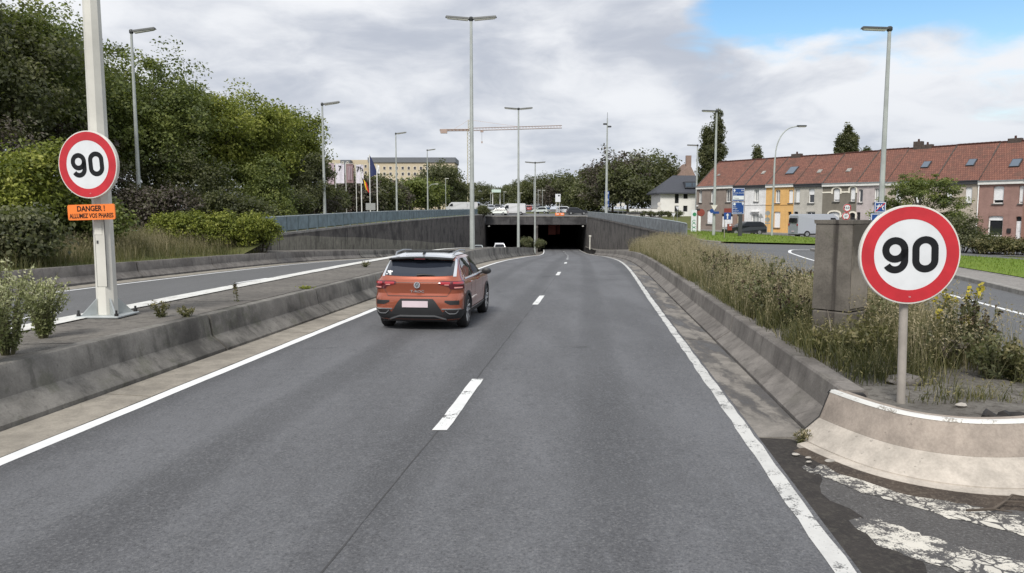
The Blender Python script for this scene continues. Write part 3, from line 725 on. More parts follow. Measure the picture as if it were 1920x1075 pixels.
def street_lamp(base,H,r0,r1,label,heads=(-1,1),L=1.5,mat=None,rz=0.0,n=8,group=None,door=True,up=.12):
    th=thing('street_lamp',label,'street lamp',base,rz,group)
    mat=mat or M_POLE
    build('pole',MB().tube([(0,0,-.3),(0,0,0),(0,0,H*.5),(0,0,H)],[r0,r0,(r0+r1)/2,r1],n),mat,th,smooth=20)
    hb=MB().lathe([(r1*1.1,H-.12),(r1*1.7,H-.06),(r1*1.7,H+.08),(r1*1.0,H+.14)],10); build('cap',hb,M_LAMPH,th,smooth=40)
    for sd in heads:
        e=bpy.data.objects.new('lamp_arm',None)
        q=thing_part=None
        h0=len(th.children)
        lamp_head(L,th,sd,up)
        for o in list(th.children):
            if o.name.startswith('lamp_head') and o.location.z==0: o.location.z=H-.02
    if door:
        dr=build('access_door',MB().box((0,-r0*.93,1.55),(r0*.75,.02,.42)),mat,th)
    return th
def gz_med(x,y): return zr(y)+hMB(y)
# central masts on the median
l0=street_lamp((-6.66,12.2,gz_med(0,12.2)),13.6,.158,.075,'nearest lamp mast, thick cream pole with bolted base plate on the median',L=1.55,mat=M_POLEC)
fp=MB(); fp.bbox((0,0,.018),(.70,.70,.036),.01); flange=build('base_plate',fp,M_GALV,l0)
for k in range(4):
    a=math.pi/2*k+math.pi/4; c,s=math.cos(a),math.sin(a)
    mb=MB(); R=Matrix.Rotation(a,3,'Z'); mb.add([tuple(R@Vector(p)) for p in [(.15,-.012,.034),(.40,-.012,.034),(.155,-.012,.30),(.15,.012,.034),(.40,.012,.034),(.155,.012,.30)]],[(0,1,2),(5,4,3),(0,3,4,1),(1,4,5,2),(2,5,3,0)])
    build('gusset',mb,M_GALV,l0)
    bt=MB(); bt.lathe([(.032,.036),(.032,.075),(.018,.078),(.018,.13)],8); bt.v=[(x+c*.43,y+s*.43,z) for x,y,z in bt.v]; build('bolt',bt,M_BLACK,flange)
for zc,hh in ((1.45,.30),(.95,.9)):
    ww=.15; mb=MB().box((0.02,-.149+.004*zc,zc),(ww,.012,hh)); d_=build('access_panel',mb,M_POLEC,l0); build('vent_slot',MB().box((-.02,-.156+.004*zc,zc+hh*.3),(.03,.006,.05)),M_DKGREY,d_)
    fr=MB()
    for sx in (-1,1): fr.box((.02+sx*(ww/2+.003),-.150+.004*zc,zc),(.006,.010,hh+.012))
    build('panel_seam',fr,M_DKGREY,l0)
for (u,Y,Hh,label) in ((885.5,46.5,13.9,'tall double headed lamp mast on the median beyond the orange car'),(972,82.5,15.0,'double headed lamp mast on the median near its far end'),(1003,112,13.6,'slender double headed lamp mast just before the tunnel pier')):
    b=PX(u,464,Y); zb=gz_med(0,Y) if Y<106 else zr(Y)
    street_lamp((b.x,Y,zb),Hh,.165,.085,label,L=1.55,door=False)
street_lamp(tuple(PX(1004,403,165))[:2]+(far(165),),7.8,.11,.06,'short double headed lamp on the deck behind the tunnel beam',L=1.2,door=False)
street_lamp(tuple(PX(1001,400,200))[:2]+(far(200),),8.5,.11,.06,'farthest double headed lamp in line with the tunnel pier',L=1.2,door=False)
# single arm lamps on both sides
for (u,v,Y,lab) in ((246,60,45.5,'single arm lamp rising from the bushes before the left trees'),(604,196,62,'single arm lamp at the right end of the left trees'),(742,251,102,'single arm lamp right of the flag poles'),(801,282,131,'far single arm lamp behind the blue parapet')):
    tp_=PX(u,v,Y); zb=zg(tp_.x,Y)-.1
    street_lamp((tp_.x,Y,zb),tp_.z-zb,.14,.07,lab,heads=(1,),L=1.45,door=False,up=.18)
for (u,v,Y,lab) in ((1668,55,39.5,'tall single arm lamp behind the large 90 sign'),(1344,209,73,'single arm lamp on the lawn beside the blue direction sign'),(1308,273,104,'single arm lamp before the white house')):
    tp_=PX(u,v,Y); zb=zg(tp_.x,Y)
    street_lamp((tp_.x,Y,zb),tp_.z-zb,.155,.085,lab,heads=(-1,),L=1.45,door=False,up=.05)
# swan neck lamp in front of the yellow house
Y=77; b=PX(1447,442,Y); tp_=PX(1449,300,Y); zb=zg(b.x,Y)+.1
th=thing('street_lamp','swan necked lamp with curved arm in front of the yellow house','street lamp',(b.x,Y,zb))
pts=[(0,0,-.2),(0,0,2),(.05,0,7.6)]; hz=PX(1500,238,Y).z-zb
for k in range(9):
    a=math.radians(180-80*k/8); pts.append((.1+1.9+1.9*math.cos(a)-.0,0,8.2+(hz-8.2)*math.sin(a)))
pts.append((PX(1495,239,Y).x-b.x,0,hz+.05))
build('pole',MB().tube(pts,[.12,.12,.085]+[.06]*10,8),M_POLE,th,smooth=40)
mb=MB(); mb.bbox((PX(1503,238,Y).x-b.x,0,hz+.08),(1.0,.3,.16),.05); build('lamp_head',mb,M_LAMPH,th); build('lamp_glass',MB().bbox((PX(1503,238,Y).x-b.x+.05,0,hz-.02),(.7,.22,.06),.02),M_LAMPG,th)
# camera mast near the portal
Y=120; b=PX(1117,398,Y); zt_=PX(1117,222,Y).z; b.x=xWR(Y)+.55; zb=zWR(Y)-.2
th=thing('camera_mast','plain slim mast with small cameras standing behind the right parapet','mast',(b.x+.5,Y,zb))
build('pole',MB().tube([(0,0,-.3),(0,0,1),(0,0,zt_-zb)],[.26,.24,.09],8),M_POLE,th,smooth=30)
for dx,dz in ((.35,-1.3),(-.35,-.9)):
    build('camera',MB().bbox((dx,0,zt_-zb+dz),(.6,.3,.25),.04),M_LAMPH,th)
build('spike',MB().tube([(0,0,zt_-zb),(0,0,zt_-zb+.9)],.03,6),M_LAMPH,th)
# ---------------------------------------------------------------- left sign with orange plate on the near mast
cL=PX(164,309,11.86)
speed_sign('speed_limit_sign','round 90 speed limit sign fixed to the nearest lamp mast above an orange plate',.528,tuple(cL),math.radians(-11),math.radians(-3.5),.065,None)
cO=PX(171,398,11.9)
op=thing('warning_plate','orange plate reading DANGER ! ALLUMEZ VOS PHARES below the left 90 sign','sign',tuple(cO),math.radians(-5)); op.rotation_euler=(0,math.radians(-1.5),math.radians(-5))
w,h=.79,.245; poly=[]
for sx,sz,a0 in ((1,1,0),(-1,1,90),(-1,-1,180),(1,-1,270)): poly+=[(sx*(w/2-.03)+.03*math.cos(math.radians(a0+q)),sz*(h/2-.03)+.03*math.sin(math.radians(a0+q))) for q in (0,30,60,90)]
pl_=build('plate',xform(MB().prism(poly,-.02,0),FACE.to_4x4()),M_ORANGE,op)
t1=text_mb('DANGER !',.120,.001,.0035,sx=.86); t1.v=[(x+.0,y+.052,z+.0012) for x,y,z in t1.v]; build('lettering',xform(t1,FACE.to_4x4()),M_SIGNK,pl_)
t2=text_mb('ALLUMEZ VOS PHARES',.100,.001,.0026,sx=.72); t2.v=[(x,y-.060,z+.0012) for x,y,z in t2.v]; build('lettering',xform(t2,FACE.to_4x4()),M_SIGNK,pl_)
for dz in (-.06,.06): build('bracket',MB().box((.06,.05,dz),(.3,.07,.03)),M_ALUD,op)
# ---------------------------------------------------------------- sooty concrete pillar
def panel_mat():
    m,t=newmat('pale panel with soot'); v=gpos(t); z=t.n('ShaderNodeSeparateXYZ',{0:v}).outputs[2]
    n=t.noise(v,5,6,.65); c=t.mix(t.mr(n,.3,.7),(.20,.18,.15,1),(.28,.25,.215,1))
    c=t.mix(t.m('MULTIPLY',t.mr(t.m('ADD',z,t.m('MULTIPLY',t.m('SUBTRACT',n,.5),1.2)),1.25,1.7),.85),c,(.05,.045,.038,1))
    finish(t,c,.9,0,n,.4,.01,.3); return m
pc=Vector((4.44,10.05)); zp=.30; rp=math.radians(40)
pt_=thing('concrete_pillar','weathered square concrete pillar with a cap standing in the weeds behind the right sign','pillar',(pc.x,pc.y,zp),rp)
ztop=PX(1575,413,9.75).z-zp
mb=MB(); w=.56; mb.bbox((0,0,.15+.0),(.515,.515,.80),.02); build('plinth',mb,M_PILLAR,pt_)
mb=MB(); 
def sh(w0,w1,z0,z1,mb):
    vs=[(sx*w0/2,sy*w0/2,z0) for sx,sy in((-1,-1),(1,-1),(1,1),(-1,1))]+[(sx*w1/2,sy*w1/2,z1) for sx,sy in((-1,-1),(1,-1),(1,1),(-1,1))]
    mb.add(vs,[(0,3,2,1),(4,5,6,7),(0,1,5,4),(1,2,6,5),(2,3,7,6),(3,0,4,7)])
sh(.51,.495,.565,ztop-.05,mb); build('shaft',mb,M_PILLAR,pt_)
mb=MB(); sh(.52,.535,ztop-.05,ztop,mb); build('cap',mb,M_PILLAR,pt_)
mb=MB(); mb.lathe([(.045,.250),(.045,.27)],16,FACE); mb.v=[(x+.05,y,z+.30) for x,y,z in mb.v]; build('round_fitting',mb,M_DKGREY,pt_)
build('raised_panel',MB().box((.0,-.256,ztop*.5+.27),(.45,.014,ztop-.66)),panel_mat(),pt_)
# ---------------------------------------------------------------- orange crossover car
M_CARO=None
def carpaint(name,col,flake=.06):
    m,t=newmat(name); v=t.n('ShaderNodeTexCoord').outputs['Object']
    n=t.noise(v,900,2,.5); c=t.mix(t.mr(n,.35,.65),C4([x*(1-flake) for x in col]),C4([min(1,x*(1+flake)) for x in col]))
    dirt=t.noise(v,2.5,4,.6)
    finish(t,c,.27,.45,None,coat=1.0); return m
M_CARO=carpaint('orange metallic car paint',(.36,.098,.052),.15)
M_CARW=carpaint('white car paint',(.66,.69,.73),.02)
def glassmat(name,col,rough=.03):
    m,t=newmat(name); finish(t,C4(col),rough,0,None,spec=1.0,coat=.35); return m
M_CGLASS=glassmat('dark car glass',(.018,.022,.032))
M_TLRED=glassmat('red lamp lens',(.35,.012,.02),.12)
M_TLDK=glassmat('smoked lamp lens',(.09,.006,.012),.1)
M_TLWH=glassmat('pale lamp reflector',(.75,.33,.30),.15)
M_CHROME=plain('satin chrome',(.62,.63,.64),.22,.9,.03)
M_SILV=plain('silver trim',(.35,.36,.37),.4,.6,.05)
M_CLAD=plain('black body cladding',(.022,.023,.025),.6,0,.1)
M_TYRE=plain('tyre rubber',(.016,.016,.017),.85,0,.2,30)
M_RIMD=plain('dark wheel metal',(.05,.05,.055),.4,.6)
M_PLATE=plain('pale number plate',(.62,.52,.56),.45,0,.03)
ST=[ # z, rear y, front y, half width, rear corner radius
 (.19,.20,3.98,.76,.25),(.24,.10,4.10,.83,.27),(.32,.045,4.17,.875,.28),(.42,.015,4.21,.897,.28),(.52,.0,4.234,.905,.28),(.62,.0,4.225,.905,.28),(.69,.018,4.20,.905,.28),
 (.715,.045,4.19,.906,.28),(.76,.085,4.17,.908,.29),(.84,.078,4.11,.910,.29),(.92,.058,4.02,.906,.30),(.965,.05,3.92,.900,.30),(.99,.066,3.80,.893,.30),(1.02,.095,3.55,.880,.30),(1.045,.115,3.20,.862,.30),
 (1.08,.135,3.08,.842,.30),(1.12,.165,3.0,.826,.30),(1.18,.225,2.89,.806,.30),(1.25,.30,2.76,.780,.29),(1.32,.375,2.62,.752,.28),(1.38,.435,2.50,.726,.27),(1.43,.49,2.39,.698,.25),(1.465,.54,2.29,.665,.24),(1.495,.62,2.18,.61,.24),(1.525,.78,2.02,.53,.22),(1.545,1.0,1.85,.42,.2),(1.556,1.25,1.65,.28,.13)]
def lerp_st(z):
    if z<=ST[0][0]: return ST[0][1:]
    for a,b in zip(ST,ST[1:]):
        if z<=b[0]:
            q=(z-a[0])/(b[0]-a[0]); return tuple(a[i]+(b[i]-a[i])*q for i in range(1,5))
    return ST[-1][1:]
NA,NB,NC,ND,NE_=9,8,22,8,8
def outline(z):
    """right half plan outline from rear centre to front centre"""
    yr,yf,w,rc=lerp_st(z); bow=.07; pts=[]
    xa=w-rc; ya=yr+bow*(xa/w)**2; 
    for i in range(NA): x=xa*i/NA; pts.append((x,yr+bow*(x/w)**2))
    rcy=rc*1.15
    for i in range(NB): a=math.pi/2*i/NB; pts.append((xa+rc*math.sin(a)**.85,ya+rcy*(1-math.cos(a)**.85)))
    y0=ya+rcy; fr=min(.55,w*.6); y1=yf-fr*.9
    for i in range(NC+1):
        q=i/NC; pts.append((w*(1-.012*math.cos(q*math.pi*2)*0-.02*(2*q-1)**2+.0*q)-0+.02*0,y0+(y1-y0)*q))
    xl_=pts[-1][0]
    for i in range(1,ND+1): a=math.pi/2*i/ND; pts.append((xl_-fr*(1-math.cos(a)),y1+(yf-.10*fr-y1)*math.sin(a)))
    xe,ye=pts[-1]
    for i in range(1,NE_+1): q=i/NE_; pts.append((xe*(1-q),ye+(yf-ye)*(1-(1-q)**2)))
    # blend side start so the corner meets it
    return pts
_oc={}
def oline(z):
    k=round(z,4)
    if k not in _oc:
        p=outline(z); s=[0.0]
        for a,b in zip(p,p[1:]): s.append(s[-1]+math.hypot(b[0]-a[0],b[1]-a[1]))
        _oc[k]=(p,s)
    return _oc[k]
def surf(q,z,off=0.0):
    """point at arc distance |q| from the rear centre line, at height z"""
    p,s=oline(z); sg=1 if q>=0 else -1; a=abs(q)
    i=0
    while i<len(s)-2 and s[i+1]<a: i+=1
    f=(a-s[i])/max(1e-9,s[i+1]-s[i]); x=p[i][0]+(p[i+1][0]-p[i][0])*f; y=p[i][1]+(p[i+1][1]-p[i][1])*f
    tx,ty=p[i+1][0]-p[i][0],p[i+1][1]-p[i][1]; L=math.hypot(tx,ty) or 1; nx,ny=ty/L,-tx/L
    return (sg*(x+nx*off),y+ny*off,z)
def sidex(y,z):
    p,_=oline(z); best=0
    for a,b in zip(p,p[1:]):
        if (a[1]-y)*(b[1]-y)<=0 and a[1]!=b[1]:
            x=a[0]+(b[0]-a[0])*(y-a[1])/(b[1]-a[1]); best=max(best,x)
    return best or max(q[0] for q in p)
def patch(q0,q1,zl,zh,off=.006,n=10,m=4,skirt=True):
    zl=zl if callable(zl) else (lambda q,v=zl:v); zh=zh if callable(zh) else (lambda q,v=zh:v)
    rows=[]
    for j in range(m+1):
        r=[]
        for i in range(n+1):
            q=q0+(q1-q0)*i/n; a,b=zl(q),zh(q); r.append(surf(q,a+(b-a)*j/m,off))
        rows.append(r)
    mb=MB().grid(rows)
    if skirt:
        def edge(L): mb.grid([[p for p,_ in L],[b for _,b in L]])
        for j in (0,m): edge([(rows[j][i],surf(q0+(q1-q0)*i/n,(zl if j==0 else zh)(q0+(q1-q0)*i/n),-.004)) for i in range(n+1)])
        for i in (0,n):
            q=q0+(q1-q0)*i/n; edge([(rows[j][i],surf(q,zl(q)+(zh(q)-zl(q))*j/m,-.004)) for j in range(m+1)])
    return mb
def sidepatch(poly_fn,y0,y1,sgn,off=.006,n=12,m=4):
    rows=[]
    for j in range(m+1):
        r=[]
        for i in range(n+1):
            y=y0+(y1-y0)*i/n; a,b=poly_fn(y); z=a+(b-a)*j/m; r.append((sgn*(sidex(y,z)+off),y,z))
        rows.append(r)
    return MB().grid(rows)
AX=Vector((-1.80,15.50)); HEAD=math.atan2(-.115,1.0)
car=thing('car','orange crossover car with white roof driving away in the left lane','car',(AX.x-.82*math.sin(-HEAD)*1.0,AX.y-.82*math.cos(HEAD),zr(15.5)),HEAD)
car.rotation_euler=(-.0135,0,HEAD)
def recalc(o):
    import bmesh
    b=bmesh.new(); b.from_mesh(o.data); bmesh.ops.recalc_face_normals(b,faces=b.faces[:]); b.to_mesh(o.data); b.free()
def boolcut(o,cutters):
    for q in [o]+cutters: recalc(q)
    for c in cutters:
        md=o.modifiers.new('b','BOOLEAN'); md.operation='DIFFERENCE'; md.solver='EXACT'; md.object=c
    bpy.context.view_layer.update(); dg=bpy.context.evaluated_depsgraph_get(); dg.update(); me=bpy.data.meshes.new_from_object(o.evaluated_get(dg)); o.modifiers.clear(); o.data=me
    for c in cutters: bpy.data.objects.remove(c)
rings=[]
for s_ in ST:
    p,_=oline(s_[0]); full=[(x,y,s_[0]) for x,y in p]+[(-x,y,s_[0]) for x,y in reversed(p[1:-1])]; rings.append(full)
mb=MB(); n=len(rings[0]); mb.v=[q for r in rings for q in r]
for i in range(len(rings)-1):
    for k in range(n): j=(k+1)%n; mb.f.append((i*n+k,i*n+j,(i+1)*n+j,(i+1)*n+k))
mb.f+= [tuple(range(n-1,-1,-1)),tuple(range((len(rings)-1)*n,len(rings)*n))]
body=build('body',mb,M_CARO,car)
cut=[]
RX=(.82,3.41)
for ax in RX:
    for sg_ in (-1,1):
        c=MB(); c.lathe([(.372,.56),(.372,1.1)],40,Matrix(((0,0,sg_),(1,0,0),(0,1,0)))); c.v=[(x,y+ax,z+.345) for x,y,z in c.v]; cut.append(build('cutter',c,None,car))
boolcut(body,cut)
body.data.polygons.foreach_set('use_smooth',[True]*len(body.data.polygons)); body.data.set_sharp_from_angle(angle=math.radians(24))
body.data.materials.clear(); body.data.materials.append(M_CARO)
# wheels
def wheel(x,y,sg_):
    e=MB(); A=Matrix(((0,0,sg_),(1,0,0),(0,1,0)))
    e.lathe([(.235,-.105),(.29,-.112),(.325,-.10),(.342,-.075),(.345,0),(.342,.075),(.325,.10),(.29,.112),(.235,.105),(.225,.0)],40,A,closed=True)
    w=build('wheel',e,M_TYRE,car,smooth=40); w.location=(x,y,.345)
    r=MB(); r.lathe([(.24,-.09),(.24,.06),(.252,.105),(.236,.108),(.222,.06),(.21,.02),(.03,.01)],40,A); build('rim',r,M_RIMD,w,smooth=40)
    s=MB()
    for k in range(5):
        for o_ in (-.16,.16):
            a=2*math.pi*k/5+.3; 
            def P(r_,da,h): return tuple(A@Vector((r_*math.cos(a+da),r_*math.sin(a+da),h)))
            ww=.10; s.add([P(.05,o_-.35,.05),P(.05,o_+.35,.05),P(.236,o_*1.3+ww,.095),P(.236,o_*1.3-ww,.095),P(.05,o_-.35,.085),P(.05,o_+.35,.085),P(.236,o_*1.3+ww*.6,.107),P(.236,o_*1.3-ww*.6,.107)],[(0,1,2,3),(7,6,5,4),(0,4,5,1),(1,5,6,2),(2,6,7,3),(3,7,4,0)])
    s.lathe([(.062,.04),(.062,.095),(.02,.10)],16,A); build('spokes',s,M_CHROME,w)
    dd=MB(); dd.lathe([(.17,-.02),(.17,.0)],24,A); build('brake_disc',dd,M_SILV,w)
    return w
for ax in RX:
    for sg_ in (-1,1): wheel(sg_*.792,ax,sg_)
    for sg_ in (-1,1):       # black wheel arch trim
        rows=[]
        for k in range(25):
            th=math.radians(-8+196*k/24); r=[]
            for rr,of in ((.368,-.03),(.370,.016),(.425,.014),(.432,-.004)):
                yy=ax+rr*math.cos(th); z=max(.195,.345+rr*math.sin(th)); r.append((sg_*(sidex(yy,z)+of),yy,z))
            rows.append(r)
        build('wheel_arch_trim',MB().grid(rows),M_CLAD,car,smooth=40)
for sg_ in (-1,1):
    build('sill_cladding',sidepatch(lambda y:(.195,.335),RX[0]+.40,RX[1]-.40,sg_,.014),M_CLAD,car)
    build('sill_strip',sidepatch(lambda y:(.345,.375),RX[0]+.42,RX[1]-.42,sg_,.012,12,1),M_SILV,car)
    build('underbody_side',sidepatch(lambda y:(.195,.335),.36,.42,sg_,.01,2,2),M_CLAD,car)
for ax in RX:
    for sg_ in (-1,1):
        c=MB(); c.lathe([(.10,.565),(.3705,.565),(.3705,.93),(.3665,.93),(.3665,.57),(.10,.57)],40,Matrix(((0,0,sg_),(1,0,0),(0,1,0))),closed=True); c.v=[(sg_*min(abs(x),max(.57,sidex(y+ax,max(.2,z+.345))-.003)),y+ax,max(.2,z+.345)) for x,y,z in c.v]; build('wheel_well',c,M_BLACK,car)
# underbody
build('underbody',MB().box((0,2.1,.21),(1.5,3.7,.06)),M_BLACK,car)
# roof in white
def roofpatch(x0,x1,y0,y1,off,n=14,m=14):
    def top(x,y):
        lo,hi=1.38,1.556
        # invert: height where outline at (x,y) lies
        for _ in range(24):
            md=(lo+hi)/2; yr,yf,w,rc=lerp_st(md); ins=(abs(x)<w and y>yr+.07*(x/w)**2+.0 and y<yf and (abs(x)<sidex(min(max(y,yr+.1),yf-.1),md)))
            if ins: lo=md
            else: hi=md
        return lo
    rows=[[(x0+(x1-x0)*i/n,y0+(y1-y0)*j/m,top(x0+(x1-x0)*i/n,y0+(y1-y0)*j/m)+off) for i in range(n+1)] for j in range(m+1)]
    return MB().grid(rows)
build('white_roof',roofpatch(-.63,.63,.50,2.25,.008,18,24),M_CARW,car,smooth=50)
build('sunroof',MB().add([(-.47,1.0,1.585),(.47,1.0,1.585),(.47,1.62,1.572),(-.47,1.62,1.572),(-.47,1.0,1.558),(.47,1.0,1.558),(.47,1.62,1.55),(-.47,1.62,1.55)],[(0,1,2,3),(4,5,1,0),(5,6,2,1),(7,4,0,3)]),M_BLACK,car)
build('sunroof_glass',roofpatch(-.50,.50,1.05,2.1,.014,10,12),M_CGLASS,car,smooth=50)
# rear window, spoiler, pillars
zw0,zw1=1.095,1.415
build('rear_window',patch(-.70,.70,lambda q:zw0+.02*(q/.7)**2,lambda q:zw1-.03*(q/.7)**2,.007,20,8),M_CGLASS,car,smooth=40)
for sg_ in (-1,1):
    build('white_pillar_trim',patch(sg_*.705,sg_*.775,lambda q:zw0+.0,lambda q:1.43,.009,3,8),M_CARW,car,smooth=40)
sp_=MB(); rows=[]
for i in range(17):
    q=-1+2*i/16; x=.66*q; yb=.30+.10*q*q; z=1.452-.035*q*q
    rows.append([(x,yb+.30,z+.052),(x,yb+.02,z+.022),(x,yb,z+.004),(x,yb+.02,z-.014),(x,yb+.22,z-.03)])
spo=build('roof_spoiler',sp_.grid(rows),M_BLACK,car,smooth=40)
rows=[[(x,yy+.0,z) for x,yy,z in [(p[0][0],p[0][1]-.05,p[0][2]+.006),(p[1][0],p[1][1]+.03,p[1][2]+.012)]] for p in rows]
build('spoiler_top',MB().grid([[ (a[0][0],a[0][1]+.10,a[0][2]+.004),(a[1][0],a[1][1]-.0,a[1][2]-.002)] for a in rows]),M_CARW,spo)
bl=MB().box((0,.312,1.437),(.22,.01,.02)); build('high_brake_light',bl,M_TLDK,spo)
wp=MB(); a=surf(.0,1.13,.03); wp.tube([surf(-.02,1.125,.035),surf(.12,1.135,.035),surf(.34,1.118,.028)],[.022,.018,.008],6); build('rear_wiper',wp,M_BLACK,car)
st_=MB(); 
for k in range(14):
    q=-.62+random.uniform(-.05,.07); z=1.135+random.uniform(0,.06); st_.add([surf(q-.015,z-.012,.0095),surf(q+.015,z-.012,.0095),surf(q+.012,z+.012,.0095),surf(q-.012,z+.012,.0095)],[(0,1,2,3)])
build('white_sticker',st_,M_WHITE,car)
# side glazing
wt=lambda y:1.02 if False else 1.435-.0-.30*max(0,(y-2.15)/.75)**1.1-.24*max(0,(.95-y)/.40)**1.5
for sg_ in (-1,1):
    lo=lambda y:1.055+.03*max(0,(1.1-y)/.5)
    for a,b,nm in ((.72,1.62,'rear_side_window'),(1.70,2.86,'front_side_window')):
        build(nm,sidepatch(lambda y:(lo(y),max(lo(y)+.01,min(1.43,wt(y)))),a,b,sg_,.006,14,5),M_CGLASS,car,smooth=40)
    build('window_trim',sidepatch(lambda y:(1.022,1.045),.62,2.95,sg_,.010,14,1),M_CHROME,car)
    rl=MB(); rl.tube([(sg_*.60,.72,1.50),(sg_*.615,.85,1.555),(sg_*.62,1.4,1.585),(sg_*.61,2.0,1.56),(sg_*.59,2.12,1.515)],.016,6); build('roof_rail',rl,M_SILV,car,smooth=40)
    mr_=MB(); mr_.lathe([(.03,-.02),(.085,.0),(.10,.06),(.07,.12),(.02,.135)],14,Matrix(((1.15,0,0),(0,0,1),(0,.78,0)))); mr_.v=[(x+sg_*1.0,y+2.62,z+1.06) for x,y,z in mr_.v]; mo=build('door_mirror',mr_,M_BLACK,car,smooth=50)
    build('mirror_stalk',MB().box((sg_*.88,2.66,1.02),(.12,.05,.04)),M_BLACK,mo)
    for yy in (1.12,2.05): build('door_handle',MB().bbox((sg_*(sidex(yy,.93)+.012),yy,.935),(.03,.19,.028),.01),M_CARO,car)
    for yy,za,zb_ in ((1.66,.40,1.02),(.98+.22,.62,1.0),(2.72,.42,1.0)):
        build('door_gap',sidepatch(lambda y:(za,zb_),yy-.006,yy+.006,sg_,.003,1,6),M_BLACK,car)
# tailgate shut lines and crease
build('tailgate_crease',patch(-.46,.46,.972,.983,.004,12,1,False),M_BLACK,car)
build('tailgate_gap',patch(-.60,.60,lambda q:.706,lambda q:.718,.004,12,1,False),M_BLACK,car)
for sg_ in (-1,1): build('tailgate_gap',patch(sg_*.60,sg_*.68,lambda q:.706+(abs(q)-.60)*1.5,lambda q:.72+(abs(q)-.60)*1.5,.004,4,1,False),M_BLACK,car)
# lamps: long lens running round the corner
for sg_ in (-1,1):
    zl=lambda q:.905+.05*max(0,(.62-abs(q))/.2)-.055*sst(.62,.66,abs(q)); zh=lambda q:1.012-.015*sst(.5,.42,abs(q))
    tl=build('tail_light',patch(sg_*.43,sg_*1.02,zl,zh,.012,18,4),M_TLDK,car,smooth=40)
    build('red_lens',patch(sg_*.47,sg_*.66,lambda q:.94,lambda q:.992,.016,8,2),M_TLRED,tl)
    build('red_lens',patch(sg_*.72,sg_*.98,lambda q:.955,lambda q:.995,.016,8,2),M_TLRED,tl)
    build('pale_lens',patch(sg_*.55,sg_*.64,lambda q:.928,lambda q:.946,.018,4,1),M_TLWH,tl)
    build('pale_lens',patch(sg_*.74,sg_*.93,lambda q:.868,lambda q:.894,.018,6,1),M_TLWH,tl)
    # bumper vents and trim
    build('bumper_vent',patch(sg_*.56,sg_*.86,lambda q:.545+.05*max(0,(.66-abs(q))/.1),.63,.006,8,3),M_BLACK,car)
    ex=build('exhaust_trim',patch(sg_*.50,sg_*.90,lambda q:.447,lambda q:.470,.022,10,1),M_CHROME,car)
    build('exhaust_recess',patch(sg_*.56,sg_*.84,lambda q:.375+.06*max(0,(.64-abs(q))/.08)+.06*max(0,(abs(q)-.77)/.07),.442,.020,10,2),M_BLACK,ex)
    build('exhaust_frame',patch(sg_*.57,sg_*.83,lambda q:.355+.06*max(0,(.64-abs(q))/.07)+.06*max(0,(abs(q)-.77)/.06),lambda q:.375+.06*max(0,(.64-abs(q))/.07)+.06*max(0,(abs(q)-.77)/.06),.024,10,1),M_CHROME,ex)
build('lower_bumper',patch(-1.02,1.02,.192,lambda q:.345+.095*sst(.48,.58,abs(q)),.008,26,4),M_CLAD,car,smooth=40)
build('plate_recess',patch(-.54,.54,.335,lambda q:.66-.30*max(0,(abs(q)-.34)/.20),.010,20,4),M_CLAD,car,smooth=40)
build('diffuser_strip',patch(-.58,.58,lambda q:.300-.075*max(0,(abs(q)-.36)/.22),lambda q:.330-.075*max(0,(abs(q)-.36)/.22),.026,20,1),M_SILV,car)
npl=build('number_plate',MB().box((-.0,.0,.555),(.52,.014,.125)),M_PLATE,car); npl.location=(-.03,-.012,0)
# emblem and lettering
e0=surf(0,.93,.012); em=MB(); ring(em,.052,.062,0,.006,28)
stroke(em,[(-.028,.048),(0,-.002),(.028,.048)],.011,False,0,.005); stroke(em,[(-.048,.024),(-.022,-.045),(0,-.004),(.022,-.045),(.048,.024)],.011,False,0,.005)
xform(em,FACE.to_4x4()); emo=build('badge',em,M_CHROME,car); emo.location=(0,e0[1]+.002,.93); emo.rotation_euler=(-.12,0,0)
bk=xform(disc(MB(),.058,-.004,.001,24),FACE.to_4x4()); build('badge_back',bk,M_DKGREY,emo)
tx=text_mb('T-ROC',.062,.003,.001,sx=1.5); xform(tx,FACE.to_4x4()); to=build('lettering',tx,M_CHROME,car); to.location=(0,surf(0,.80,.008)[1]-.002,.80)
fin=MB(); fin.add([(-.018,.62,1.515),(.018,.62,1.515),(.012,.85,1.54),(-.012,.85,1.54),(0,.63,1.60),(0,.68,1.605)],[(0,1,4),(1,2,5,4),(3,0,4,5),(2,3,5)]); build('antenna_fin',fin,M_BLACK,car)
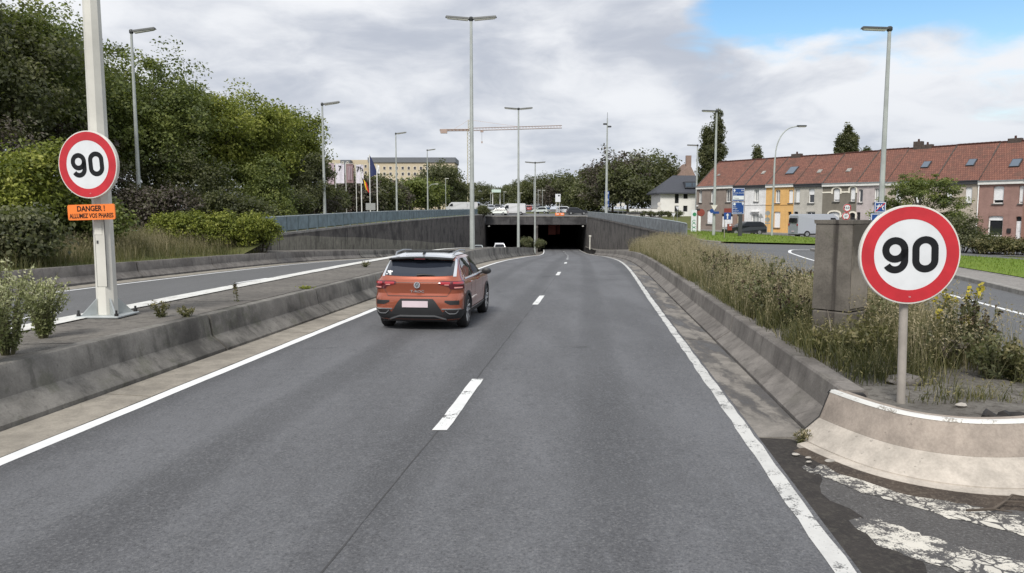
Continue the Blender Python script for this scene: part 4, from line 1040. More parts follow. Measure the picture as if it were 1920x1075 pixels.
# ---------------------------------------------------------------- terrace of brick houses
FO=Vector((25.0,102.0)); FU=Vector((.591,-.807)); FN=Vector((.807,.591))      # facade origin, direction along, direction away
def fs(u): m=(u-960)/F_PX*1.0017; return (m*FO.y-FO.x)/(FU.x-m*FU.y)
def fzv(u,v):
    s=fs(u); Y=FO.y+FU.y*s; return PX(u,v,Y).z
def wallmat(name,col,brick=True,var=.10):
    m,t=newmat(name); v=t.n('ShaderNodeTexCoord').outputs['Object']
    sw=t.n('ShaderNodeSeparateXYZ',{0:v}); v2=t.n('ShaderNodeCombineXYZ',{0:sw.outputs[0],1:sw.outputs[2],2:0.0}).outputs[0]
    n=t.noise(v,1.1,5,.6); c=t.mix(t.mr(n,.3,.7),C4([x*(1-var) for x in col]),C4([x*(1+var) for x in col]))
    st=t.noise(t.vm('MULTIPLY',v,(3,3,.3)),1.0,4,.6); c=t.mix(t.m('MULTIPLY',t.mr(st,.55,.7),.25),c,C4([x*.55 for x in col]))
    b=t.n('ShaderNodeTexBrick',{'Vector':v2,'Scale':1.0,'Color1':(1,1,1,1),'Color2':(.75,.75,.75,1),'Mortar':(.3,.3,.3,1),'Mortar Size':.008,'Brick Width':.22,'Row Height':.07})
    if brick: c=t.mix(.35,c,t.mix(1.0,c,b.outputs[0],'MULTIPLY'))
    finish(t,c,.9,0,b.outputs[0] if brick else n,.25,.01,.2); return m
def rooftile():
    m,t=newmat('red clay roof tiles'); v=t.n('ShaderNodeTexCoord').outputs['UV']
    b=t.n('ShaderNodeTexBrick',{'Vector':v,'Scale':1.0,'Color1':(.220,.103,.076,1),'Color2':(.155,.075,.060,1),'Mortar':(.06,.025,.02,1),'Mortar Size':.018,'Brick Width':.22,'Row Height':.33,'Bias':-.1})
    n=t.noise(v,.7,5,.65); c=t.mix(t.m('MULTIPLY',t.mr(n,.48,.72),.75),b.outputs[0],(.10,.062,.05,1))
    n2=t.noise(v,3.5,4,.7); c=t.mix(t.m('MULTIPLY',t.mr(n2,.5,.75),.5),c,(.23,.125,.10,1))
    moss=t.noise(t.vm('ADD',v,(8,3,0)),.35,5,.7); c=t.mix(t.m('MULTIPLY',t.mr(moss,.54,.7),.5),c,(.075,.055,.045,1))
    finish(t,c,.85,0,b.outputs[1],-.6,.02,.25); return m
M_TILE=rooftile()
M_W={'taupe':wallmat('taupe brick',(0.250,0.209,0.182)),'pinkbrick':wallmat('pink brown brick',(0.284,0.203,0.169)),'white':wallmat('off white painted brick',(0.720,0.720,0.720)),
 'yellow':wallmat('ochre yellow painted brick',(.70,.43,.17),True,.05),'lgrey':wallmat('light grey render',(0.486,0.466,0.419)),'olive':wallmat('olive grey painted brick',(0.203,0.186,0.155)),
 'mauve':wallmat('mauve grey render',(0.499,0.446,0.439)),'beige':wallmat('beige brick',(0.459,0.405,0.338)),'brown':wallmat('dusty pink brown brick',(0.311,0.196,0.169)),'rust':wallmat('rust brown brick',(0.270,0.155,0.121))}
M_PVC=plain('white window frame',(.82,.82,.80),.45)
M_SHUT=plain('white roller shutter',(.78,.79,.80),.55,0,.03)
M_SILL=plain('blue stone sill',(.12,.12,.115),.7)
M_WGLASS=glassmat('house window glass',(.02,.022,.025),.05)
M_CURT=plain('grey net curtain',(.33,.34,.34),.8)
M_CORN=plain('white cornice board',(.66,.66,.63),.6,0,.06)
M_CORND=plain('dark cornice board',(.035,.037,.042),.6)
M_CREAM=plain('cream stucco',(.74,.70,.60),.7,0,.05)
M_ZINC=plain('zinc gutter',(.28,.30,.31),.5,.5)
M_BRICKCH=plain('sooty chimney brick',(.07,.055,.048),.9,0,.3,6)
M_DOORD=plain('dark door',(.03,.03,.032),.4); M_DOORW=plain('white door',(.70,.71,.72),.45); M_DOORC=plain('cream door',(.66,.60,.45),.5)
HROT=math.atan2(FU.y,FU.x)
def house(u0,u1,mat,label,base_v,eave_v,wins,cornice='w',roofm=None,skyl=(),chim=(),trim=None,extra=None,dr=0.0):
    s0,s1=fs(u0),fs(u1); L=s1-s0; o=FO+FU*s0
    zb=(fzv(u0,base_v[0])+fzv(u1,base_v[1]))/2-.25; ze=(fzv(u0,eave_v[0])+fzv(u1,eave_v[1]))/2; zr_=9.22
    th=thing('terraced_house',label,'house',(o.x,o.y,0),HROT)
    D=9.0
    # front wall with real openings: columns of strips around the windows
    cuts=sorted([(fs(a)-s0,fs(b)-s0,fzv((a+b)/2,vb),fzv((a+b)/2,vt)) for a,b,vt,vb,*_ in wins])
    xs=sorted(set([0,L]+[c for w in cuts for c in w[:2]])); mb=MB(); xs=[x for x in xs if -.001<=x<=L+.001]
    for a,b in zip(xs,xs[1:]):
        if b-a<.004: continue
        m_=(a+b)/2; holes=sorted([(w[2],w[3]) for w in cuts if w[0]<m_<w[1]]); z=zb
        for h0,h1 in holes:
            if h0>z+.01: mb.box((m_,.15,(z+h0)/2),(b-a,.30,h0-z))
            z=max(z,h1)
        if ze>z: mb.box((m_,.15,(z+ze)/2),(b-a,.30,ze-z))
    mb.box((L/2,.75,(zb+ze)/2),(L-.02,.2,ze-zb-.02))
    wall=build('front_wall',mb,mat,th)
    build('rear_wall',MB().box((L/2,D-.1,(zb+ze)/2),(L-.01,.2,ze-zb-.02)),mat,th)
    for xe in (.0,L):    # gable walls
        g_=MB(); e=.012 if xe==0 else -.012
        g_.prism([(.31,zb),(D-.01,zb),(D-.01,ze-.03),(D/2,zr_-.12),(.31,ze-.03)],0,.2 if xe==0 else -.2,Matrix(((0,0,1,xe+e),(1,0,0,0),(0,1,0,0),(0,0,0,1)))); build('gable_wall',g_,mat,th)
    for a,b,vt,vb,kind,*rest in wins:
        xa,xb=fs(a)-s0,fs(b)-s0; z0,z1=fzv((a+b)/2,vb),fzv((a+b)/2,vt); w=xb-xa; h=z1-z0; xc=(xa+xb)/2; zc=(z0+z1)/2
        archm=MB()   # shallow segmental arch infill
        pa=[(xa,z1+.001)]+[(xa+w*k/8,z1-.09*(1-math.sin(math.pi*k/8))) for k in range(9)]+[(xb,z1+.001)]
        archm.prism(pa,.02,.28,Matrix(((1,0,0,0),(0,0,1,0),(0,1,0,0),(0,0,0,1)))); build('arch',archm,mat,wall)
        if kind[0]=='d':
            dm={'dd':M_DOORD,'dw':M_DOORW,'dc':M_DOORC}[kind]
            dv=build('door',MB().box((xc,.22,z0+h*.42),(w-.02,.06,h*.84-.02)),dm,th); build('fanlight',MB().box((xc,.22,z0+h*.92),(w-.1,.04,h*.14)),M_WGLASS,dv)
            for k in (.28,.6): build('door_panel',MB().box((xc,.185,z0+h*k),(w*.6,.015,h*.22)),dm,dv)
            build('handle',MB().box((xc+w*.35,.17,z0+h*.42),(.03,.04,.14)),M_SILV,dv)
            continue
        wo=build('window',MB().box((xc,.26,zc),(w-.01,.02,h-.01)),M_CURT if 'c' in kind else M_WGLASS,th)
        fr=MB(); ft=.085
        for x in (xa+ft/2,xb-ft/2): fr.box((x,.215,zc),(ft,.07,h-.01))
        for z in (z0+ft/2,z1-ft/2-.02): fr.box((xc,.213,z),(w-2*ft,.07,ft))
        if w>.55 and 's' not in kind: fr.box((xc,.211,zc),(.06,.07,h-2*ft))
        build('frame',fr,M_PVC,wo)
        build('sill',MB().box((xc,-.03,z0-.045),(w+.12,.22,.09)),M_SILL,wo)
        if 's' in kind:
            f=rest[0] if rest else 1.0; hs=(h-.02)*f; shm=MB(); nsl=max(3,int(hs/.12))
            for k in range(nsl): 
                zz_=z1-.015-hs*(k+.5)/nsl; shm.box((xc,.165,zz_),(w-.03,.022,hs/nsl-.012))
            shm.box((xc,.178,z1-.015-hs/2),(w-.03,.012,hs)); build('roller_shutter',shm,M_SHUT,wo)
    # cornice, gutter
    cm={'w':M_CORN,'d':M_CORND}[cornice]
    build('cornice',MB().box((L/2,-.10,ze-.12),(L-.01,.24,.30)),cm,th); build('gutter',MB().box((L/2,-.20,ze+.06),(L-.01,.16,.11)),M_ZINC if cornice=='w' else M_CORND,th)
    # roof slopes
    rf=MB(); A=-.18; za=ze+.05; H2=zr_-za; Ls=math.hypot(D/2-A,H2)
    jr=dr+random.uniform(-.07,.07)
    rf.add([(0,A,za+jr),(L,A,za+jr),(L,D/2,zr_+jr),(0,D/2,zr_+jr),(0,A,za-.12+jr),(L,A,za-.12+jr),(L,D/2,zr_-.12+jr),(0,D/2,zr_-.12+jr)],[(0,1,2,3),(7,6,5,4),(0,4,5,1),(1,5,6,2),(3,7,4,0)])
    rf.add([(0,D/2,zr_+jr),(L,D/2,zr_+jr),(L,D+.2,za+jr),(0,D+.2,za+jr)],[(0,1,2,3)])
    uv=[]
    for k,(x,y,z) in enumerate(rf.v): uv.append((x+s0,(y-A)*Ls/(D/2-A)))
    roof=build('roof',rf,M_TILE,th,uv=uv)
    sm_=MB(); qd=math.atan2(H2,D/2-A); sm_.add([(-.07,A-.01,za+jr+.012),(.07,A-.01,za+jr+.012),(.07,D/2,zr_+jr+.012),(-.07,D/2,zr_+jr+.012),(-.07,A-.01,za+jr+.05),(.07,A-.01,za+jr+.05),(.07,D/2,zr_+jr+.05),(-.07,D/2,zr_+jr+.05)],[(4,5,6,7),(0,1,5,4),(1,2,6,5),(3,0,4,7)]); build('roof_seam',sm_,M_BRICKCH,roof)
    rd=MB()
    nr=max(2,int(L/.4))
    for k in range(nr): rd.lathe([(.10,L*k/nr),(.12,L*(k+.95)/nr)],8,Matrix(((0,0,1),(1,0,0),(0,1,0))))
    rd.v=[(x,y+D/2,z+zr_+.02+jr) for x,y,z in rd.v]; build('ridge_tiles',rd,M_TILE,roof)
    def onroof(u,v):
        # point on front slope seen at pixel
        best=None
        for k in range(60):
            q=k/59; y=A+(D/2-A)*q; z=za+H2*q+jr
            for ss in (s0,):
                lo,hi=-2.0,L+2
                for _ in range(26):
                    md=(lo+hi)/2; P=FO+FU*(s0+md)+FN*y
                    if P.x/P.y*F_PX+960<u: lo=md
                    else: hi=md
                P=FO+FU*(s0+lo)+FN*y; vv=400-(z-EYE)/P.y*F_PX
                if best is None or abs(vv-v)<best[0]: best=(abs(vv-v),lo,y,z)
        return best[1:]
    ang=math.atan2(H2,D/2-A); RM=Matrix.Rotation(ang,3,'X')
    for u,v,w,h,k in skyl:
        x,y,z=onroof(u,v)
        if k=='s':
            mb=MB(); mb.box((0,0,.06),(w,h,.14),0,RM); mb.v=[(p[0]+x,p[1]+y,p[2]+z) for p in mb.v]; f=build('skylight',mb,M_DKGREY,roof)
            n_=RM@Vector((0,0,1)); mb=MB(); mb.box((x+n_.x*.14,y+n_.y*.14,z+n_.z*.14),(w-.14,h-.14,.02),0,RM); build('pane',mb,M_SKYG,f)
        else:
            mb=MB(); mb.box((0,0,.05),(w,h,.10),0,RM); mb.v=[(p[0]+x,p[1]+y,p[2]+z) for p in mb.v]; build('roof_vent',mb,M_COPE,roof)
    for u,w,h in chim:
        x,_,_=onroof(u,400-(zr_-EYE)/(FO.y+FU.y*s0)*F_PX)
        c_=build('chimney',MB().box((x,D/2+.1,zr_+h/2-.3),(w,.55,h+.6)),M_BRICKCH,roof)
        for k in (-.25,.25): build('pot',MB().lathe([(.11,zr_+h),(.09,zr_+h+.3)],8,Matrix.Translation((x+k*w,D/2+.1,0))),M_TILE,c_) if False else None
        build('pot',MB().lathe([(.12,0),(.10,.28)],8,Matrix.Translation((x,D/2+.1,zr_+h-.01))),M_TILE,roof)
    if trim=='cream':
        for a,b,vt,vb,kind,*_ in wins:
            xa,xb=fs(a)-s0,fs(b)-s0; z1=fzv((a+b)/2,vt); zc=z1-.35; w=xb-xa; mb=MB(); rr=w/2+.14; cx=(xa+xb)/2
            pts=[(xa-.13,zc-.25)]+[(cx+rr*math.cos(math.radians(a_)),z1-.18+.32*math.sin(math.radians(a_))) for a_ in range(180,-1,-20)]+[(xb+.13,zc-.25)]
            stroke(mb,pts,.17,False,.0,.05); xform(mb,Matrix(((1,0,0,0),(0,0,-1,0),(0,1,0,0),(0,0,0,1)))); build('stucco_arch',mb,M_CREAM,wall)
        for v in (360.5,405):
            z=fzv((u0+u1)/2,v); prev=0.0
            spans=sorted([(fs(a)-s0-.22,fs(b)-s0+.22) for a,b,vt,vb,k,*_ in wins if abs((vt+8)-v)<14])
            for a,b in spans+[(L,L)]:
                if a-prev>.05: build('stucco_band',MB().box(((prev+a)/2,-.025,z),(a-prev,.05,.16)),M_CREAM,wall)
                prev=b
    if trim=='string':
        z=fzv((u0+u1)/2,384); build('string_course',MB().box((L/2,-.03,z),(L-.02,.06,.08)),mat,wall)
    build('plinth',MB().box((L/2,-.02,zb+.35),(L-.02,.04,.7)),M_SILL if cornice=='d' else mat,th)
    if extra: extra(th,s0,L,zb,ze)
    return th
m_,t_=newmat('skylight glass'); finish(t_,(.10,.13,.17,1),.08,0,None,spec=.8); M_SKYG=m_
house(1303,1372,M_W['taupe'],'taupe brick corner house at the left end of the terrace',(431.5,433),(351,350),[(1307,1313,357,380,'c'),(1329,1338,357,380,'c'),(1357.5,1366.5,355,379,'g'),(1323,1334.5,394,420,'sc',.93),(1350.5,1371,401,433,'dw')],'w',skyl=[(1344,330,.35,.4,'v')],trim=None,
  extra=lambda th,s0,L,zb,ze:(build('shop_board',MB().box((fs(1363)-s0,-.06,fzv(1363,395)),(1.2,.1,.55)),M_REDP,th),build('wall_lamp',MB().box((fs(1306)-s0,-.1,fzv(1306,386)),(.15,.2,.2)),M_WHITE,th)))
house(1372,1393,M_W['pinkbrick'],'narrow pink brown brick house partly behind the blue direction sign',(433,434.5),(350,349),[(1379,1388,400,434,'dc'),(1378,1387,355,379,'s')],'d')
house(1393,1432,M_W['white'],'off white painted house between the blue direction sign and the yellow house',(434.5,437),(349.5,348.5),[(1410,1418.5,355,378,'c'),(1406,1420,401,430,'c')],'d',skyl=[(1427,326,.45,.6,'v')],trim='string',
  extra=lambda th,s0,L,zb,ze:build('door_canopy',MB().box((fs(1413)-s0,-.1,fzv(1413,397)),(1.2,.3,.12)),M_W['white'],th))
house(1432,1484,M_W['yellow'],'ochre yellow house with a white cornice and cream door',(437,439.5),(347.5,347),[(1449,1458.5,356,381,'c'),(1474,1482.5,356,381,'s'),(1448,1460,397,427,'s'),(1474,1480.5,397,439,'dc')],'w',skyl=[(1480,322,1.15,1.5,'s')],chim=[(1487,1.3,.35)],trim='string')
house(1484,1537,M_W['lgrey'],'light grey house with a dark cornice behind the silver van',(439.5,442),(347,346),[(1487,1495,355,380,'s'),(1511,1522,354,381,'sg',.42),(1485.5,1493,397,438,'dd'),(1508,1524.5,397,420,'g')],'d',skyl=[(1531,323,.5,.6,'v')])
house(1537,1601,M_W['olive'],'olive grey house with cream stucco arches over its windows',(442,445.5),(345.5,344.5),[(1557,1569,354,378,'s',.86),(1588.5,1598,352,378,'s',.86),(1551,1570,398,425,'s'),(1590,1599,400,443,'dd')],'w',trim='cream',skyl=[(1585,321,.5,.6,'v')])
house(1601,1655,M_W['mauve'],'mauve grey rendered house behind the tall lamp and round height signs',(445.5,448),(344,343),[(1604,1612,355,380,'g'),(1633,1643,353,380,'c'),(1600.0+2,1609,398,444,'dd'),(1624,1640,398,425,'s')],'w',chim=[(1710,.9,.75)])
house(1655,1745,M_W['beige'],'beige house mostly hidden by the spreading tree',(448,452),(343,341.5),[(1672,1684,352,380,'s'),(1710,1722,352,380,'s'),(1672,1688,400,428,'g')],'w',skyl=[(1728,312,.8,1.1,'s')],chim=[(1728,1.1,.35)])
house(1745,1826,M_W['beige'],'beige house with a dark arched ground floor opening right of the tree',(452,456),(341.5,341),[(1765,1778,351,381,'s'),(1802,1815,351,381,'s'),(1770,1797,403,450,'dd')],'d',skyl=[(1812,308,.8,1.1,'s')])
house(1826,1911,M_W['brown'],'dusty pink brown house with white shutters and a white door at the right edge',(456,459.5),(341,339.5),[(1854,1874,349,382,'sg',.80),(1903-1,1910.5,348,382,'s',.9),(1848,1875.5,405,443,'sg',.22),(1899.5,1910,406,461,'dw')],'w',skyl=[(1894,309,.9,1.2,'s')],chim=[(1890,1.2,.35)],
  extra=lambda th,s0,L,zb,ze:(build('letter_box',MB().bbox((fs(1888)-s0,-.06,fzv(1888,433)),(.34,.12,.45),.02),M_BLACK,th),build('downpipe',MB().tube([(.06,-.08,zb),(.06,-.08,ze-.1)],.05,6),M_PVC,th)))
house(1911,2010,M_W['rust'],'rust brown brick house cut off by the right edge of the picture',(459.5,464),(339.5,337),[(1925,1945,347,383,'s'),(1920,1940,406,443,'g'),(1965,1980,406,464,'dw')],'w')
# pavement along the terrace
rows=[]
for s in frange(-3,60,3):
    P=FO+FU*s; Q=P-FN*1.7; z=zg(P.x,P.y)+.16; rows.append([(P.x,P.y,z),(Q.x,Q.y,zg(Q.x,Q.y)+.16),(Q.x-.01,Q.y-.01,zg(Q.x,Q.y)-.05)])
struct(build('pavement',MB().grid(rows),M_PAVE))
# ---------------------------------------------------------------- white modern house beyond
HB=Vector((29.6,150.0)); zb=1.35; s_=150/F_PX
wh=thing('modern_house','white rendered house with a dark hipped roof beyond the junction','house',(HB.x,HB.y,zb))
Wd=11.0; ze_=PX(1230,361,150).z-zb
M_WHR=plain('white render',(.70,.69,.66),.8,0,.04,.6); M_SLATE=plain('dark slate roof',(.048,.052,.064),.6,0,.2,8,.3,20)
wins=[((1260-1233)*s_,(1267.5-1233)*s_,363.5,381.5),((1276-1233)*s_,(1284-1233)*s_,363.5,373),((1260-1233)*s_,(1267.5-1233)*s_,386,397.5),((1276-1233)*s_,(1284-1233)*s_,386,397)]
wins=[(a,b,PX(1270,vb,150).z-zb,PX(1270,vt,150).z-zb) for a,b,vt,vb in wins]
mb=MB(); xs=sorted(set([0,Wd]+[c for w in wins for c in w[:2]]))
for a,b in zip(xs,xs[1:]):
    z=-.5
    for h0,h1 in sorted([(w[2],w[3]) for w in wins if w[0]<(a+b)/2<w[1]]):
        mb.box(((a+b)/2,.15,(z+h0)/2),(b-a,.3,h0-z)); z=h1
    mb.box(((a+b)/2,.15,(z+ze_)/2),(b-a,.3,ze_-z))
mb.box((Wd/2,5.2,ze_/2),(Wd,9.4,ze_+.98)); wl_=build('wall',mb,M_WHR,wh)
for a,b,h0,h1 in wins:
    w_=build('window',MB().box(((a+b)/2,.25,(h0+h1)/2),(b-a-.01,.05,h1-h0-.01)),M_DKGREY,wh); build('pane',MB().box(((a+b)/2,.215,(h0+h1)/2),(b-a-.16,.02,h1-h0-.16)),M_WGLASS,w_)
zrf=PX(1262,329,154).z-zb
rf=MB(); rf.add([(-.9,-.8,ze_-.05),(Wd+1,-.8,ze_-.05),(Wd+1,10.8,ze_-.05),(-.9,10.8,ze_-.05),(3.4,4.6,zrf),(Wd+1,4.6,zrf),(-.9,-.8,ze_-.3),(Wd+1,-.8,ze_-.3),(Wd+1,10.8,ze_-.3),(-.9,10.8,ze_-.3)],[(0,1,5,4),(2,3,4,5),(3,0,4),(1,2,5),(0,6,7,1),(1,7,8,2),(2,8,9,3),(3,9,6,0),(6,9,8,7)])
ro=build('roof',rf,M_SLATE,wh); dm=MB().box((7.0,1.6,ze_+1.5),(4.2,3.0,1.3)); do=build('dormer',dm,M_SLATE,ro)
for k in range(3): build('pane',MB().box((5.6+1.4*k,.08,ze_+1.5),(1.2,.03,.8)),M_SKYG,do)
gw=thing('garden_wall','low white garden wall left of the white modern house','wall',(23.2,149,1.2)); build('wall',MB().box((3.2,0,.85),(6.2,.3,1.9)),M_WHR,gw); build('coping',MB().box((3.2,0,1.84),(6.3,.4,.07)),M_COPE,gw)
# old brick gable between poplars and terrace
og=thing('brick_gable_house','brown brick gable and chimney rising behind the white house','house',(39.5,175,1.5)); build('wall',MB().prism([(-3.5,-1),(3.5,-1),(3.5,8.5),(1.6,12.3),(-3.5,5.5)],0,8,Matrix(((1,0,0,0),(0,0,1,0),(0,1,0,0),(0,0,0,1)))),M_W['pinkbrick'],og); build('chimney',MB().box((1.6,1,12.8),(1.2,.8,2.4)),M_W['pinkbrick'],og)
# ---------------------------------------------------------------- vegetation
def np_mesh(name,V,Q,tone=None,mat=None):
    V=np.asarray(V,np.float32); Q=np.asarray(Q,np.int32); me=bpy.data.meshes.new(name)
    me.vertices.add(len(V)); me.vertices.foreach_set('co',V.ravel()); k=Q.shape[1]
    me.loops.add(Q.size); me.loops.foreach_set('vertex_index',Q.ravel()); me.polygons.add(len(Q))
    me.polygons.foreach_set('loop_start',np.arange(0,Q.size,k,dtype=np.int32)); me.polygons.foreach_set('loop_total',np.full(len(Q),k,np.int32))
    if tone is not None:
        a=me.attributes.new('tone','FLOAT','POINT'); a.data.foreach_set('value',np.asarray(tone,np.float32))
    me.update(calc_edges=True)
    if mat: me.materials.append(mat)
    return me
def leafmat(name,stops,transl=.35,rough=.55):
    m,t=newmat(name); a=t.n('ShaderNodeAttribute',attribute_name='tone').outputs['Fac']
    r=t.n('ShaderNodeValToRGB',{0:a}); cr=r.color_ramp; cr.elements[0].position=0; cr.elements[0].color=C4(stops[0]); cr.elements[1].position=1; cr.elements[1].color=C4(stops[-1])
    for i,c in enumerate(stops[1:-1]): e=cr.elements.new((i+1)/(len(stops)-1)); e.color=C4(c)
    b=t.n('ShaderNodeBsdfPrincipled',{'Base Color':r.outputs[0],'Roughness':rough,'Specular IOR Level':.35})
    tr=t.n('ShaderNodeBsdfTranslucent',{'Color':t.mix(.5,r.outputs[0],(.20,.26,.03,1))})
    ms=t.n('ShaderNodeMixShader',{0:transl,1:b.outputs[0],2:tr.outputs[0]}); t.n('ShaderNodeOutputMaterial',{0:ms.outputs[0]}); return m
L_GREEN=leafmat('green leaves',[(.058,.078,.028),(.100,.130,.040),(.165,.195,.055),(.24,.265,.075)])
L_LIME=leafmat('bright green leaves',[(.078,.100,.022),(.145,.175,.034),(.23,.26,.044),(.33,.34,.075)])
L_DARK=leafmat('dark leaves',[(.042,.048,.027),(.072,.080,.040),(.110,.118,.055),(.155,.158,.075)])
L_PURP=leafmat('purple brown leaves',[(0.041,0.031,0.031),(0.070,0.053,0.050),(0.103,0.090,0.070),(0.125,0.137,0.074)],.2)
L_GREY=leafmat('grey green leaves',[(0.054,0.062,0.036),(0.096,0.106,0.054),(0.144,0.150,0.078),(0.204,0.198,0.108)])
L_SILV=leafmat('silvery yellow green leaves',[(.09,.11,.04),(.19,.21,.085),(.36,.38,.19),(.60,.60,.40)])
L_DRY=leafmat('dry grass blades',[(.052,.062,.020),(.108,.108,.044),(.245,.205,.118),(.40,.345,.225)],.25)
L_GRS=leafmat('green grass blades',[(.036,.042,.017),(.078,.082,.030),(.14,.130,.052),(.26,.225,.12)],.25)
L_LAWN=leafmat('lawn blades',[(.075,.125,.014),(.115,.18,.02),(.15,.22,.028),(.2,.25,.05)],.35)
L_HEAD=leafmat('brown seed heads',[(.018,.013,.010),(.04,.026,.018),(.075,.05,.03),(.11,.08,.05)],.1)
M_BARK=plain('grey brown bark',(.075,.06,.047),.9,0,.3,5,.5,20)
M_BARKL=plain('pale dry bark',(.24,.21,.17),.9,0,.2,9,.4,30)
def unit(n): 
    v=RNG.normal(size=(n,3)); return v/np.linalg.norm(v,axis=1,keepdims=True)
def leaves(cen,size,up=.5,asp=.55,jit=.35,outw=None):
    """one rhombic leaf per centre; normals biased upward/outward"""
    n=len(cen); nr=unit(n)*.9; nr[:,2]+=up
    if outw is not None: nr+=outw*.6
    nr/=np.linalg.norm(nr,axis=1,keepdims=True)
    t=np.cross(nr,unit(n)); t/=np.linalg.norm(t,axis=1,keepdims=True)+1e-9; b=np.cross(nr,t)
    l=(size*(1+jit*(RNG.random(n)*2-1)))[:,None] if np.isscalar(size) else (size*(1+jit*(RNG.random(n)*2-1)))[:,None]
    V=np.stack([cen-t*l*.5,cen+b*l*asp*.5+t*l*.05+nr*l*.08,cen+t*l*.5,cen-b*l*asp*.5+t*l*.05+nr*l*.08],1).reshape(-1,3)
    return V,np.arange(4*n).reshape(n,4)
def crown_pts(lobes,nclump,nleaf,clump_r,shell=.55,zs=.7):
    """lobes: (cx,cy,cz,rx,ry,rz). returns leaf centres, outward dirs, tone"""
    L=np.array(lobes,float); vol=(L[:,3]*L[:,4]*L[:,5])**(2/3); pr=vol/vol.sum()
    k=RNG.choice(len(L),nclump,p=pr); d=unit(nclump); d[:,2]=np.where(d[:,2]<-.55,-d[:,2],d[:,2]); r=shell+(1-shell)*RNG.random(nclump)**.6
    r=np.clip(r*(1+.14*RNG.normal(size=nclump)),.25,1.16)
    cc=L[k,:3]+d*L[k,3:]*r[:,None]
    rad=clump_r*(.55+.9*RNG.random(nclump))
    i=np.repeat(np.arange(nclump),nleaf); off=RNG.normal(size=(len(i),3)); off/=np.maximum(1,np.linalg.norm(off,axis=1,keepdims=True)/1.9); off[:,2]*=zs
    P=cc[i]+off*rad[i][:,None]*.62
    tone=np.clip(.5+.20*RNG.normal(size=nclump)[i]+.15*RNG.normal(size=len(i)),0,1)
    return P,d[i],tone,cc,k
def branch_mesh(trunk_h,r0,targets,base=(0,0,0),lean=(0,0)):
    mb=MB(); b=Vector(base); top=b+Vector((lean[0],lean[1],trunk_h))
    mb.tube([b-Vector((0,0,.4)),b+Vector((0,0,.0)),b+(top-b)*.5+Vector((.06,.04,0)),top],[r0*1.35,r0*1.1,r0*.8,r0*.55],8,False)
    for tg in targets:
        tg=Vector(tg); s=b+(top-b)*random.uniform(.45,1.0); m=s+(tg-s)*.5+Vector((0,0,.12*(tg-s).length)); mb.tube([s,m,tg],[r0*.42,r0*.22,r0*.06],5,False)
    return mb
TREEMESH={}
def tree(name,label,loc,lobes,mat,trunk_h,r0,nclump=220,nleaf=90,clump_r=.8,lsize=.24,shell=.5,group=None,up=.45,cat='tree',bark=None,key=None,rz=0.0,sc_=1.0,zs=.7,asp=.6):
    th=thing(name,label,cat,loc,rz,group); th.scale=(sc_,)*3
    if key and key in TREEMESH: cm,tm=TREEMESH[key]
    else:
        P,d,tn,cc,k=crown_pts(lobes,nclump,nleaf,clump_r,shell,zs)
        V,Q=leaves(P,lsize,up,asp,.4,d); cm=np_mesh('crown',V,Q,np.repeat(tn,4),mat)
        sel=RNG.choice(len(cc),min(len(cc),26),replace=False); mb=branch_mesh(trunk_h,r0,[tuple(cc[j]) for j in sel])
        tm=bpy.data.meshes.new('trunk'); tm.from_pydata([tuple(p) for p in mb.v],[],mb.f); tm.polygons.foreach_set('use_smooth',[True]*len(tm.polygons)); tm.materials.append(bark or M_BARK)
        if key: TREEMESH[key]=(cm,tm)
    inst('trunk',tm,th); inst('crown',cm,th)
    return th
def lobes_round(H,R,n=7,zc=.62,flat=.8,seed=None):
    out=[(0,0,H*zc,R*.75,R*.75,H*(1-zc)*.95)]
    for k in range(n):
        a=2*math.pi*k/n+random.uniform(-.3,.3); r=R*random.uniform(.45,.65); z=H*random.uniform(.34,.78); s=R*random.uniform(.36,.52)
        out.append((r*math.cos(a),r*math.sin(a),z,s,s,s*flat))
    return out
def bush(name,label,loc,rx,ry,h,mat,nclump=90,nleaf=60,clump_r=.3,lsize=.12,group=None,cat='bush',up=.5,shell=.45,n=5):
    lob=[(0,0,h*.5,rx*.8,ry*.8,h*.5)]
    for k in range(n):
        a=2*math.pi*k/n+random.uniform(-.4,.4); lob.append((rx*.55*math.cos(a),ry*.55*math.sin(a),h*random.uniform(.35,.72),rx*.45,ry*.45,h*.3))
    th=thing(name,label,cat,loc,0,group)
    P,d,tn,cc,k=crown_pts(lob,nclump,nleaf,clump_r,shell); P[:,2]=np.maximum(P[:,2],.02)
    V,Q=leaves(P,lsize,up,.6,.4,d); inst('foliage',np_mesh('foliage',V,Q,np.repeat(tn,4),mat),th)
    mb=MB()
    for j in RNG.choice(len(cc),min(14,len(cc)),replace=False): q=Vector(cc[j]); mb.tube([(q.x*.12,q.y*.12,-.2),tuple(q*.55),tuple(q)],[.03,.02,.006],4,False)
    build('stems',mb,M_BARK,th); return th
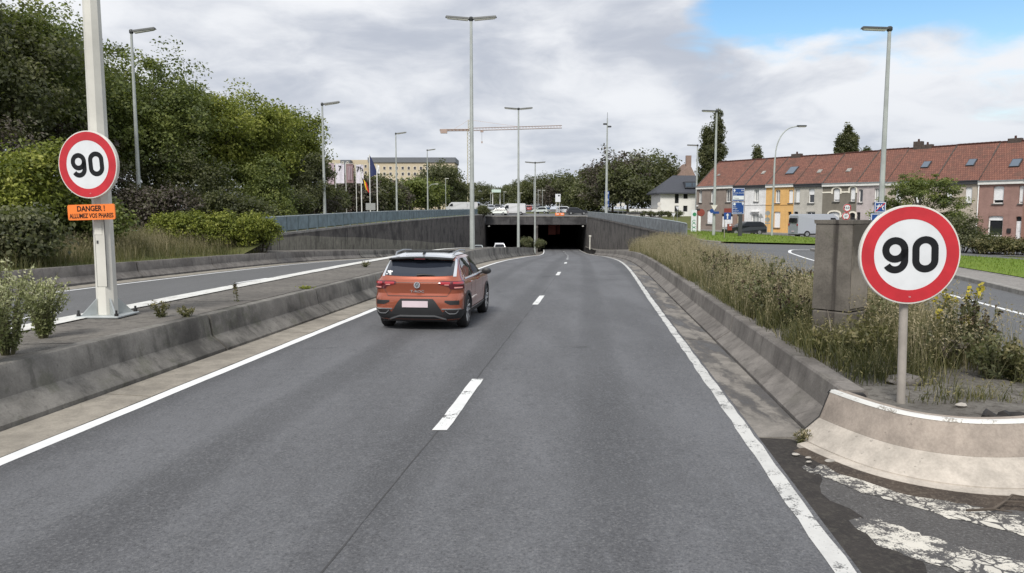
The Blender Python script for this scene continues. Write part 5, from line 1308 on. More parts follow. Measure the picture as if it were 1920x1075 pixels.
# big trees along the left bank : (u centre, v top, depth, crown radius, material, label)
LT=[(62,2,46,5.6,L_GREEN,'tallest dark green tree at the far left edge'),(258,84,52,5.4,L_GREEN,'tall broad tree behind the left lamp and 90 sign'),(-60,-20,40,5.0,L_DARK,'tree cut off by the left edge of the picture'),
    (150,70,60,5.2,L_DARK,'dark tree behind the near lamp mast'),(372,172,58,4.3,L_LIME,'bright green tree right of the left lamp'),(455,172,62,4.3,L_LIME,'bright yellow green tree in the middle of the left row'),
    (528,203,68,4.0,L_LIME,'rounded bright tree at the right end of the left row'),(585,288,63,2.0,L_DARK,'small dark tree beside the second left lamp'),(618,352,70,1.9,L_DARK,'low dark tree just left of the banners'),(505,290,54,1.7,L_GREEN,'slim pale green conical tree in front of the left row')]
for u,v,Y,R,mt,lab in LT:
    tp_=PX(u,v,Y); zb=zg(tp_.x,Y); H=tp_.z-zb
    big=R>3
    tree('broadleaf_tree' if big else 'small_tree',lab,(tp_.x,Y,zb),lobes_round(H,R,9 if big else 5,.60) if u!=505 else [(0,0,H*.25,1.7,1.7,H*.25),(0,0,H*.5,1.2,1.2,H*.25),(0,0,H*.75,.7,.7,H*.25)],mt,H*.55,.22 if big else .1,430 if big else 170,92 if big else 75,.78 if big else .52,.215 if big else .17,.5 if big else .35)
# undergrowth below the trees
for u,v,Y,rx,ry,h,mt,lab in ((45,290,31,2.6,2.2,4.4,L_LIME,'bright hazel bush at the left edge behind the 90 sign'),(150,375,33,2.0,1.6,2.4,L_GREEN,'green bush just right of the hazel bush'),(10,395,26,1.6,1.2,1.5,L_GREY,'low grey green bush at the left edge above the grass'),(290,370,44,2.6,2.0,2.6,L_PURP,'dry brown thicket around the foot of the left lamp'),(215,385,46,3.0,2.0,2.6,L_DARK,'dark thicket left of the lamp foot'),(420,375,50,3.4,2.0,2.6,L_DARK,'dark shrub under the bright trees'),(520,375,58,3.0,2.0,3.0,L_DARK,'dark shrub behind the start of the blue parapet'),(585,365,66,2.4,2.0,3.2,L_PURP,'brownish shrub under the second left lamp'),(120,330,44,4.2,2.6,6.0,L_PURP,'purple brown shrub in the shade behind the left sign'),(330,330,50,4.0,2.4,5.4,L_DARK,'tall dark shrub between the left trees'),(450,345,56,3.6,2.4,4.6,L_GREEN,'green shrub below the bright trees'),(-40,330,36,4.0,2.6,5.5,L_PURP,'dark shrub cut by the left edge')):
    tp_=PX(u,v,Y); zb=zg(tp_.x,Y); bush('bush',lab,(tp_.x,Y,zb-.1),rx,ry,max(h,tp_.z-zb),mt,150,75,.55,.17)
# hedge line in front of the parapet
for i,(u,v,Y) in enumerate(((318,402,40.5),(365,398,41),(412,398,41.5),(452,398,42.2),(486,404,43.2))):
    tp_=PX(u,v,Y); zb=zg(tp_.x,Y); bush('hedge_bush',['leftmost bright clump of the low hedge before the blue parapet','second clump of the low hedge from the lamp','middle clump of the low hedge below the bright trees','fourth clump of the low hedge, near the parapet','last hedge clump touching the end of the blue parapet'][i],(tp_.x,Y,zb-.1),1.15,.9,tp_.z-zb+.1,L_LIME,110,70,.32,.12,'low hedge clumps before the blue parapet')
# ---------------------------------------------------------------- grasses
def blades(P,h,lean,w,nseg=3):
    """P (n,3) roots; h heights; curved ribbon blades"""
    n=len(P); a=RNG.random(n)*2*np.pi; d=np.stack([np.cos(a),np.sin(a),np.zeros(n)],1); s=np.stack([-np.sin(a),np.cos(a),np.zeros(n)],1)
    ln=(lean*(.3+RNG.random(n)))[:,None]; V=[]
    for k in range(nseg+1):
        q=k/nseg; c=P+d*ln*h[:,None]*q*q; c=c+np.stack([0*h,0*h,h*q*(1-.18*q*ln[:,0])],1); ww=w*(1-q*.92)
        V+= [c-s*ww/2,c+s*ww/2]
    V=np.stack(V,1); m=2*(nseg+1); base=(np.arange(n)*m)[:,None]; Q=[]
    for k in range(nseg): Q.append(base+np.array([[2*k,2*k+1,2*k+3,2*k+2]]))
    return V.reshape(-1,3),np.concatenate(Q,0),m,V[:,-1],
def grass_obj(name,label,pts,hm,mat,lean=.5,w=.008,var=.45,tone0=.5,tv=.25,heads=0.0,hmat=None,cat='grass'):
    n=len(pts); h=hm*(1+var*(RNG.random(n)*2-1)); V,Q,m,tips=blades(pts,h,lean,w)
    patch_=.5+.5*np.sin(pts[:,0]*2.1+1.3*np.sin(pts[:,1]*1.1))*np.sin(pts[:,1]*1.7+pts[:,0])
    tn=np.clip(tone0+tv*RNG.normal(size=n)+.25*(patch_-.5),0,1); tone=np.repeat(tn,m)
    if heads:
        k=RNG.random(n)<heads; tp_=tips[k]; c=np.repeat(tp_,5,0)+RNG.normal(size=(5*len(tp_),3))*np.array([.012,.012,.035]); V2,Q2=leaves(c,.035,0,.35); Q=np.concatenate([Q,Q2+len(V)],0); V=np.concatenate([V,V2],0); tone=np.concatenate([tone,np.clip(.75+.2*RNG.random(len(V2)),0,1)])
    o=inst(name,np_mesh(name,V,Q,tone,mat)); tag(o,label,cat,kind='stuff'); return o
def scatter(n,y0,y1,fa,fb,zf,clump=0.0,pw=1.0):
    out=[]; 
    while len(out)<n:
        y=y0+(y1-y0)*random.random()**pw; a,b=fa(y),fb(y)
        if b<=a: continue
        x=a+(b-a)*random.random()
        if clump:
            c=math.sin(x*3.1+2*math.sin(y*1.3))*math.sin(y*2.3+1.1*x)+random.uniform(-.6,.6)
            if c<clump-1: continue
        out.append((x,y,zf(x,y)-.02))
    return np.array(out)
mr_=lambda y:(med_right(y) or 4.6) if y<50 else xWR(y)-.1
# right median: tall dry grass, thinner near the nose
grass_obj('dry_grass','tall dry straw coloured grass covering the right median',scatter(12000,10.6,55,lambda y:med_left(y)+.02,lambda y:mr_(y)-.05,med_z,1.0,1.5),.58,L_DRY,.55,.009,.55,.52,.30,.6)
grass_obj('dry_grass','dense pale grass farther along the right median',scatter(9000,22,58,lambda y:med_left(y)+.02,lambda y:mr_(y)-.05,med_z,.8),.66,L_DRY,.5,.014,.5,.66,.26,.6)
grass_obj('green_weeds','green grass and weeds around the concrete pillar and sign',scatter(9000,7.6,14,lambda y:med_left(y)+.12,lambda y:mr_(y)-.05,med_z,.85,.8),.34,L_GRS,.75,.010,.6,.42,.24,.1)
grass_obj('green_weeds','low green weeds along the edge of the right median',scatter(9000,9,45,lambda y:med_left(y)+.0,lambda y:med_left(y)+.9,med_z,.5,1.3),.30,L_GRS,.8,.011,.6,.35,.24,.05)
grass_obj('dry_stalks','dry stalks behind the large 90 sign',scatter(2600,8.0,13,lambda y:mr_(y)-1.6,lambda y:mr_(y)-.05,med_z,.7),.55,L_DRY,.45,.008,.5,.55,.25,.5)
grass_obj('green_weeds','sparse low weeds on the soil around the sign post foot',scatter(550,6.9,8.2,lambda y:med_left(y)+.10,lambda y:mr_(y)-.05,med_z,1.25),.16,L_GRS,1.0,.010,.6,.5,.25,.1)
# leafy weeds on the median (individual dark docks with brown seed heads)
def weed(name,label,loc,h,rx,mat,nst=14,nl=16,lsize=.06,head=None,group=None,cat='weed'):
    th=thing(name,label,cat,loc,random.random()*6,group); mb=MB(); C=[];Hd=[];T=[]
    for k in range(nst):
        a=random.random()*6.28; r=rx*random.random()**.6; hh=h*random.uniform(.55,1.05); tip=Vector((r*math.cos(a),r*math.sin(a),hh)); b=tip*.12; b.z=-.03
        mid=Vector((tip.x*.45,tip.y*.45,hh*.55)); mb.tube([b,mid,tip],[.006,.005,.003],4,False)
        for q in range(nl):
            f=.12+.86*random.random(); p=b.lerp(mid,f*2) if f<.5 else mid.lerp(tip,f*2-1); C.append(p+Vector((random.gauss(0,.025),random.gauss(0,.025),random.gauss(0,.01))))
        if head:
            for q in range(9): Hd.append(tip+Vector((random.gauss(0,.018),random.gauss(0,.018),random.gauss(-.02,.035))))
    build('stems',mb,M_STEM,th)
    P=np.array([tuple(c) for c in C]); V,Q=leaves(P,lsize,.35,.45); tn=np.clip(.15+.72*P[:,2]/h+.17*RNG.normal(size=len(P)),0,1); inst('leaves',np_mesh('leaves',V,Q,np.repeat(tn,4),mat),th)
    if head: P=np.array([tuple(c) for c in Hd]); V,Q=leaves(P,.045,.2,.8); inst('seed_heads',np_mesh('seed_heads',V,Q,np.repeat(RNG.random(len(P)),4),head),th)['kind']='stuff'
    return th
M_STEM=plain('weed stems',(.10,.095,.045),.8); L_YEL=leafmat('yellow flowers',[(.30,.24,.03),(.5,.42,.05),(.6,.5,.08)],.3)
WD=[(1460,560,12.5,.75,.45,L_GREY,L_HEAD,'dark seed headed weed left of the concrete pillar'),(1420,575,13.6,.70,.45,L_DARK,L_HEAD,'second brown headed weed from the pillar along the right barrier'),(1490,600,11.3,.62,.40,L_DARK,L_HEAD,'low dark weed against the left foot of the pillar'),(1375,500,18,.8,.6,L_GREY,L_HEAD,'brown headed weed in the dry grass of the right median'),(1330,490,22,.8,.6,L_DARK,L_HEAD,'dark weed farther back in the dry grass'),
 (1640,590,8.9,.55,.34,L_GRS,None,'leafy green weed between the pillar and the sign post'),(1660,560,9.6,.75,.30,L_GREY,None,'tall pale weed behind the sign post'),(1800,590,9.0,.85,.32,L_GREY,L_YEL,'tall yellow flowered weed right of the sign'),(1830,600,8.8,.72,.28,L_GREY,L_HEAD,'brown headed weed right of the yellow flowers'),(1760,640,8.7,.45,.40,L_PURP,None,'reddish brown low weed right of the sign post'),(1860,690,8.0,.55,.36,L_GREY,None,'grey weed near the right edge on the median'),(1905,700,7.9,.50,.30,L_GRS,None,'green weed cut by the right edge of the picture'),(1600,640,8.9,.4,.3,L_GRS,None,'low green weed at the right foot of the pillar'),(1545,660,9.3,.35,.25,L_GRS,None,'small weed at the left foot of the pillar')]
for u,v,Y,h,rx,mt,hd,lab in WD:
    b=PX(u,v,Y); weed('weed',lab,(b.x,Y,med_z(b.x,Y)-.01),h,rx,mt,22 if Y<12 else 16,26,.062 if Y<12 else .08,hd)
rk={}
for y in sorted(10.5+44*random.random()**1.5 for k in range(34)):
    a_,b_=med_left(y)+.25,mr_(y)-.2; x=a_+(b_-a_)*random.random(); mt=random.choice([L_DARK,L_GREY,L_GREEN,L_DRY,L_PURP]); sz=random.uniform(.7,1.5)
    nm={'dark leaves':'dark green','grey green leaves':'grey green','green leaves':'fresh green','dry grass blades':'straw brown','purple brown leaves':'purple brown'}[mt.name]; rk[nm]=rk.get(nm,-1)+1
    weed('weed','%s bushy weed, %s of its colour along the right median from the pillar'%(nm,['nearest','second','third','fourth','fifth','sixth','seventh','eighth','ninth','tenth','eleventh','twelfth','thirteenth','fourteenth','fifteenth'][rk[nm]]),(x,y,med_z(x,y)-.02),.42*sz+.15,.38*sz,mt,18,22,.07*sz,random.choice([L_HEAD,L_HEAD,None]),'bushy weeds of the right median')
# plants on the left median
def zm2(x,y): return zr(y)+hMB(y)
for u,Y,h,rx,lab in ((14,8.6,1.15,.42,'tall silvery yellow shrub at the left edge on the median'),(-30,8.0,.95,.40,'shrub cut off by the left edge on the median'),(82,9.9,.88,.36,'pale flowering shrub on the median left of the lamp mast')):
    b=PX(u,650,Y); weed('flowering_shrub',lab,(b.x,Y,zm2(b.x,Y)-.02),h,rx,L_SILV,46,80,.045,None,None,'shrub')
for u,v,Y,h,rx,lab in ((303,590,12.1,.28,.16,'dark weed growing on the median right of the lamp mast'),(350,592,12.0,.22,.18,'low yellow green weed beside the dark weed on the median'),(445,553,14.5,.36,.06,'single dry stalk standing on the median'),(685,497,26,.22,.22,'green tuft on the white median edge beside the car'),(575,541,17.3,.08,.22,'low moss cushion on top of the median barrier')):
    b=PX(u,v,Y); weed('weed',lab,(b.x,Y,zm2(b.x,Y)-.02),h,rx,L_GRS if h>.2 else L_LIME,14 if rx>.1 else 3,20,.05,L_HEAD if u==445 else None)
for u,Y,h,rx,mt,lab in ((987,103,1.5,.8,L_GREY,'pale shrub at the foot of the masts before the tunnel'),(1012,104,1.2,.6,L_GREY,'small shrub at the far tip of the median')):
    b=PX(u,465,Y); bush('bush',lab,(b.x,Y,zm2(b.x,Y)-.1),rx,.9,h,mt,60,40,.35,.14)
b=PX(905,400,147); bush('bush','shrub hanging over the left end of the tunnel beam',(b.x,148.6,1.3),1.6,1.2,2.2,L_DARK,90,50,.45,.2)
# left bank grass
lbk=lambda y:xLB(y)-.62
grass_obj('bank_grass','rough grass on the bank above the far left barrier',scatter(16000,14,45,lambda y:lbk(y)-6.5,lambda y:lbk(y)-.05,zg,.5),.5,L_GRS,.5,.016,.5,.45,.22,.25)
grass_obj('bank_grass','dry straw grass higher on the left bank',scatter(12000,14,44,lambda y:lbk(y)-5,lambda y:lbk(y)-1.0,zg,.75),.8,L_DRY,.4,.014,.4,.55,.22,.5)
# lawn tufts so the lawns are not flat sheets
grass_obj('lawn_grass','short grass of the lawn between slip road and street',scatter(9000,18,46,lambda y:min(aL(y)+2.1,aR(y)-.2),lambda y:aR(y)-.1,lambda x,y:zg(x,y)+.19),.13,L_LAWN,.6,.03,.5,.5,.25)
grass_obj('lawn_grass','short grass of the lawn with the signs',scatter(6000,57,93,lambda y:bL(y)+.25,lambda y:bR(y)-.25,lambda x,y:zg(x,y)+.15),.14,L_LAWN,.6,.05,.5,.5,.25)
# hedge and garden in front of the right houses
for u,v,Y,rx,ry,h,mt,lab in ((1808,400,50,1.5,1.2,3.0,L_DARK,'dark conifer shrub right of the large sign'),(1838,440,49,1.6,1.0,1.7,L_GREY,'grey green bush before the pink brown house'),(1872,448,48,1.6,1.0,1.4,L_GRS,'low hedge piece below the ground floor window'),(1910,452,48,1.6,1.0,1.3,L_GRS,'low hedge piece at the right edge')):
    b=PX(u,v,Y); zb=zg(b.x,Y); bush('bush',lab,(b.x,Y,zb),rx,ry,b.z-zb,mt,80,60,.35,.13)
# spreading tree in front of the houses
Y=55; b=PX(1728,322,Y); zb=zg(b.x,Y); H=b.z-zb
tree('spreading_tree','low spreading green tree in front of the beige houses',(b.x,Y,zb),[(0,0,H*.72,2.0,1.8,H*.24),(-1.9,0,H*.55,1.5,1.3,.7),(1.9,.2,H*.58,1.5,1.3,.7),(-.9,-.6,H*.75,1.4,1.2,.7),(1.1,-.5,H*.78,1.3,1.2,.7),(-2.6,.1,H*.42,1.0,.9,.5),(2.5,0,H*.40,1.0,.9,.5)],L_GREEN,H*.5,.14,170,80,.42,.14,.35,bark=M_BARKL,zs=.45)
# poplars
for u,v,Y,R,lab in ((1326,240,140,1.7,'left slimmer poplar behind the terrace'),(1346,213,138,1.9,'taller poplar behind the corner house'),(1577,262,120,1.1,'left poplar above the terrace roof'),(1590,243,120,1.2,'tall poplar above the terrace roof'),(1600,258,121,.9,'right small poplar above the terrace roof'),(1421,280,130,.9,'small tree top behind the yellow house'),(1625,283,122,.35,'tiny tree top above the roof ridge')):
    b=PX(u,v,Y); zb=.5; H=b.z-zb; tree('poplar_tree',lab,(b.x,Y,zb),[(0,0,H*f,R*w,R*w,H*.13) for f,w in ((.3,.8),(.42,.95),(.55,1),(.68,.9),(.8,.75),(.91,.45))],L_DARK,H*.8,.2,260,80,.50,.30,.25,zs=1.2)
# woods round the roundabout; individual trees
BT=[(1150,278,175,9,L_PURP),(1205,283,180,9.5,L_DARK),(1245,298,185,7,L_DARK),(1178,300,168,7,L_DARK),(1120,318,190,6,L_GREY),(1085,330,215,8,L_DARK),(1050,338,235,8,L_PURP),(1105,345,185,4,L_GREY),(1018,327,300,9,L_DARK),(985,335,330,9,L_GREY),(955,345,360,9,L_GREY),(925,347,400,9,L_GREY),(895,342,400,9,L_DARK),(870,345,380,8,L_GREY),(1000,345,300,7,L_DARK),
    (662,330,150,5.0,L_PURP),(690,330,160,5,L_DARK),(715,338,165,5,L_DARK),(738,345,170,4,L_PURP),(772,341,190,5.5,L_GREEN),(800,340,200,6,L_GREEN),(822,308,220,8,L_DARK),(838,318,230,7,L_DARK),(1230,330,190,6,L_DARK),(1268,345,195,6,L_DARK),(1090,352,200,5,L_DARK),(630,345,150,5,L_DARK)]
pos=['rightmost tall tree','tall dark tree','tree']
for i,(u,v,Y,R,mt) in enumerate(BT):
    b=PX(u,v,Y); zb=zg(b.x,Y) if Y<150 else far(Y); H=max(4,b.z-zb); side='right of the tunnel' if u>1080 else ('beyond the tunnel deck' if u>860 else 'behind the flag poles')
    tone_={'green leaves':'green','dark leaves':'dark green','purple brown leaves':'purple brown','grey green leaves':'grey green'}[mt.name]
    rank=sorted([q[0] for q in BT if (q[0]>1080)==(u>1080) and (q[0]>860)==(u>860)]).index(u)+1
    od=['leftmost','second','third','fourth','fifth','sixth','seventh','eighth','ninth','tenth','eleventh','twelfth'][rank-1]
    tree('background_tree','%s tree, %s from the left of the row %s'%(tone_,od,side),(b.x,Y,zb),lobes_round(H,R,7,.50)+[(0,0,H*.22,R*.9,R*.7,H*.2)],mt,H*.5,.25,170,50,1.5,.60,.4,'background trees '+side)
# ---------------------------------------------------------------- other vehicles
M_OPAINT=paint_obj('vehicle paint')
M_LENSR=glassmat('small red lens',(.30,.015,.015),.2); M_LENSW=glassmat('small clear lens',(.5,.5,.48),.2)
VMESH={}; M_VGLASS=plain('vehicle glass',(.012,.014,.017),.12,spec=.35)
def veh_meshes(kind):
    if kind in VMESH: return VMESH[kind]
    if kind=='hatch': L,Wd,H=4.1,1.75,1.47; prof=[(0,.28),(0,.62),(.08,.92),(.55,1.38),(.95,H),(2.1,H-.02),(2.95,.98),(3.85,.80),(4.1,.62),(4.1,.28)]; gl=[(.30,.98),(.72,1.36),(1.0,1.40),(2.05,1.39),(2.72,.98)]
    elif kind=='estate': L,Wd,H=4.5,1.78,1.48; prof=[(0,.28),(0,.66),(.08,.95),(.34,1.36),(.7,H),(2.3,H),(3.2,.98),(4.25,.82),(4.5,.62),(4.5,.28)]; gl=[(.26,1.0),(.50,1.36),(.8,1.41),(2.25,1.41),(2.95,1.0)]
    elif kind=='suv': L,Wd,H=4.5,1.85,1.68; prof=[(0,.34),(0,.75),(.06,1.05),(.35,1.55),(.7,H),(2.3,H),(3.1,1.12),(4.2,.98),(4.5,.75),(4.5,.34)]; gl=[(.26,1.12),(.52,1.54),(.8,1.59),(2.25,1.59),(2.88,1.12)]
    else: L,Wd,H=5.4,2.0,2.35; prof=[(0,.34),(0,1.2),(.06,2.2),(.16,H),(3.9,H),(4.35,2.05),(4.75,1.35),(5.25,1.15),(5.4,.8),(5.4,.34)]; gl=[(3.55,1.35),(3.55,2.0),(4.05,2.0),(4.55,1.35)]
    mb=MB(); belt=gl[0][1]
    def wd(z): return Wd/2*(1-.04*max(0,.5-z)) if z<=belt else Wd/2*(1-(.22 if kind!='van' else .10)*(z-belt)/(H-belt+.01)*1.0)
    n=len(prof)
    ring_=[]
    for ins,sc2 in ((1.0,.0),(0.0,.0)):
        pass
    L1=[(-wd(z),y,z) for y,z in prof]; R1=[(wd(z),y,z) for y,z in prof]
    Lc=[(-wd(z)*.9,y+(.03 if y<L/2 else -.03),z+(.0 if z<.4 else .03)) for y,z in prof]; Rc=[(-x,y,z) for x,y,z in Lc]
    mb.v=L1+R1+Lc+Rc
    mb.f=[tuple(range(n)),tuple(range(2*n-1,n-1,-1))]
    for i in range(n):
        j=(i+1)%n; mb.f+=[(j,i,2*n+i,2*n+j),(2*n+j,2*n+i,3*n+i,3*n+j),(3*n+j,3*n+i,n+i,n+j)]
    me=bpy.data.meshes.new(kind+'_body'); me.from_pydata(mb.v,[],mb.f); me.validate(); me.materials.append(M_OPAINT)
    parts=[]
    def P(nm,m,mat,loc=(0,0,0)):
        e=bpy.data.meshes.new(nm); e.from_pydata([tuple(p) for p in m.v],[],m.f); e.materials.append(mat); parts.append((nm,e,loc))
    for s in (-1,1):
        g_=MB(); k=len(gl); g_.v=[(s*(wd(z)+.008),y,z) for y,z in gl]; g_.f=[tuple(range(k)) if s>0 else tuple(range(k-1,-1,-1))]; P('side_window',g_,M_VGLASS)
    # rear and front glass
    if kind!='van':
        (y0,z0),(y1,z1)=prof[2],prof[3]; nn=Vector((0,-(z1-z0),(y1-y0))).normalized()*.01
    else: (y0,z0),(y1,z1)=(0.0,1.4),(.04,2.0); nn=Vector((0,-.012,0))
    a,b=.12,.92; q=lambda f:(y0+(y1-y0)*f+nn.y,z0+(z1-z0)*f+nn.z+.02)
    ya,za=q(a); yb,zb2=q(b); wa,wb=wd(za)*.85,wd(zb2)*.84; P('rear_window',MB().add([(-wa,ya-.03,za),(wa,ya-.03,za),(wb,yb-.03,zb2),(-wb,yb-.03,zb2)],[(0,1,2,3)]),M_VGLASS)
    fi=5 if kind!='van' else 5; (y0,z0),(y1,z1)=prof[fi],prof[fi+1]; wa,wb=wd(z0)*.84,wd(z1)*.86
    P('windscreen',MB().add([(-wa,y0+(y1-y0)*.1+.03,z0+(z1-z0)*.1+.04),(wa,y0+(y1-y0)*.1+.03,z0+(z1-z0)*.1+.04),(wb,y0+(y1-y0)*.95+.03,z0+(z1-z0)*.95+.04),(-wb,y0+(y1-y0)*.95+.03,z0+(z1-z0)*.95+.04)],[(3,2,1,0)]),M_VGLASS)
    P('lower_trim',MB().box((0,L/2,.33),(Wd*1.005,L*.985,.16)),M_CLAD)
    for y in (L*.19,L*.80):
        for s in (-1,1):
            r=.32 if kind!='van' else .35; A=Matrix(((0,0,s),(1,0,0),(0,1,0))); w=MB(); w.lathe([(.20,-.1),(r-.02,-.1),(r,-.06),(r,.06),(r-.02,.1),(.2,.1)],18,A); P('wheel',w,M_TYRE,(s*(Wd/2-.09),y,r))
            h=MB(); h.lathe([(.19,.08),(.19,.106),(.05,.10)],14,A); P('hub',h,M_SILV,(s*(Wd/2-.09),y,r))
    zl=prof[1][1]+.1
    for s in (-1,1):
        P('tail_light',MB().box((s*Wd*.42,-.005,zl),(.16,.05,.2)),M_LENSR); P('headlight',MB().box((s*Wd*.36,L-.05,zl-.05),(.34,.1,.14)),M_LENSW)
    P('number_plate',MB().box((0,-.01,.62),(.5,.03,.11)),M_PLATE)
    VMESH[kind]=(me,parts); return VMESH[kind]
def vehicle(kind,col,loc,rz,label,name='parked_car',cat='car',group=None):
    me,parts=veh_meshes(kind); th=thing(name,label,cat,loc,rz,group); b=inst('body',me,th); b.color=C4(col)
    for nm,e,l in parts: inst(nm,e,th,l)
    return th
def put(u,v,Y,z=None):
    p=PX(u,v,Y); return (p.x,Y,(zg(p.x,Y)+.03 if Y<150 else far(Y)+.03) if z is None else z)
p_=put(1431,440,84); vehicle('estate',(.012,.016,.018),p_,math.radians(97),'dark estate car parked before the white and yellow houses')
p_=put(1486,446,77); vehicle('van',(.33,.35,.39),p_,math.radians(-82),'silver van parked in the street behind the concrete pillar','van','van')
p_=put(904,462,113,zr(113)); vehicle('hatch',(.42,.47,.47),(p_[0]-.7,113,zr(113)),math.radians(183),'pale grey car leaving the left tunnel tube','car')
p_=put(937,462,121,zr(121)); vehicle('suv',(.62,.63,.66),(p_[0],121,zr(121)),math.radians(3),'white car entering the left tunnel tube','car')
DK=[('hatch',(.70,.74,.70),952,155,80,'pale mint car on the deck left of the white box van'),('van',(.55,.56,.57),986,158,85,'white van on the tunnel deck'),('suv',(.60,.63,.65),1043,163,-86,'white off roader on the deck behind the orange barrier'),('estate',(.03,.033,.04),1062,159,-88,'dark estate on the deck right of the white off roader'),('hatch',(.5,.55,.53),1030,168,60,'pale car on the deck left of the white off roader'),('van',(.5,.51,.52),876,190,92,'white van behind the left parapet near the second mast'),('van',(.5,.51,.52),898,200,75,'large white van right of the second mast')]
for kind,col,u,Y,rz,lab in DK: vehicle(kind,col,put(u,400,Y),math.radians(rz),lab,'car' if kind!='van' else 'van','car' if kind!='van' else 'van')
ob=thing('site_barrier','low orange plastic site barrier on the tunnel beam coping','barrier',(PX(1041,400,151.2).x,151.2,1.6))
for k in range(2): o_=build('block',MB().bbox((.45+.93*k,0,.30),(.9,.35,.6),.08),M_ORANGE,ob); build('white_stripe',MB().box((.45+.93*k,-.178,.36),(.55,.01,.14)),M_SIGNW,o_)
cols=[(.55,.57,.6),(.3,.33,.37),(.62,.62,.62),(.08,.09,.1),(.42,.45,.5),(.16,.2,.28),(.66,.66,.64),(.35,.06,.05),(.2,.21,.22)]
cn=['silver','slate grey','white','black','light blue grey','dark blue','off white','dark red','grey']; od=['first','second','third','fourth','fifth','sixth','seventh','eighth','ninth','tenth','eleventh','twelfth','thirteenth','fourteenth']
for r_,(Y,u0,u1,n) in enumerate(((205,908,1000,9),(225,905,1000,9),(248,880,1010,11))):
    for k in range(n):
        u=u0+(u1-u0)*(k+.5*random.random())/(n-1); c=random.randrange(9)
        vehicle(random.choice(['hatch','estate','suv','hatch']),cols[c],put(u,385,Y+random.uniform(-2,2)),math.radians(random.choice([0,180,8,-6,172])+random.uniform(-4,4)),'%s car, %s in the %s row of the distant car park'%(cn[c],od[k],['front','middle','back'][r_]),group='cars in the distant car park')
# ---------------------------------------------------------------- far buildings
M_BEIGE=plain('beige facade',(.50,.43,.31),.85,0,.05,.2); M_GREYR=plain('grey roof sheet',(.13,.14,.155),.6); M_BWIN=glassmat('far window glass',(.035,.028,.026),.15)
def block(label,u0,u1,vt,Y,depth,rows,cols_,vw0,dv,mat,wpx=4.6,hpx=6,roof=None,cat='building',name='apartment_building'):
    a=PX(u0,vt,Y); b=PX(u1,vt,Y); W_=b.x-a.x; z0=far(Y)-1; Ht=a.z-z0; th=thing(name,label,cat,(a.x,Y,z0)); px=Y/F_PX
    build('wall',MB().box((W_/2,depth/2,Ht/2),(W_,depth,Ht)),mat,th)
    for r in range(rows):
        for c in range(cols_):
            x=W_*(c+.5)/cols_; z=PX(u0,vw0+dv*r,Y).z-z0
            w_=build('window',MB().box((x,.0,z),(wpx*px+.25,.12,hpx*px+.25)),M_CREAM,th); build('pane',MB().box((x,-.035,z),(wpx*px,.10,hpx*px)),M_BWIN,w_)
    if roof: build('roof',MB().box((W_/2+roof[0],depth/2,Ht+roof[1]/2+.01),(W_+roof[2],depth+.8,roof[1])),M_GREYR,th)
    return th
block('long beige apartment block with a grey flat roof behind the flags',692,852,305,260,16,3,14,315.5,11,M_BEIGE,4.4,5.5,(0,1.7,.8))
block('beige apartment wing at the left behind the banners',610,691,300,266,16,2,7,312,12,M_BEIGE,4,5,None)
block('dark plant room on the left apartment wing',638,656,300,262,4,1,2,305,5,M_GREYR,2,2,None,'roof structure','plant_room')
block('pale pink narrow tower block at the end of the beige block',842,862,334,300,12,4,2,340,9,M_W['mauve'],4,5,None)
M_GLZ=plain('pale green canopy',(.50,.62,.55),.5)
fs_=thing('filling_station_canopy','pale green canopy on posts above the distant car park','canopy',put(922,372,262)); W2=PX(938,370,262).x-PX(921,370,262).x
build('roof',MB().box((W2/2,2,6.4),(W2,5,1.0)),M_GLZ,fs_)
for x in (.3,W2-.3): build('post',MB().tube([(x,2,-.5),(x,2,6)],.15,6),M_WHITE,fs_)
sm=thing('white_cottage','small white house with a grey roof before the dark trees right of the deck','house',put(1064,386,205)); W2=3.2
build('wall',MB().box((W2/2,2,1.2),(W2,4,2.8)),M_WHR,sm); build('roof',MB().prism([(-.3,2.6),(W2+.3,2.6),(W2/2,4.3)],-.3,4.3,Matrix(((1,0,0,0),(0,0,1,0),(0,1,0,0),(0,0,0,1)))),M_W['mauve'],sm); build('window',MB().box((W2*.7,-.01,1.3),(.7,.06,.9)),M_WGLASS,sm)
# ---------------------------------------------------------------- tower crane
M_CRANE=plain('faded crane steel',(.36,.27,.23),.6); M_CRANEY=plain('pale yellow crane steel',(.45,.42,.30),.6)
Y=300; c0=PX(882,400,Y); zc0=far(Y); zj=PX(882,245,Y).z; s_=Y/F_PX
cr=thing('tower_crane','red and pale tower crane on the skyline behind the tall mast','crane',(c0.x-.3,Y,zc0))
def lattice(a,b,w,h,n,r):
    a,b=Vector(a),Vector(b); d=(b-a).normalized(); s=d.cross(Vector((0,0,1))) if abs(d.z)<.9 else Vector((1,0,0)); s.normalize(); u=s.cross(d); mb=MB()
    cs=[s*w/2+u*h/2,-s*w/2+u*h/2,-s*w/2-u*h/2,s*w/2-u*h/2]
    for c in cs: mb.tube([a+c,b+c],r,4,False)
    for k in range(n):
        p=a+(b-a)*k/n; q=a+(b-a)*(k+1)/n
        for i in range(4): mb.tube([p+cs[i],q+cs[(i+1)%4]],r*.6,3,False)
    return mb
hj=zj-zc0; build('mast',lattice((0,0,0),(0,0,hj),1.5,1.5,22,.13),M_CRANEY,cr)
jx=PX(1055,238,Y).x-c0.x; cx_=PX(826,243,Y).x-c0.x; dzj=PX(1055,238,Y).z-zj
build('jib',lattice((0,0,hj+.4),(jx,0,hj+dzj),.9,1.0,30,.085),M_CRANE,cr); build('counter_jib',lattice((0,0,hj+.2),(cx_,0,hj+.1),1.0,.5,8,.15),M_CRANE,cr)
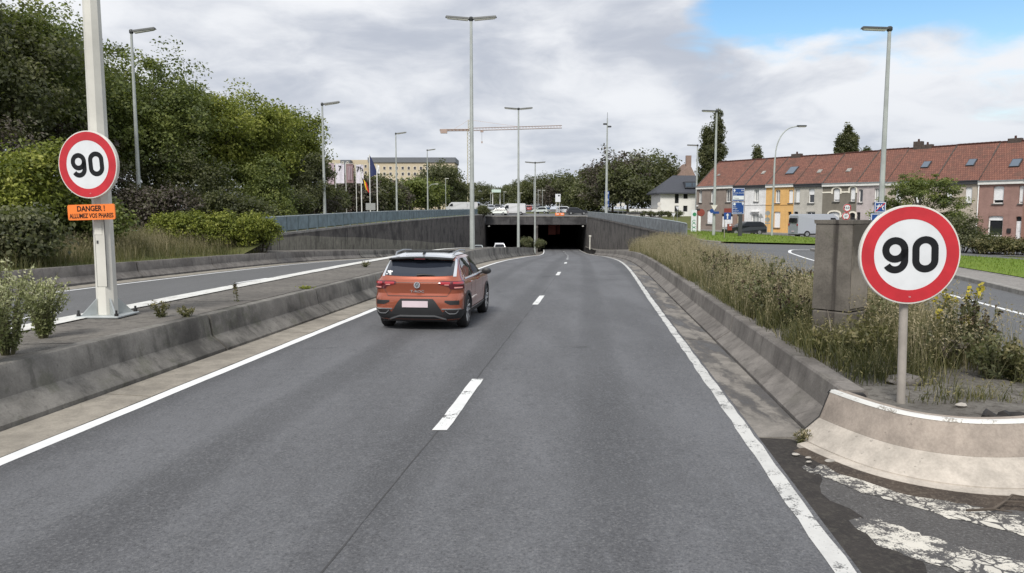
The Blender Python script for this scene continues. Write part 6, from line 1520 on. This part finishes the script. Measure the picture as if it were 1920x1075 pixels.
build('counterweight',MB().box((cx_+1.6,0,hj-.4),(2.6,1.4,1.4)),M_CRANE,cr); ap_=PX(880,225,Y).z-zc0
build('tower_head',lattice((0,0,hj),(0,0,ap_),.8,.8,4,.12),M_CRANEY,cr)
build('tie_rope',MB().tube([(cx_*.55,0,hj+.3),(0,0,ap_),(jx*.55,0,hj+dzj*.55+.6)],.06,3,False),M_CRANE,cr)
hx=PX(905,250,Y).x-c0.x; build('trolley',MB().box((hx,0,hj-.4),(1.2,1,.5)),M_CRANE,cr); build('hook_rope',MB().tube([(hx,0,hj-.4),(hx,0,hj-4.4)],.06,3,False),M_BLACK,cr); build('hook',MB().box((hx,0,hj-4.6),(.5,.5,.7)),M_CRANE,cr)
# ---------------------------------------------------------------- flags and banners
M_MAUVE=plain('mauve banner cloth',(.42,.33,.38),.85,0,.08); M_MAUVD=plain('brown mauve banner cloth',(.24,.16,.17),.85); M_LILAC=plain('white lilac banner cloth',(.60,.57,.64),.85); M_FBLUE=plain('blue flag cloth',(.02,.03,.10),.8); M_FWHITE=plain('white flag cloth',(.75,.75,.75),.8)
M_FK=plain('black flag cloth',(.015,.015,.015),.8); M_FY=plain('yellow flag cloth',(.75,.50,.03),.8); M_FR=plain('red flag cloth',(.55,.03,.03),.8); M_POLEW=plain('white flag pole',(.66,.66,.64),.4)
def cloth(x0,x1,z0,z1,mat,wave=.15,n=8):
    rows=[[(x0+(x1-x0)*i/n,wave*math.sin(i*1.1+j*.3)*i/n,z1+(z0-z1)*j/6) for i in range(n+1)] for j in range(7)]; mb=MB().grid(rows); m=len(mb.v)
    mb.add([(x,y+.02,z) for r in rows for x,y,z in r],[tuple(reversed(f)) for f in mb.f]); return mb
Y=118; k_=Y/F_PX
for ub,u1,v0,v1,mt,lab,tx in ((614,628,306,346,M_MAUVE,'leftmost mauve vertical banner on a pole beside the left trees',None),(631,647,307,344,M_LILAC,'pale lilac banner with a dark figure, second from the left','7'),(650,664,307,343,M_MAUVD,'brown mauve banner between two pale banners',None),(669,683,309,344,M_LILAC,'white banner with a large dark figure next to the flags','7b')):
    b=PX(ub,400,Y); zb=zg(b.x,Y); th=thing('banner',lab,'banner',(b.x,Y,zb),0,'advertising banners by the trees'); zt2=PX(ub,v0,Y).z-zb; zl_=PX(ub,v1,Y).z-zb
    build('pole',MB().tube([(0,0,-.2),(0,0,zt2+.15)],.05,6),M_POLEW,th); w_=(u1-ub)*k_; c_=build('cloth',cloth(.05,w_,zl_,zt2,mt,.10),mt,th)
    build('top_arm',MB().tube([(0,0,zt2),(w_,0,zt2)],.025,5),M_POLEW,th)
    if tx: t5=text_mb(tx,1.1,.004,.01); t5.v=[(x+w_*.5,y+zl_+(zt2-zl_)*.75,z+.13) for x,y,z in t5.v]; build('figure',xform(t5,FACE.to_4x4()),M_SIGNK,c_)
    elif mt is M_MAUVD:
        for q in (.35,.55,.75): build('pale_stripe',MB().box((w_*q,-.14,(zt2+zl_)/2),(.10,.01,(zt2-zl_)*.7)),M_MAUVE,c_)
def flag(ub,vt,Y,lab,kind):
    b=PX(ub,400,Y); zb=zg(b.x,Y); th=thing('flag_pole',lab,'flag',(b.x,Y,zb)); zt2=PX(ub,vt,Y).z-zb; k=Y/F_PX
    build('pole',MB().tube([(0,0,-.2),(0,0,zt2)],[.07,.07],6),M_POLEW,th)
    if kind=='eu': rows=[[(.05+1.05*i/6*(.3+.7*j/6)*1.0,.12*math.sin(i+j*.5)*i/6,zt2-.1-2.9*j/6*(1-.12*i/6)-.55*i/6*(1-j/6)) for i in range(7)] for j in range(7)]; build('flag',MB().grid(rows),M_FBLUE,th)
    elif kind=='white': rows=[[(.05+.30*i/5,.08*math.sin(i+j),zt2-.1-1.1*j/5-.1*i/5) for i in range(6)] for j in range(6)]; build('flag',MB().grid(rows),M_FWHITE,th)
    else:
        for q,mt in enumerate((M_FK,M_FY,M_FR)):
            rows=[[(.05+.23*q+.23*i/3+.06*j,.06*math.sin(i+j+q),zt2-1.0-1.3*j/5-.28*(q+i/3)+(.9 if False else 0)) for i in range(4)] for j in range(6)]; build('flag_stripe',MB().grid(rows),mt,th)
flag(694.5,290,102,'tall pole with a drooping dark blue flag','eu'); flag(708,308,102,'pole with a small white flag right of the blue flag','white'); flag(678.5,318,100,'pole with a drooping black yellow and red flag','be')
gs=thing('notice_board','grey back of a sign board below the blue flag','sign',put(695,392,98)); build('board',MB().box((0,0,1.5),(1.25,.06,.9)),M_ALUD,gs)
for x in (-.4,.4): build('post',MB().tube([(x,.05,-.1),(x,.05,1.8)],.03,6),M_ALUD,gs)
# small swan neck lamps far left
for i,(u,v,Y) in enumerate(((803,346,190),(821,348,205),(831,350,220))):
    b=PX(u,395,Y); zb=far(Y); H=PX(u,v,Y).z-zb; th=thing('street_lamp',['left','middle','right'][i]+' of three small swan necked lamps behind the left parapet','street lamp',(b.x,Y,zb)); 
    build('pole',MB().tube([(0,0,-.2),(0,0,H*.8),(.3,0,H*.93),(1.0,0,H),(1.9,0,H+.1)],.07,5),M_POLE,th); build('lamp_head',MB().box((2.2,0,H+.1),(.8,.25,.14)),M_LAMPG,th)
for i,(u,v,Y) in enumerate(((1009,357,210),(1017,357,212),(836,335,180),(920,362,240),(945,360,240),(975,362,240))):
    b=PX(u,395,Y); zb=far(Y); H=PX(u,v,Y).z-zb; th=thing('street_lamp',['thin lamp left of the twin thin lamps on the deck','right one of the twin thin lamps on the deck','thin pole lamp behind the dark trees near the flags','thin lamp at the left of the distant car park','thin lamp in the middle of the distant car park','thin lamp at the right of the distant car park'][i],'street lamp',(b.x,Y,zb)); build('pole',MB().tube([(0,0,-.2),(0,0,H)],.07,5),M_POLE,th); build('lamp_head',MB().box((.3,0,H),(.9,.25,.12)),M_LAMPG,th)
# ---------------------------------------------------------------- signs on the right
def post(th,h,r=.04,mat=None): build('post',MB().tube([(0,0.04,-.2),(0,.04,h)],r,8),mat or M_POST,th)
def panel(th,name,w,h,z,mat,y=0.0,x=0.0,rim=True):
    o=build(name,MB().bbox((x,y,z),(w,.04,h),.01),mat,th)
    if rim:
        mb=MB(); e=.035
        for sx in (-1,1): mb.box((x+sx*(w/2-e/2-.02),y-.023,z),(e,.008,h-.04))
        for sz in (-1,1): mb.box((x,y-.023,z+sz*(h/2-e/2-.02)),(w-.12,.008,e))
        build('white_border',mb,M_SIGNW,o)
    return o
def txt(par,s,size,x,y,z,mat=None,bold=0.0,sx=1.0,align='LEFT'):
    t=text_mb(s,size,.002,bold,align,sx); xform(t,FACE.to_4x4()); o=build('lettering',t,mat or M_SIGNW,par); o.location=(x,y,z); return o
Y=72; b=PX(1387,447,Y); zb=zg(b.x,Y)+.15; k_=Y/F_PX; zv=lambda v:PX(1387,v,Y).z-zb; xv=lambda u:PX(u,400,Y).x-b.x
ds=thing('direction_sign','tall dark blue direction sign board with white lettering on a dark post','road sign',(b.x,Y,zb)); build('post',MB().box((.05,.16,zv(402)/2),(.34,.22,zv(402)+.3)),M_DKGREY,ds); build('post',MB().box((.0,.16,(zv(402)+zv(354))/2),(.2,.2,zv(354)-zv(402))),M_DKGREY,ds)
w_=xv(1395)-xv(1372); xc=(xv(1395)+xv(1372))/2
up_=panel(ds,'upper_board',w_,zv(353)-zv(378),(zv(353)+zv(378))/2,M_SIGNB,0,xc); lo_=panel(ds,'lower_board',w_,zv(379.2)-zv(402),(zv(379.2)+zv(402))/2,M_SIGNB,0,xc)
xl0=xc-w_/2+.10
txt(up_,'Toutes directions',.17,xl0,-.03,zv(362)); txt(up_,'R8',.2,xc+.25,-.03,zv(357.5)); wb_=build('white_strip',MB().box((xc,-.028,zv(371)),(w_-.14,.012,.36)),M_SIGNW,up_); txt(wb_,'Centre',.15,xl0+.1,-.04,zv(372),M_SIGNK); txt(up_,'Zone',.15,xl0,-.03,zv(366))
for u,v in ((1376,357.5),(1392,382),): 
    a_=MB(); a_.prism([(0,.14),(.12,-.02),(.04,-.02),(.04,-.14),(-.04,-.14),(-.04,-.02),(-.12,-.02)],0,.006); xform(a_,FACE.to_4x4()); o=build('arrow',a_,M_SIGNW,ds); o.location=(xv(u),-.028,zv(v))
o=build('round_symbol',xform(disc(MB(),.12,0,.006,20),FACE.to_4x4()),M_SIGNW,lo_); o.location=(xv(1376.5),-.028,zv(383))
for v,s in ((388,'Gent'),(391.2,'Brugge'),(395.5,'Centrum'),(398.7,'Stadion noord')): txt(lo_,s,.15,xl0,-.03,zv(v))
# one way sign
Y=64; b=PX(1358,451,Y); zb=zg(b.x,Y)+.15; ow=thing('one_way_sign','square blue sign with a white upward arrow on a thin post','road sign',(b.x,Y,zb)); post(ow,PX(1358,399,Y).z-zb,.03); zz_=PX(1364,405.5,Y).z-zb; x_=PX(1364,405,Y).x-b.x
o=panel(ow,'board',.62,.60,zz_,M_SIGNB,0,x_,False); a_=MB(); a_.prism([(0,.24),(.15,.06),(.05,.06),(.05,-.24),(-.05,-.24),(-.05,.06),(-.15,.06)],0,.006); xform(a_,FACE.to_4x4()); q=build('arrow',a_,M_SIGNW,o); q.location=(x_,-.024,zz_)
# signs on the lawn lamp
Y=72.7; b=PX(1339,389,Y); gv=thing('give_way_sign','triangular sign back fixed to the lamp on the lawn','road sign',(b.x,Y,b.z)); build('plate',xform(MB().prism([(-.33,.22),(.33,.22),(.0,-.33)],0,.03),FACE.to_4x4()),M_ALU,gv); build('bracket',MB().box((0,.10,.05),(.2,.16,.05)),M_ALUD,gv)
b=PX(1340,397,Y); ar=thing('small_direction_plates','pair of small blue plates below the triangular sign on the lawn lamp','road sign',(b.x,Y,b.z)); build('round_plate',xform(disc(MB(),.2,0,.03,20),FACE.to_4x4()),M_SIGNB,ar).location=(-.28,0,.05); build('plate',MB().box((.15,0,-.1),(.55,.03,.22)),M_SIGNB,ar); build('bracket',MB().box((0,.1,0),(.3,.16,.05)),M_ALUD,ar)
# red head post and green white panel left of the corner house
Y=88; b=PX(1311,432,Y); zb=zg(b.x,Y); rp_=thing('red_sign_post','white post with a round red head at the corner house','sign post',(b.x,Y,zb)); k=Y/F_PX
build('post',MB().box((0,0,PX(1311,408,Y).z/2-zb/2),(.26,.12,PX(1311,408,Y).z-zb+.4)),M_WHITE,rp_); build('head',xform(MB().lathe([(.42,0),(.44,.03),(.44,.12),(.40,.15)],24),FACE.to_4x4()),M_REDP,rp_).location=(.15,.06,PX(1311,399,Y).z-zb); build('dark_cap',MB().bbox((-.15,0,PX(1311,394,Y).z-zb),(.5,.2,.3),.08),M_BLACK,rp_)
b=PX(1300.5,432,86); zb=zg(b.x,86); gp=thing('advert_panel','tall white panel with green swirls left of the corner house','sign',(b.x,86,zb)); H=PX(1300,394,86).z-zb; build('board',MB().box((0,0,H/2),(.62,.1,H)),M_SIGNW,gp)
M_GRN=plain('green print',(.03,.22,.10),.5); mb=MB(); 
for q,(z,r) in enumerate(((.9,.22),(.45,.2),(1.35,.15))): stroke(mb,arc(0,z,r,r,20,330,14),.06,False,0,.006)
xform(mb,FACE.to_4x4()); build('swirl',mb,M_GRN,gp).location=(0,-.055,0); build('green_dot',xform(disc(MB(),.22,0,.006,20),FACE.to_4x4()),M_GRN,gp).location=(.05,-.055,H-.5)
Y=82; b=PX(1368,437,Y); zb=zg(b.x,Y)+.1; ab=thing('pavement_board','small brown folding board on the pavement before the white door','sign',(b.x,Y,zb)); build('board',MB().box((0,0,.75),(.5,.05,.7)),M_REDP,ab)
for x in (-.24,.24): build('leg',MB().tube([(x,0,0),(x,.06,1.1)],.035,5),M_BLACK,ab)
build('notice',MB().box((.05,-.03,.95),(.22,.012,.16)),M_SIGNW,ab)
# backs of round signs in front of the yellow house
Y=79; b=PX(1438,438,Y); zb=zg(b.x,Y); bs=thing('round_sign_pair','two round grey sign backs one above the other before the yellow house','road sign',(b.x,Y,zb)); post(bs,PX(1438,396,Y).z-zb,.03,M_ALUD)
for v in (400,412): build('disc',xform(disc(MB(),.25,0,.03,20),FACE.to_4x4()),M_ALUD,bs).location=(0,0,PX(1438,v,Y).z-zb)
build('plate',MB().box((0,0,PX(1438,419,Y).z-zb),(.5,.03,.12)),M_ALUD,bs)
b=PX(1425.5,436,85); zb=zg(b.x,85); tb=thing('triangle_sign_back','dark triangular sign back before the white house','road sign',(b.x,85,zb)); post(tb,PX(1425,402,85).z-zb,.03,M_ALUD); build('plate',xform(MB().prism([(-.33,-.2),(.33,-.2),(0,.36)],0,.03),FACE.to_4x4()),M_ALUD,tb).location=(0,0,PX(1425,406,85).z-zb)
# width and height limit signs
Y=46; b=PX(1588,470,Y); zb=zg(b.x,Y)+.1; b=PX(1588,400,Y); k=Y/F_PX
for i,(u,v,s,lab) in enumerate(((1588,390,'3,2','round width limit sign above the height limit sign behind the pillar'),(1585.5,405.5,'2,7','round height limit sign just above the concrete pillar'))):
    c=PX(u,v,Y); ls=thing('limit_sign',lab,'road sign',(c.x,Y-.05,c.z)); r=.24
    f=build('face',xform(disc(MB(),r,-.03,0,28),FACE.to_4x4()),M_SIGNW,ls); build('red_ring',xform(ring(MB(),r*.76,r*.99,.001,.004,32),FACE.to_4x4()),M_SIGNR,f); txt(f,s,.17,0,-.004,0,M_SIGNK,.004,.9,'CENTER')
    for sg_ in (-1,1):
        tri=[(sg_*.20,.06),(sg_*.20,-.06),(sg_*.11,0)] if i==0 else [(-.06,sg_*.20),(.06,sg_*.20),(0,sg_*.12)]
        build('arrow_mark',xform(MB().prism(tri,.004,.007),FACE.to_4x4()),M_SIGNK,f)
    build('post',MB().tube([(0,.05,zb-c.z-.2),(0,.05,.2)],.03,6),M_POST,ls)
# blue plates on the tall right lamp
Y=38.9; c=PX(1650,389,Y); em_=thing('motorway_end_sign','square blue sign with a white road symbol struck through, on the tall right lamp','road sign',(c.x,Y,c.z)); o=panel(em_,'board',.60,.56,0,M_SIGNB)
mb=MB(); stroke(mb,[(-.17,-.15),(-.05,.15)],.05,False,0,.005); stroke(mb,[(.17,-.15),(.05,.15)],.05,False,0,.005); stroke(mb,[(-.2,.06),(.2,.06)],.05,False,.001,.006); xform(mb,FACE.to_4x4()); build('symbol',mb,M_SIGNW,o).location=(0,-.022,0); mb=stroke(MB(),[(-.24,-.22),(.24,.22)],.05,False,.005,.009); xform(mb,FACE.to_4x4()); build('red_bar',mb,M_SIGNR,o).location=(0,-.022,0); build('bracket',MB().box((.1,.10,0),(.2,.16,.06)),M_ALUD,em_)
c=PX(1644,413,Y-.1); ea=thing('blue_arrow_sign','blue sign with a white arrow partly hidden by the large 90 sign','road sign',(c.x,Y-.1,c.z)); o=panel(ea,'board',.66,.70,0,M_SIGNB); a_=MB(); a_.prism([(0,.26),(.18,.06),(.06,.06),(.06,-.2),(-.06,-.2),(-.06,.06),(-.18,.06)],0,.005); xform(a_,FACE.to_4x4()); build('arrow',a_,M_SIGNW,o).location=(.05,-.024,0); build('bracket',MB().box((.2,.12,0),(.2,.2,.06)),M_ALUD,ea)
# totem and small signs behind the right parapet
Y=128; b=PX(1131,398,Y); zb=zg(b.x,Y); tt=thing('blue_totem','tall blue totem sign with white squares behind the right parapet','sign',(b.x+.6,Y,zb)); H=PX(1131,359,Y).z-zb; z0=PX(1131,388,Y).z-zb; o=build('board',MB().box((0,0,(H+z0)/2),(.75,.12,H-z0)),M_SIGNB,tt); build('post',MB().tube([(0,.0,-.2),(0,0,z0)],.06,6),M_ALUD,tt)
for q,f in enumerate((.10,.45,.88)): build('white_square',MB().box((.0,-.065,z0+(H-z0)*f),(.45,.012,.38)),M_SIGNW,o)
for i,(u,v,sh_) in enumerate(((1159,385,'sq'),(1168,384,'ro'),(1236,383,'ro'),(1236,391,'ro'),(1270,390,'tri'),(1263,403,'tri'))):
    Y=118 if i<2 else (112 if i<4 else 108); b=PX(u,400,Y); zb=zg(b.x,Y); c=PX(u,v,Y).z-zb; th=thing('traffic_sign',['square sign back behind the right parapet','round sign beside the square sign back behind the right parapet','upper round sign before the white garden wall','lower round sign before the white garden wall','small triangular sign before the white house','white triangular sign left of the corner house'][i],'road sign',(b.x,Y,zb)); post(th,c,.03,M_ALUD)
    if sh_=='sq': build('plate',MB().box((0,0,c),(.5,.03,.5)),M_ALU,th)
    elif sh_=='ro': build('plate',xform(disc(MB(),.3,0,.03,18),FACE.to_4x4()),M_ALU,th).location=(0,0,c)
    else: build('plate',xform(MB().prism([(-.3,.2),(.3,.2),(0,-.32)],0,.03),FACE.to_4x4()),M_SIGNW,th).location=(0,0,c)
Y=160; b=PX(1046,398,Y); zb=far(Y); wp_=thing('white_billboard','white sign panel on two posts on the deck','sign',(b.x,Y,zb)); z0,z1=PX(1046,379,Y).z-zb,PX(1046,364,Y).z-zb; o=build('board',MB().box((0,0,(z0+z1)/2),(1.1,.1,z1-z0)),M_SIGNW,wp_); build('dark_mark',MB().box((.2,-.055,z1-.35),(.35,.012,.3)),M_SIGNK,o)
for x in (-.35,.35): build('post',MB().tube([(x,.1,-.2),(x,.1,z0+.2)],.05,5),M_ALU,wp_)
Y=131; b=PX(1106,467,Y); mp=thing('marker_post','short pale post at the foot of the right retaining wall','post',(b.x,Y,zr(Y)+.6)); build('post',MB().tube([(0,0,0),(0,0,2.3)],.12,8),M_POLEC,mp); build('head',MB().box((0,0,2.35),(.4,.3,.3)),M_POLEC,mp)
# low shelter wall and hedge before the white house
for i,u in enumerate((1190,1206,1222,1238,1254,1272)):
    b=PX(u,404,140); bush('hedge_bush',['first','second','third','fourth','fifth','last'][i]+' clump from the left of the hedge before the white house',(b.x,140,zg(b.x,140)),.95,.7,1.1,L_DARK,40,40,.3,.16,'hedge clumps before the white house')
sw=thing('concrete_shelter','low concrete stair shelter behind the right parapet','shelter',put(1175,402,126)); build('wall',MB().prism([(-1.5,-.3),(2.2,-.3),(2.2,1.3),(.4,1.3)],0,2,Matrix(((1,0,0,0),(0,0,1,0),(0,1,0,0),(0,0,0,1)))),M_COPE,sw); build('roof',MB().box((1.5,1,1.4),(2.4,2.4,.18)),M_SOFFIT,sw)
# ---------------------------------------------------------------- debris on the nose
M_RAG=plain('black rubber scrap',(.02,.018,.017),.8,0,.3,12); M_STONE=plain('pale stone',(.33,.31,.28),.9,0,.2,12,.4,30)
def rock(name,label,loc,s,mat,cat):
    mb=MB(); n=8; prof=[(.0,-.5),(.7,-.35),(1.0,0),(.75,.35),(.0,.5)]; vs=[]
    mb.lathe([(r*.5+.001,h) for r,h in prof],n); mb.v=[(x*s[0]*random.uniform(.8,1.2),y*s[1]*random.uniform(.8,1.2),z*s[2]*random.uniform(.85,1.15)) for x,y,z in mb.v]
    o=build(name,mb,mat,None,smooth=50); o.location=loc; return tag(o,label,cat)
b=PX(1803,757,6.75); rock('stone','small pale stone lying on the nose soil',(4.18,6.80,med_z(4.18,6.8)+.02),(.11,.07,.05),M_STONE,'stone')
th=thing('rubber_scrap','crumpled black scrap lying on the nose soil near the right edge','scrap',(4.34,6.38,med_z(4.3,6.4)+.03)); mb=MB(); pts=[(-.22+.05*k+random.uniform(-.01,.01),.05*math.sin(k*1.7),.02*math.sin(k*2.3)) for k in range(10)]; mb.tube(pts,[.02,.05,.045,.06,.05,.055,.04,.05,.03,.015],7); build('crumpled_strip',mb,M_RAG,th,smooth=60)
rock('concrete_block','broken concrete block half buried in the weeds behind the sign',(4.15,7.75,med_z(4.15,7.75)+.03),(.42,.22,.16),M_BARR2,'concrete block')
th=thing('dead_twig','dry forked twig lying in front of the barrier nose','twig',(3.62,5.45,zr(5.4)+.02)); mb=MB(); mb.tube([(-.25,-.10,.0),(-.05,-.10,.01),(.1,0,.03),(.22,.10,.04),(.36,.10,.02)],[.010,.012,.011,.009,.004],5); mb.tube([(.1,0,.03),(.22,-.02,.03),(.34,-.10,.01)],[.008,.006,.003],5); mb.tube([(-.05,-.10,.01),(.05,-.16,.01)],[.007,.003],4); build('stick',mb,M_BARK,th)
th=thing('dead_branch','bare pale twig rising beside the pillar foot','twig',(4.0,9.3,med_z(4.0,9.3))); mb=MB(); mb.tube([(0,0,-.03),(.03,0,.2),(.0,.02,.42),(-.04,0,.55)],[.009,.008,.006,.003],5); mb.tube([(.03,0,.2),(-.12,-.02,.33),(-.2,0,.36)],[.006,.004,.002],4); build('stick',mb,M_BARKL,th)
# pebbles of flaked concrete beside the kerb
for k,(x,y,s) in enumerate(((2.62,6.72,.05),(2.70,6.62,.04),(2.86,6.52,.07),(2.66,6.50,.035))):
    rock('concrete_chip',['larger pale chip of concrete at the joint of the nose','flat chip beside the larger chip at the nose joint','pale flake at the foot of the nose near the weed','tiny pale chip beside the hatch stripe'][k],(x,y,zr(y)+.012),(s*1.5,s,s*.5),M_STONE,'chip','x' and 'chip') if False else rock('concrete_chip',['larger pale chip of concrete at the joint of the nose','flat chip beside the larger chip at the nose joint','pale flake at the foot of the nose near the weed','tiny pale chip beside the hatch stripe'][k],(x,y,zr(y)+.012),(s*1.5,s,s*.5),M_STONE,'chip')
b=(2.83,7.12,zr(7.1)+.0); weed('weed','dry tuft growing in the corner where the nose meets the barrier',b,.16,.09,L_DRY,12,14,.03)
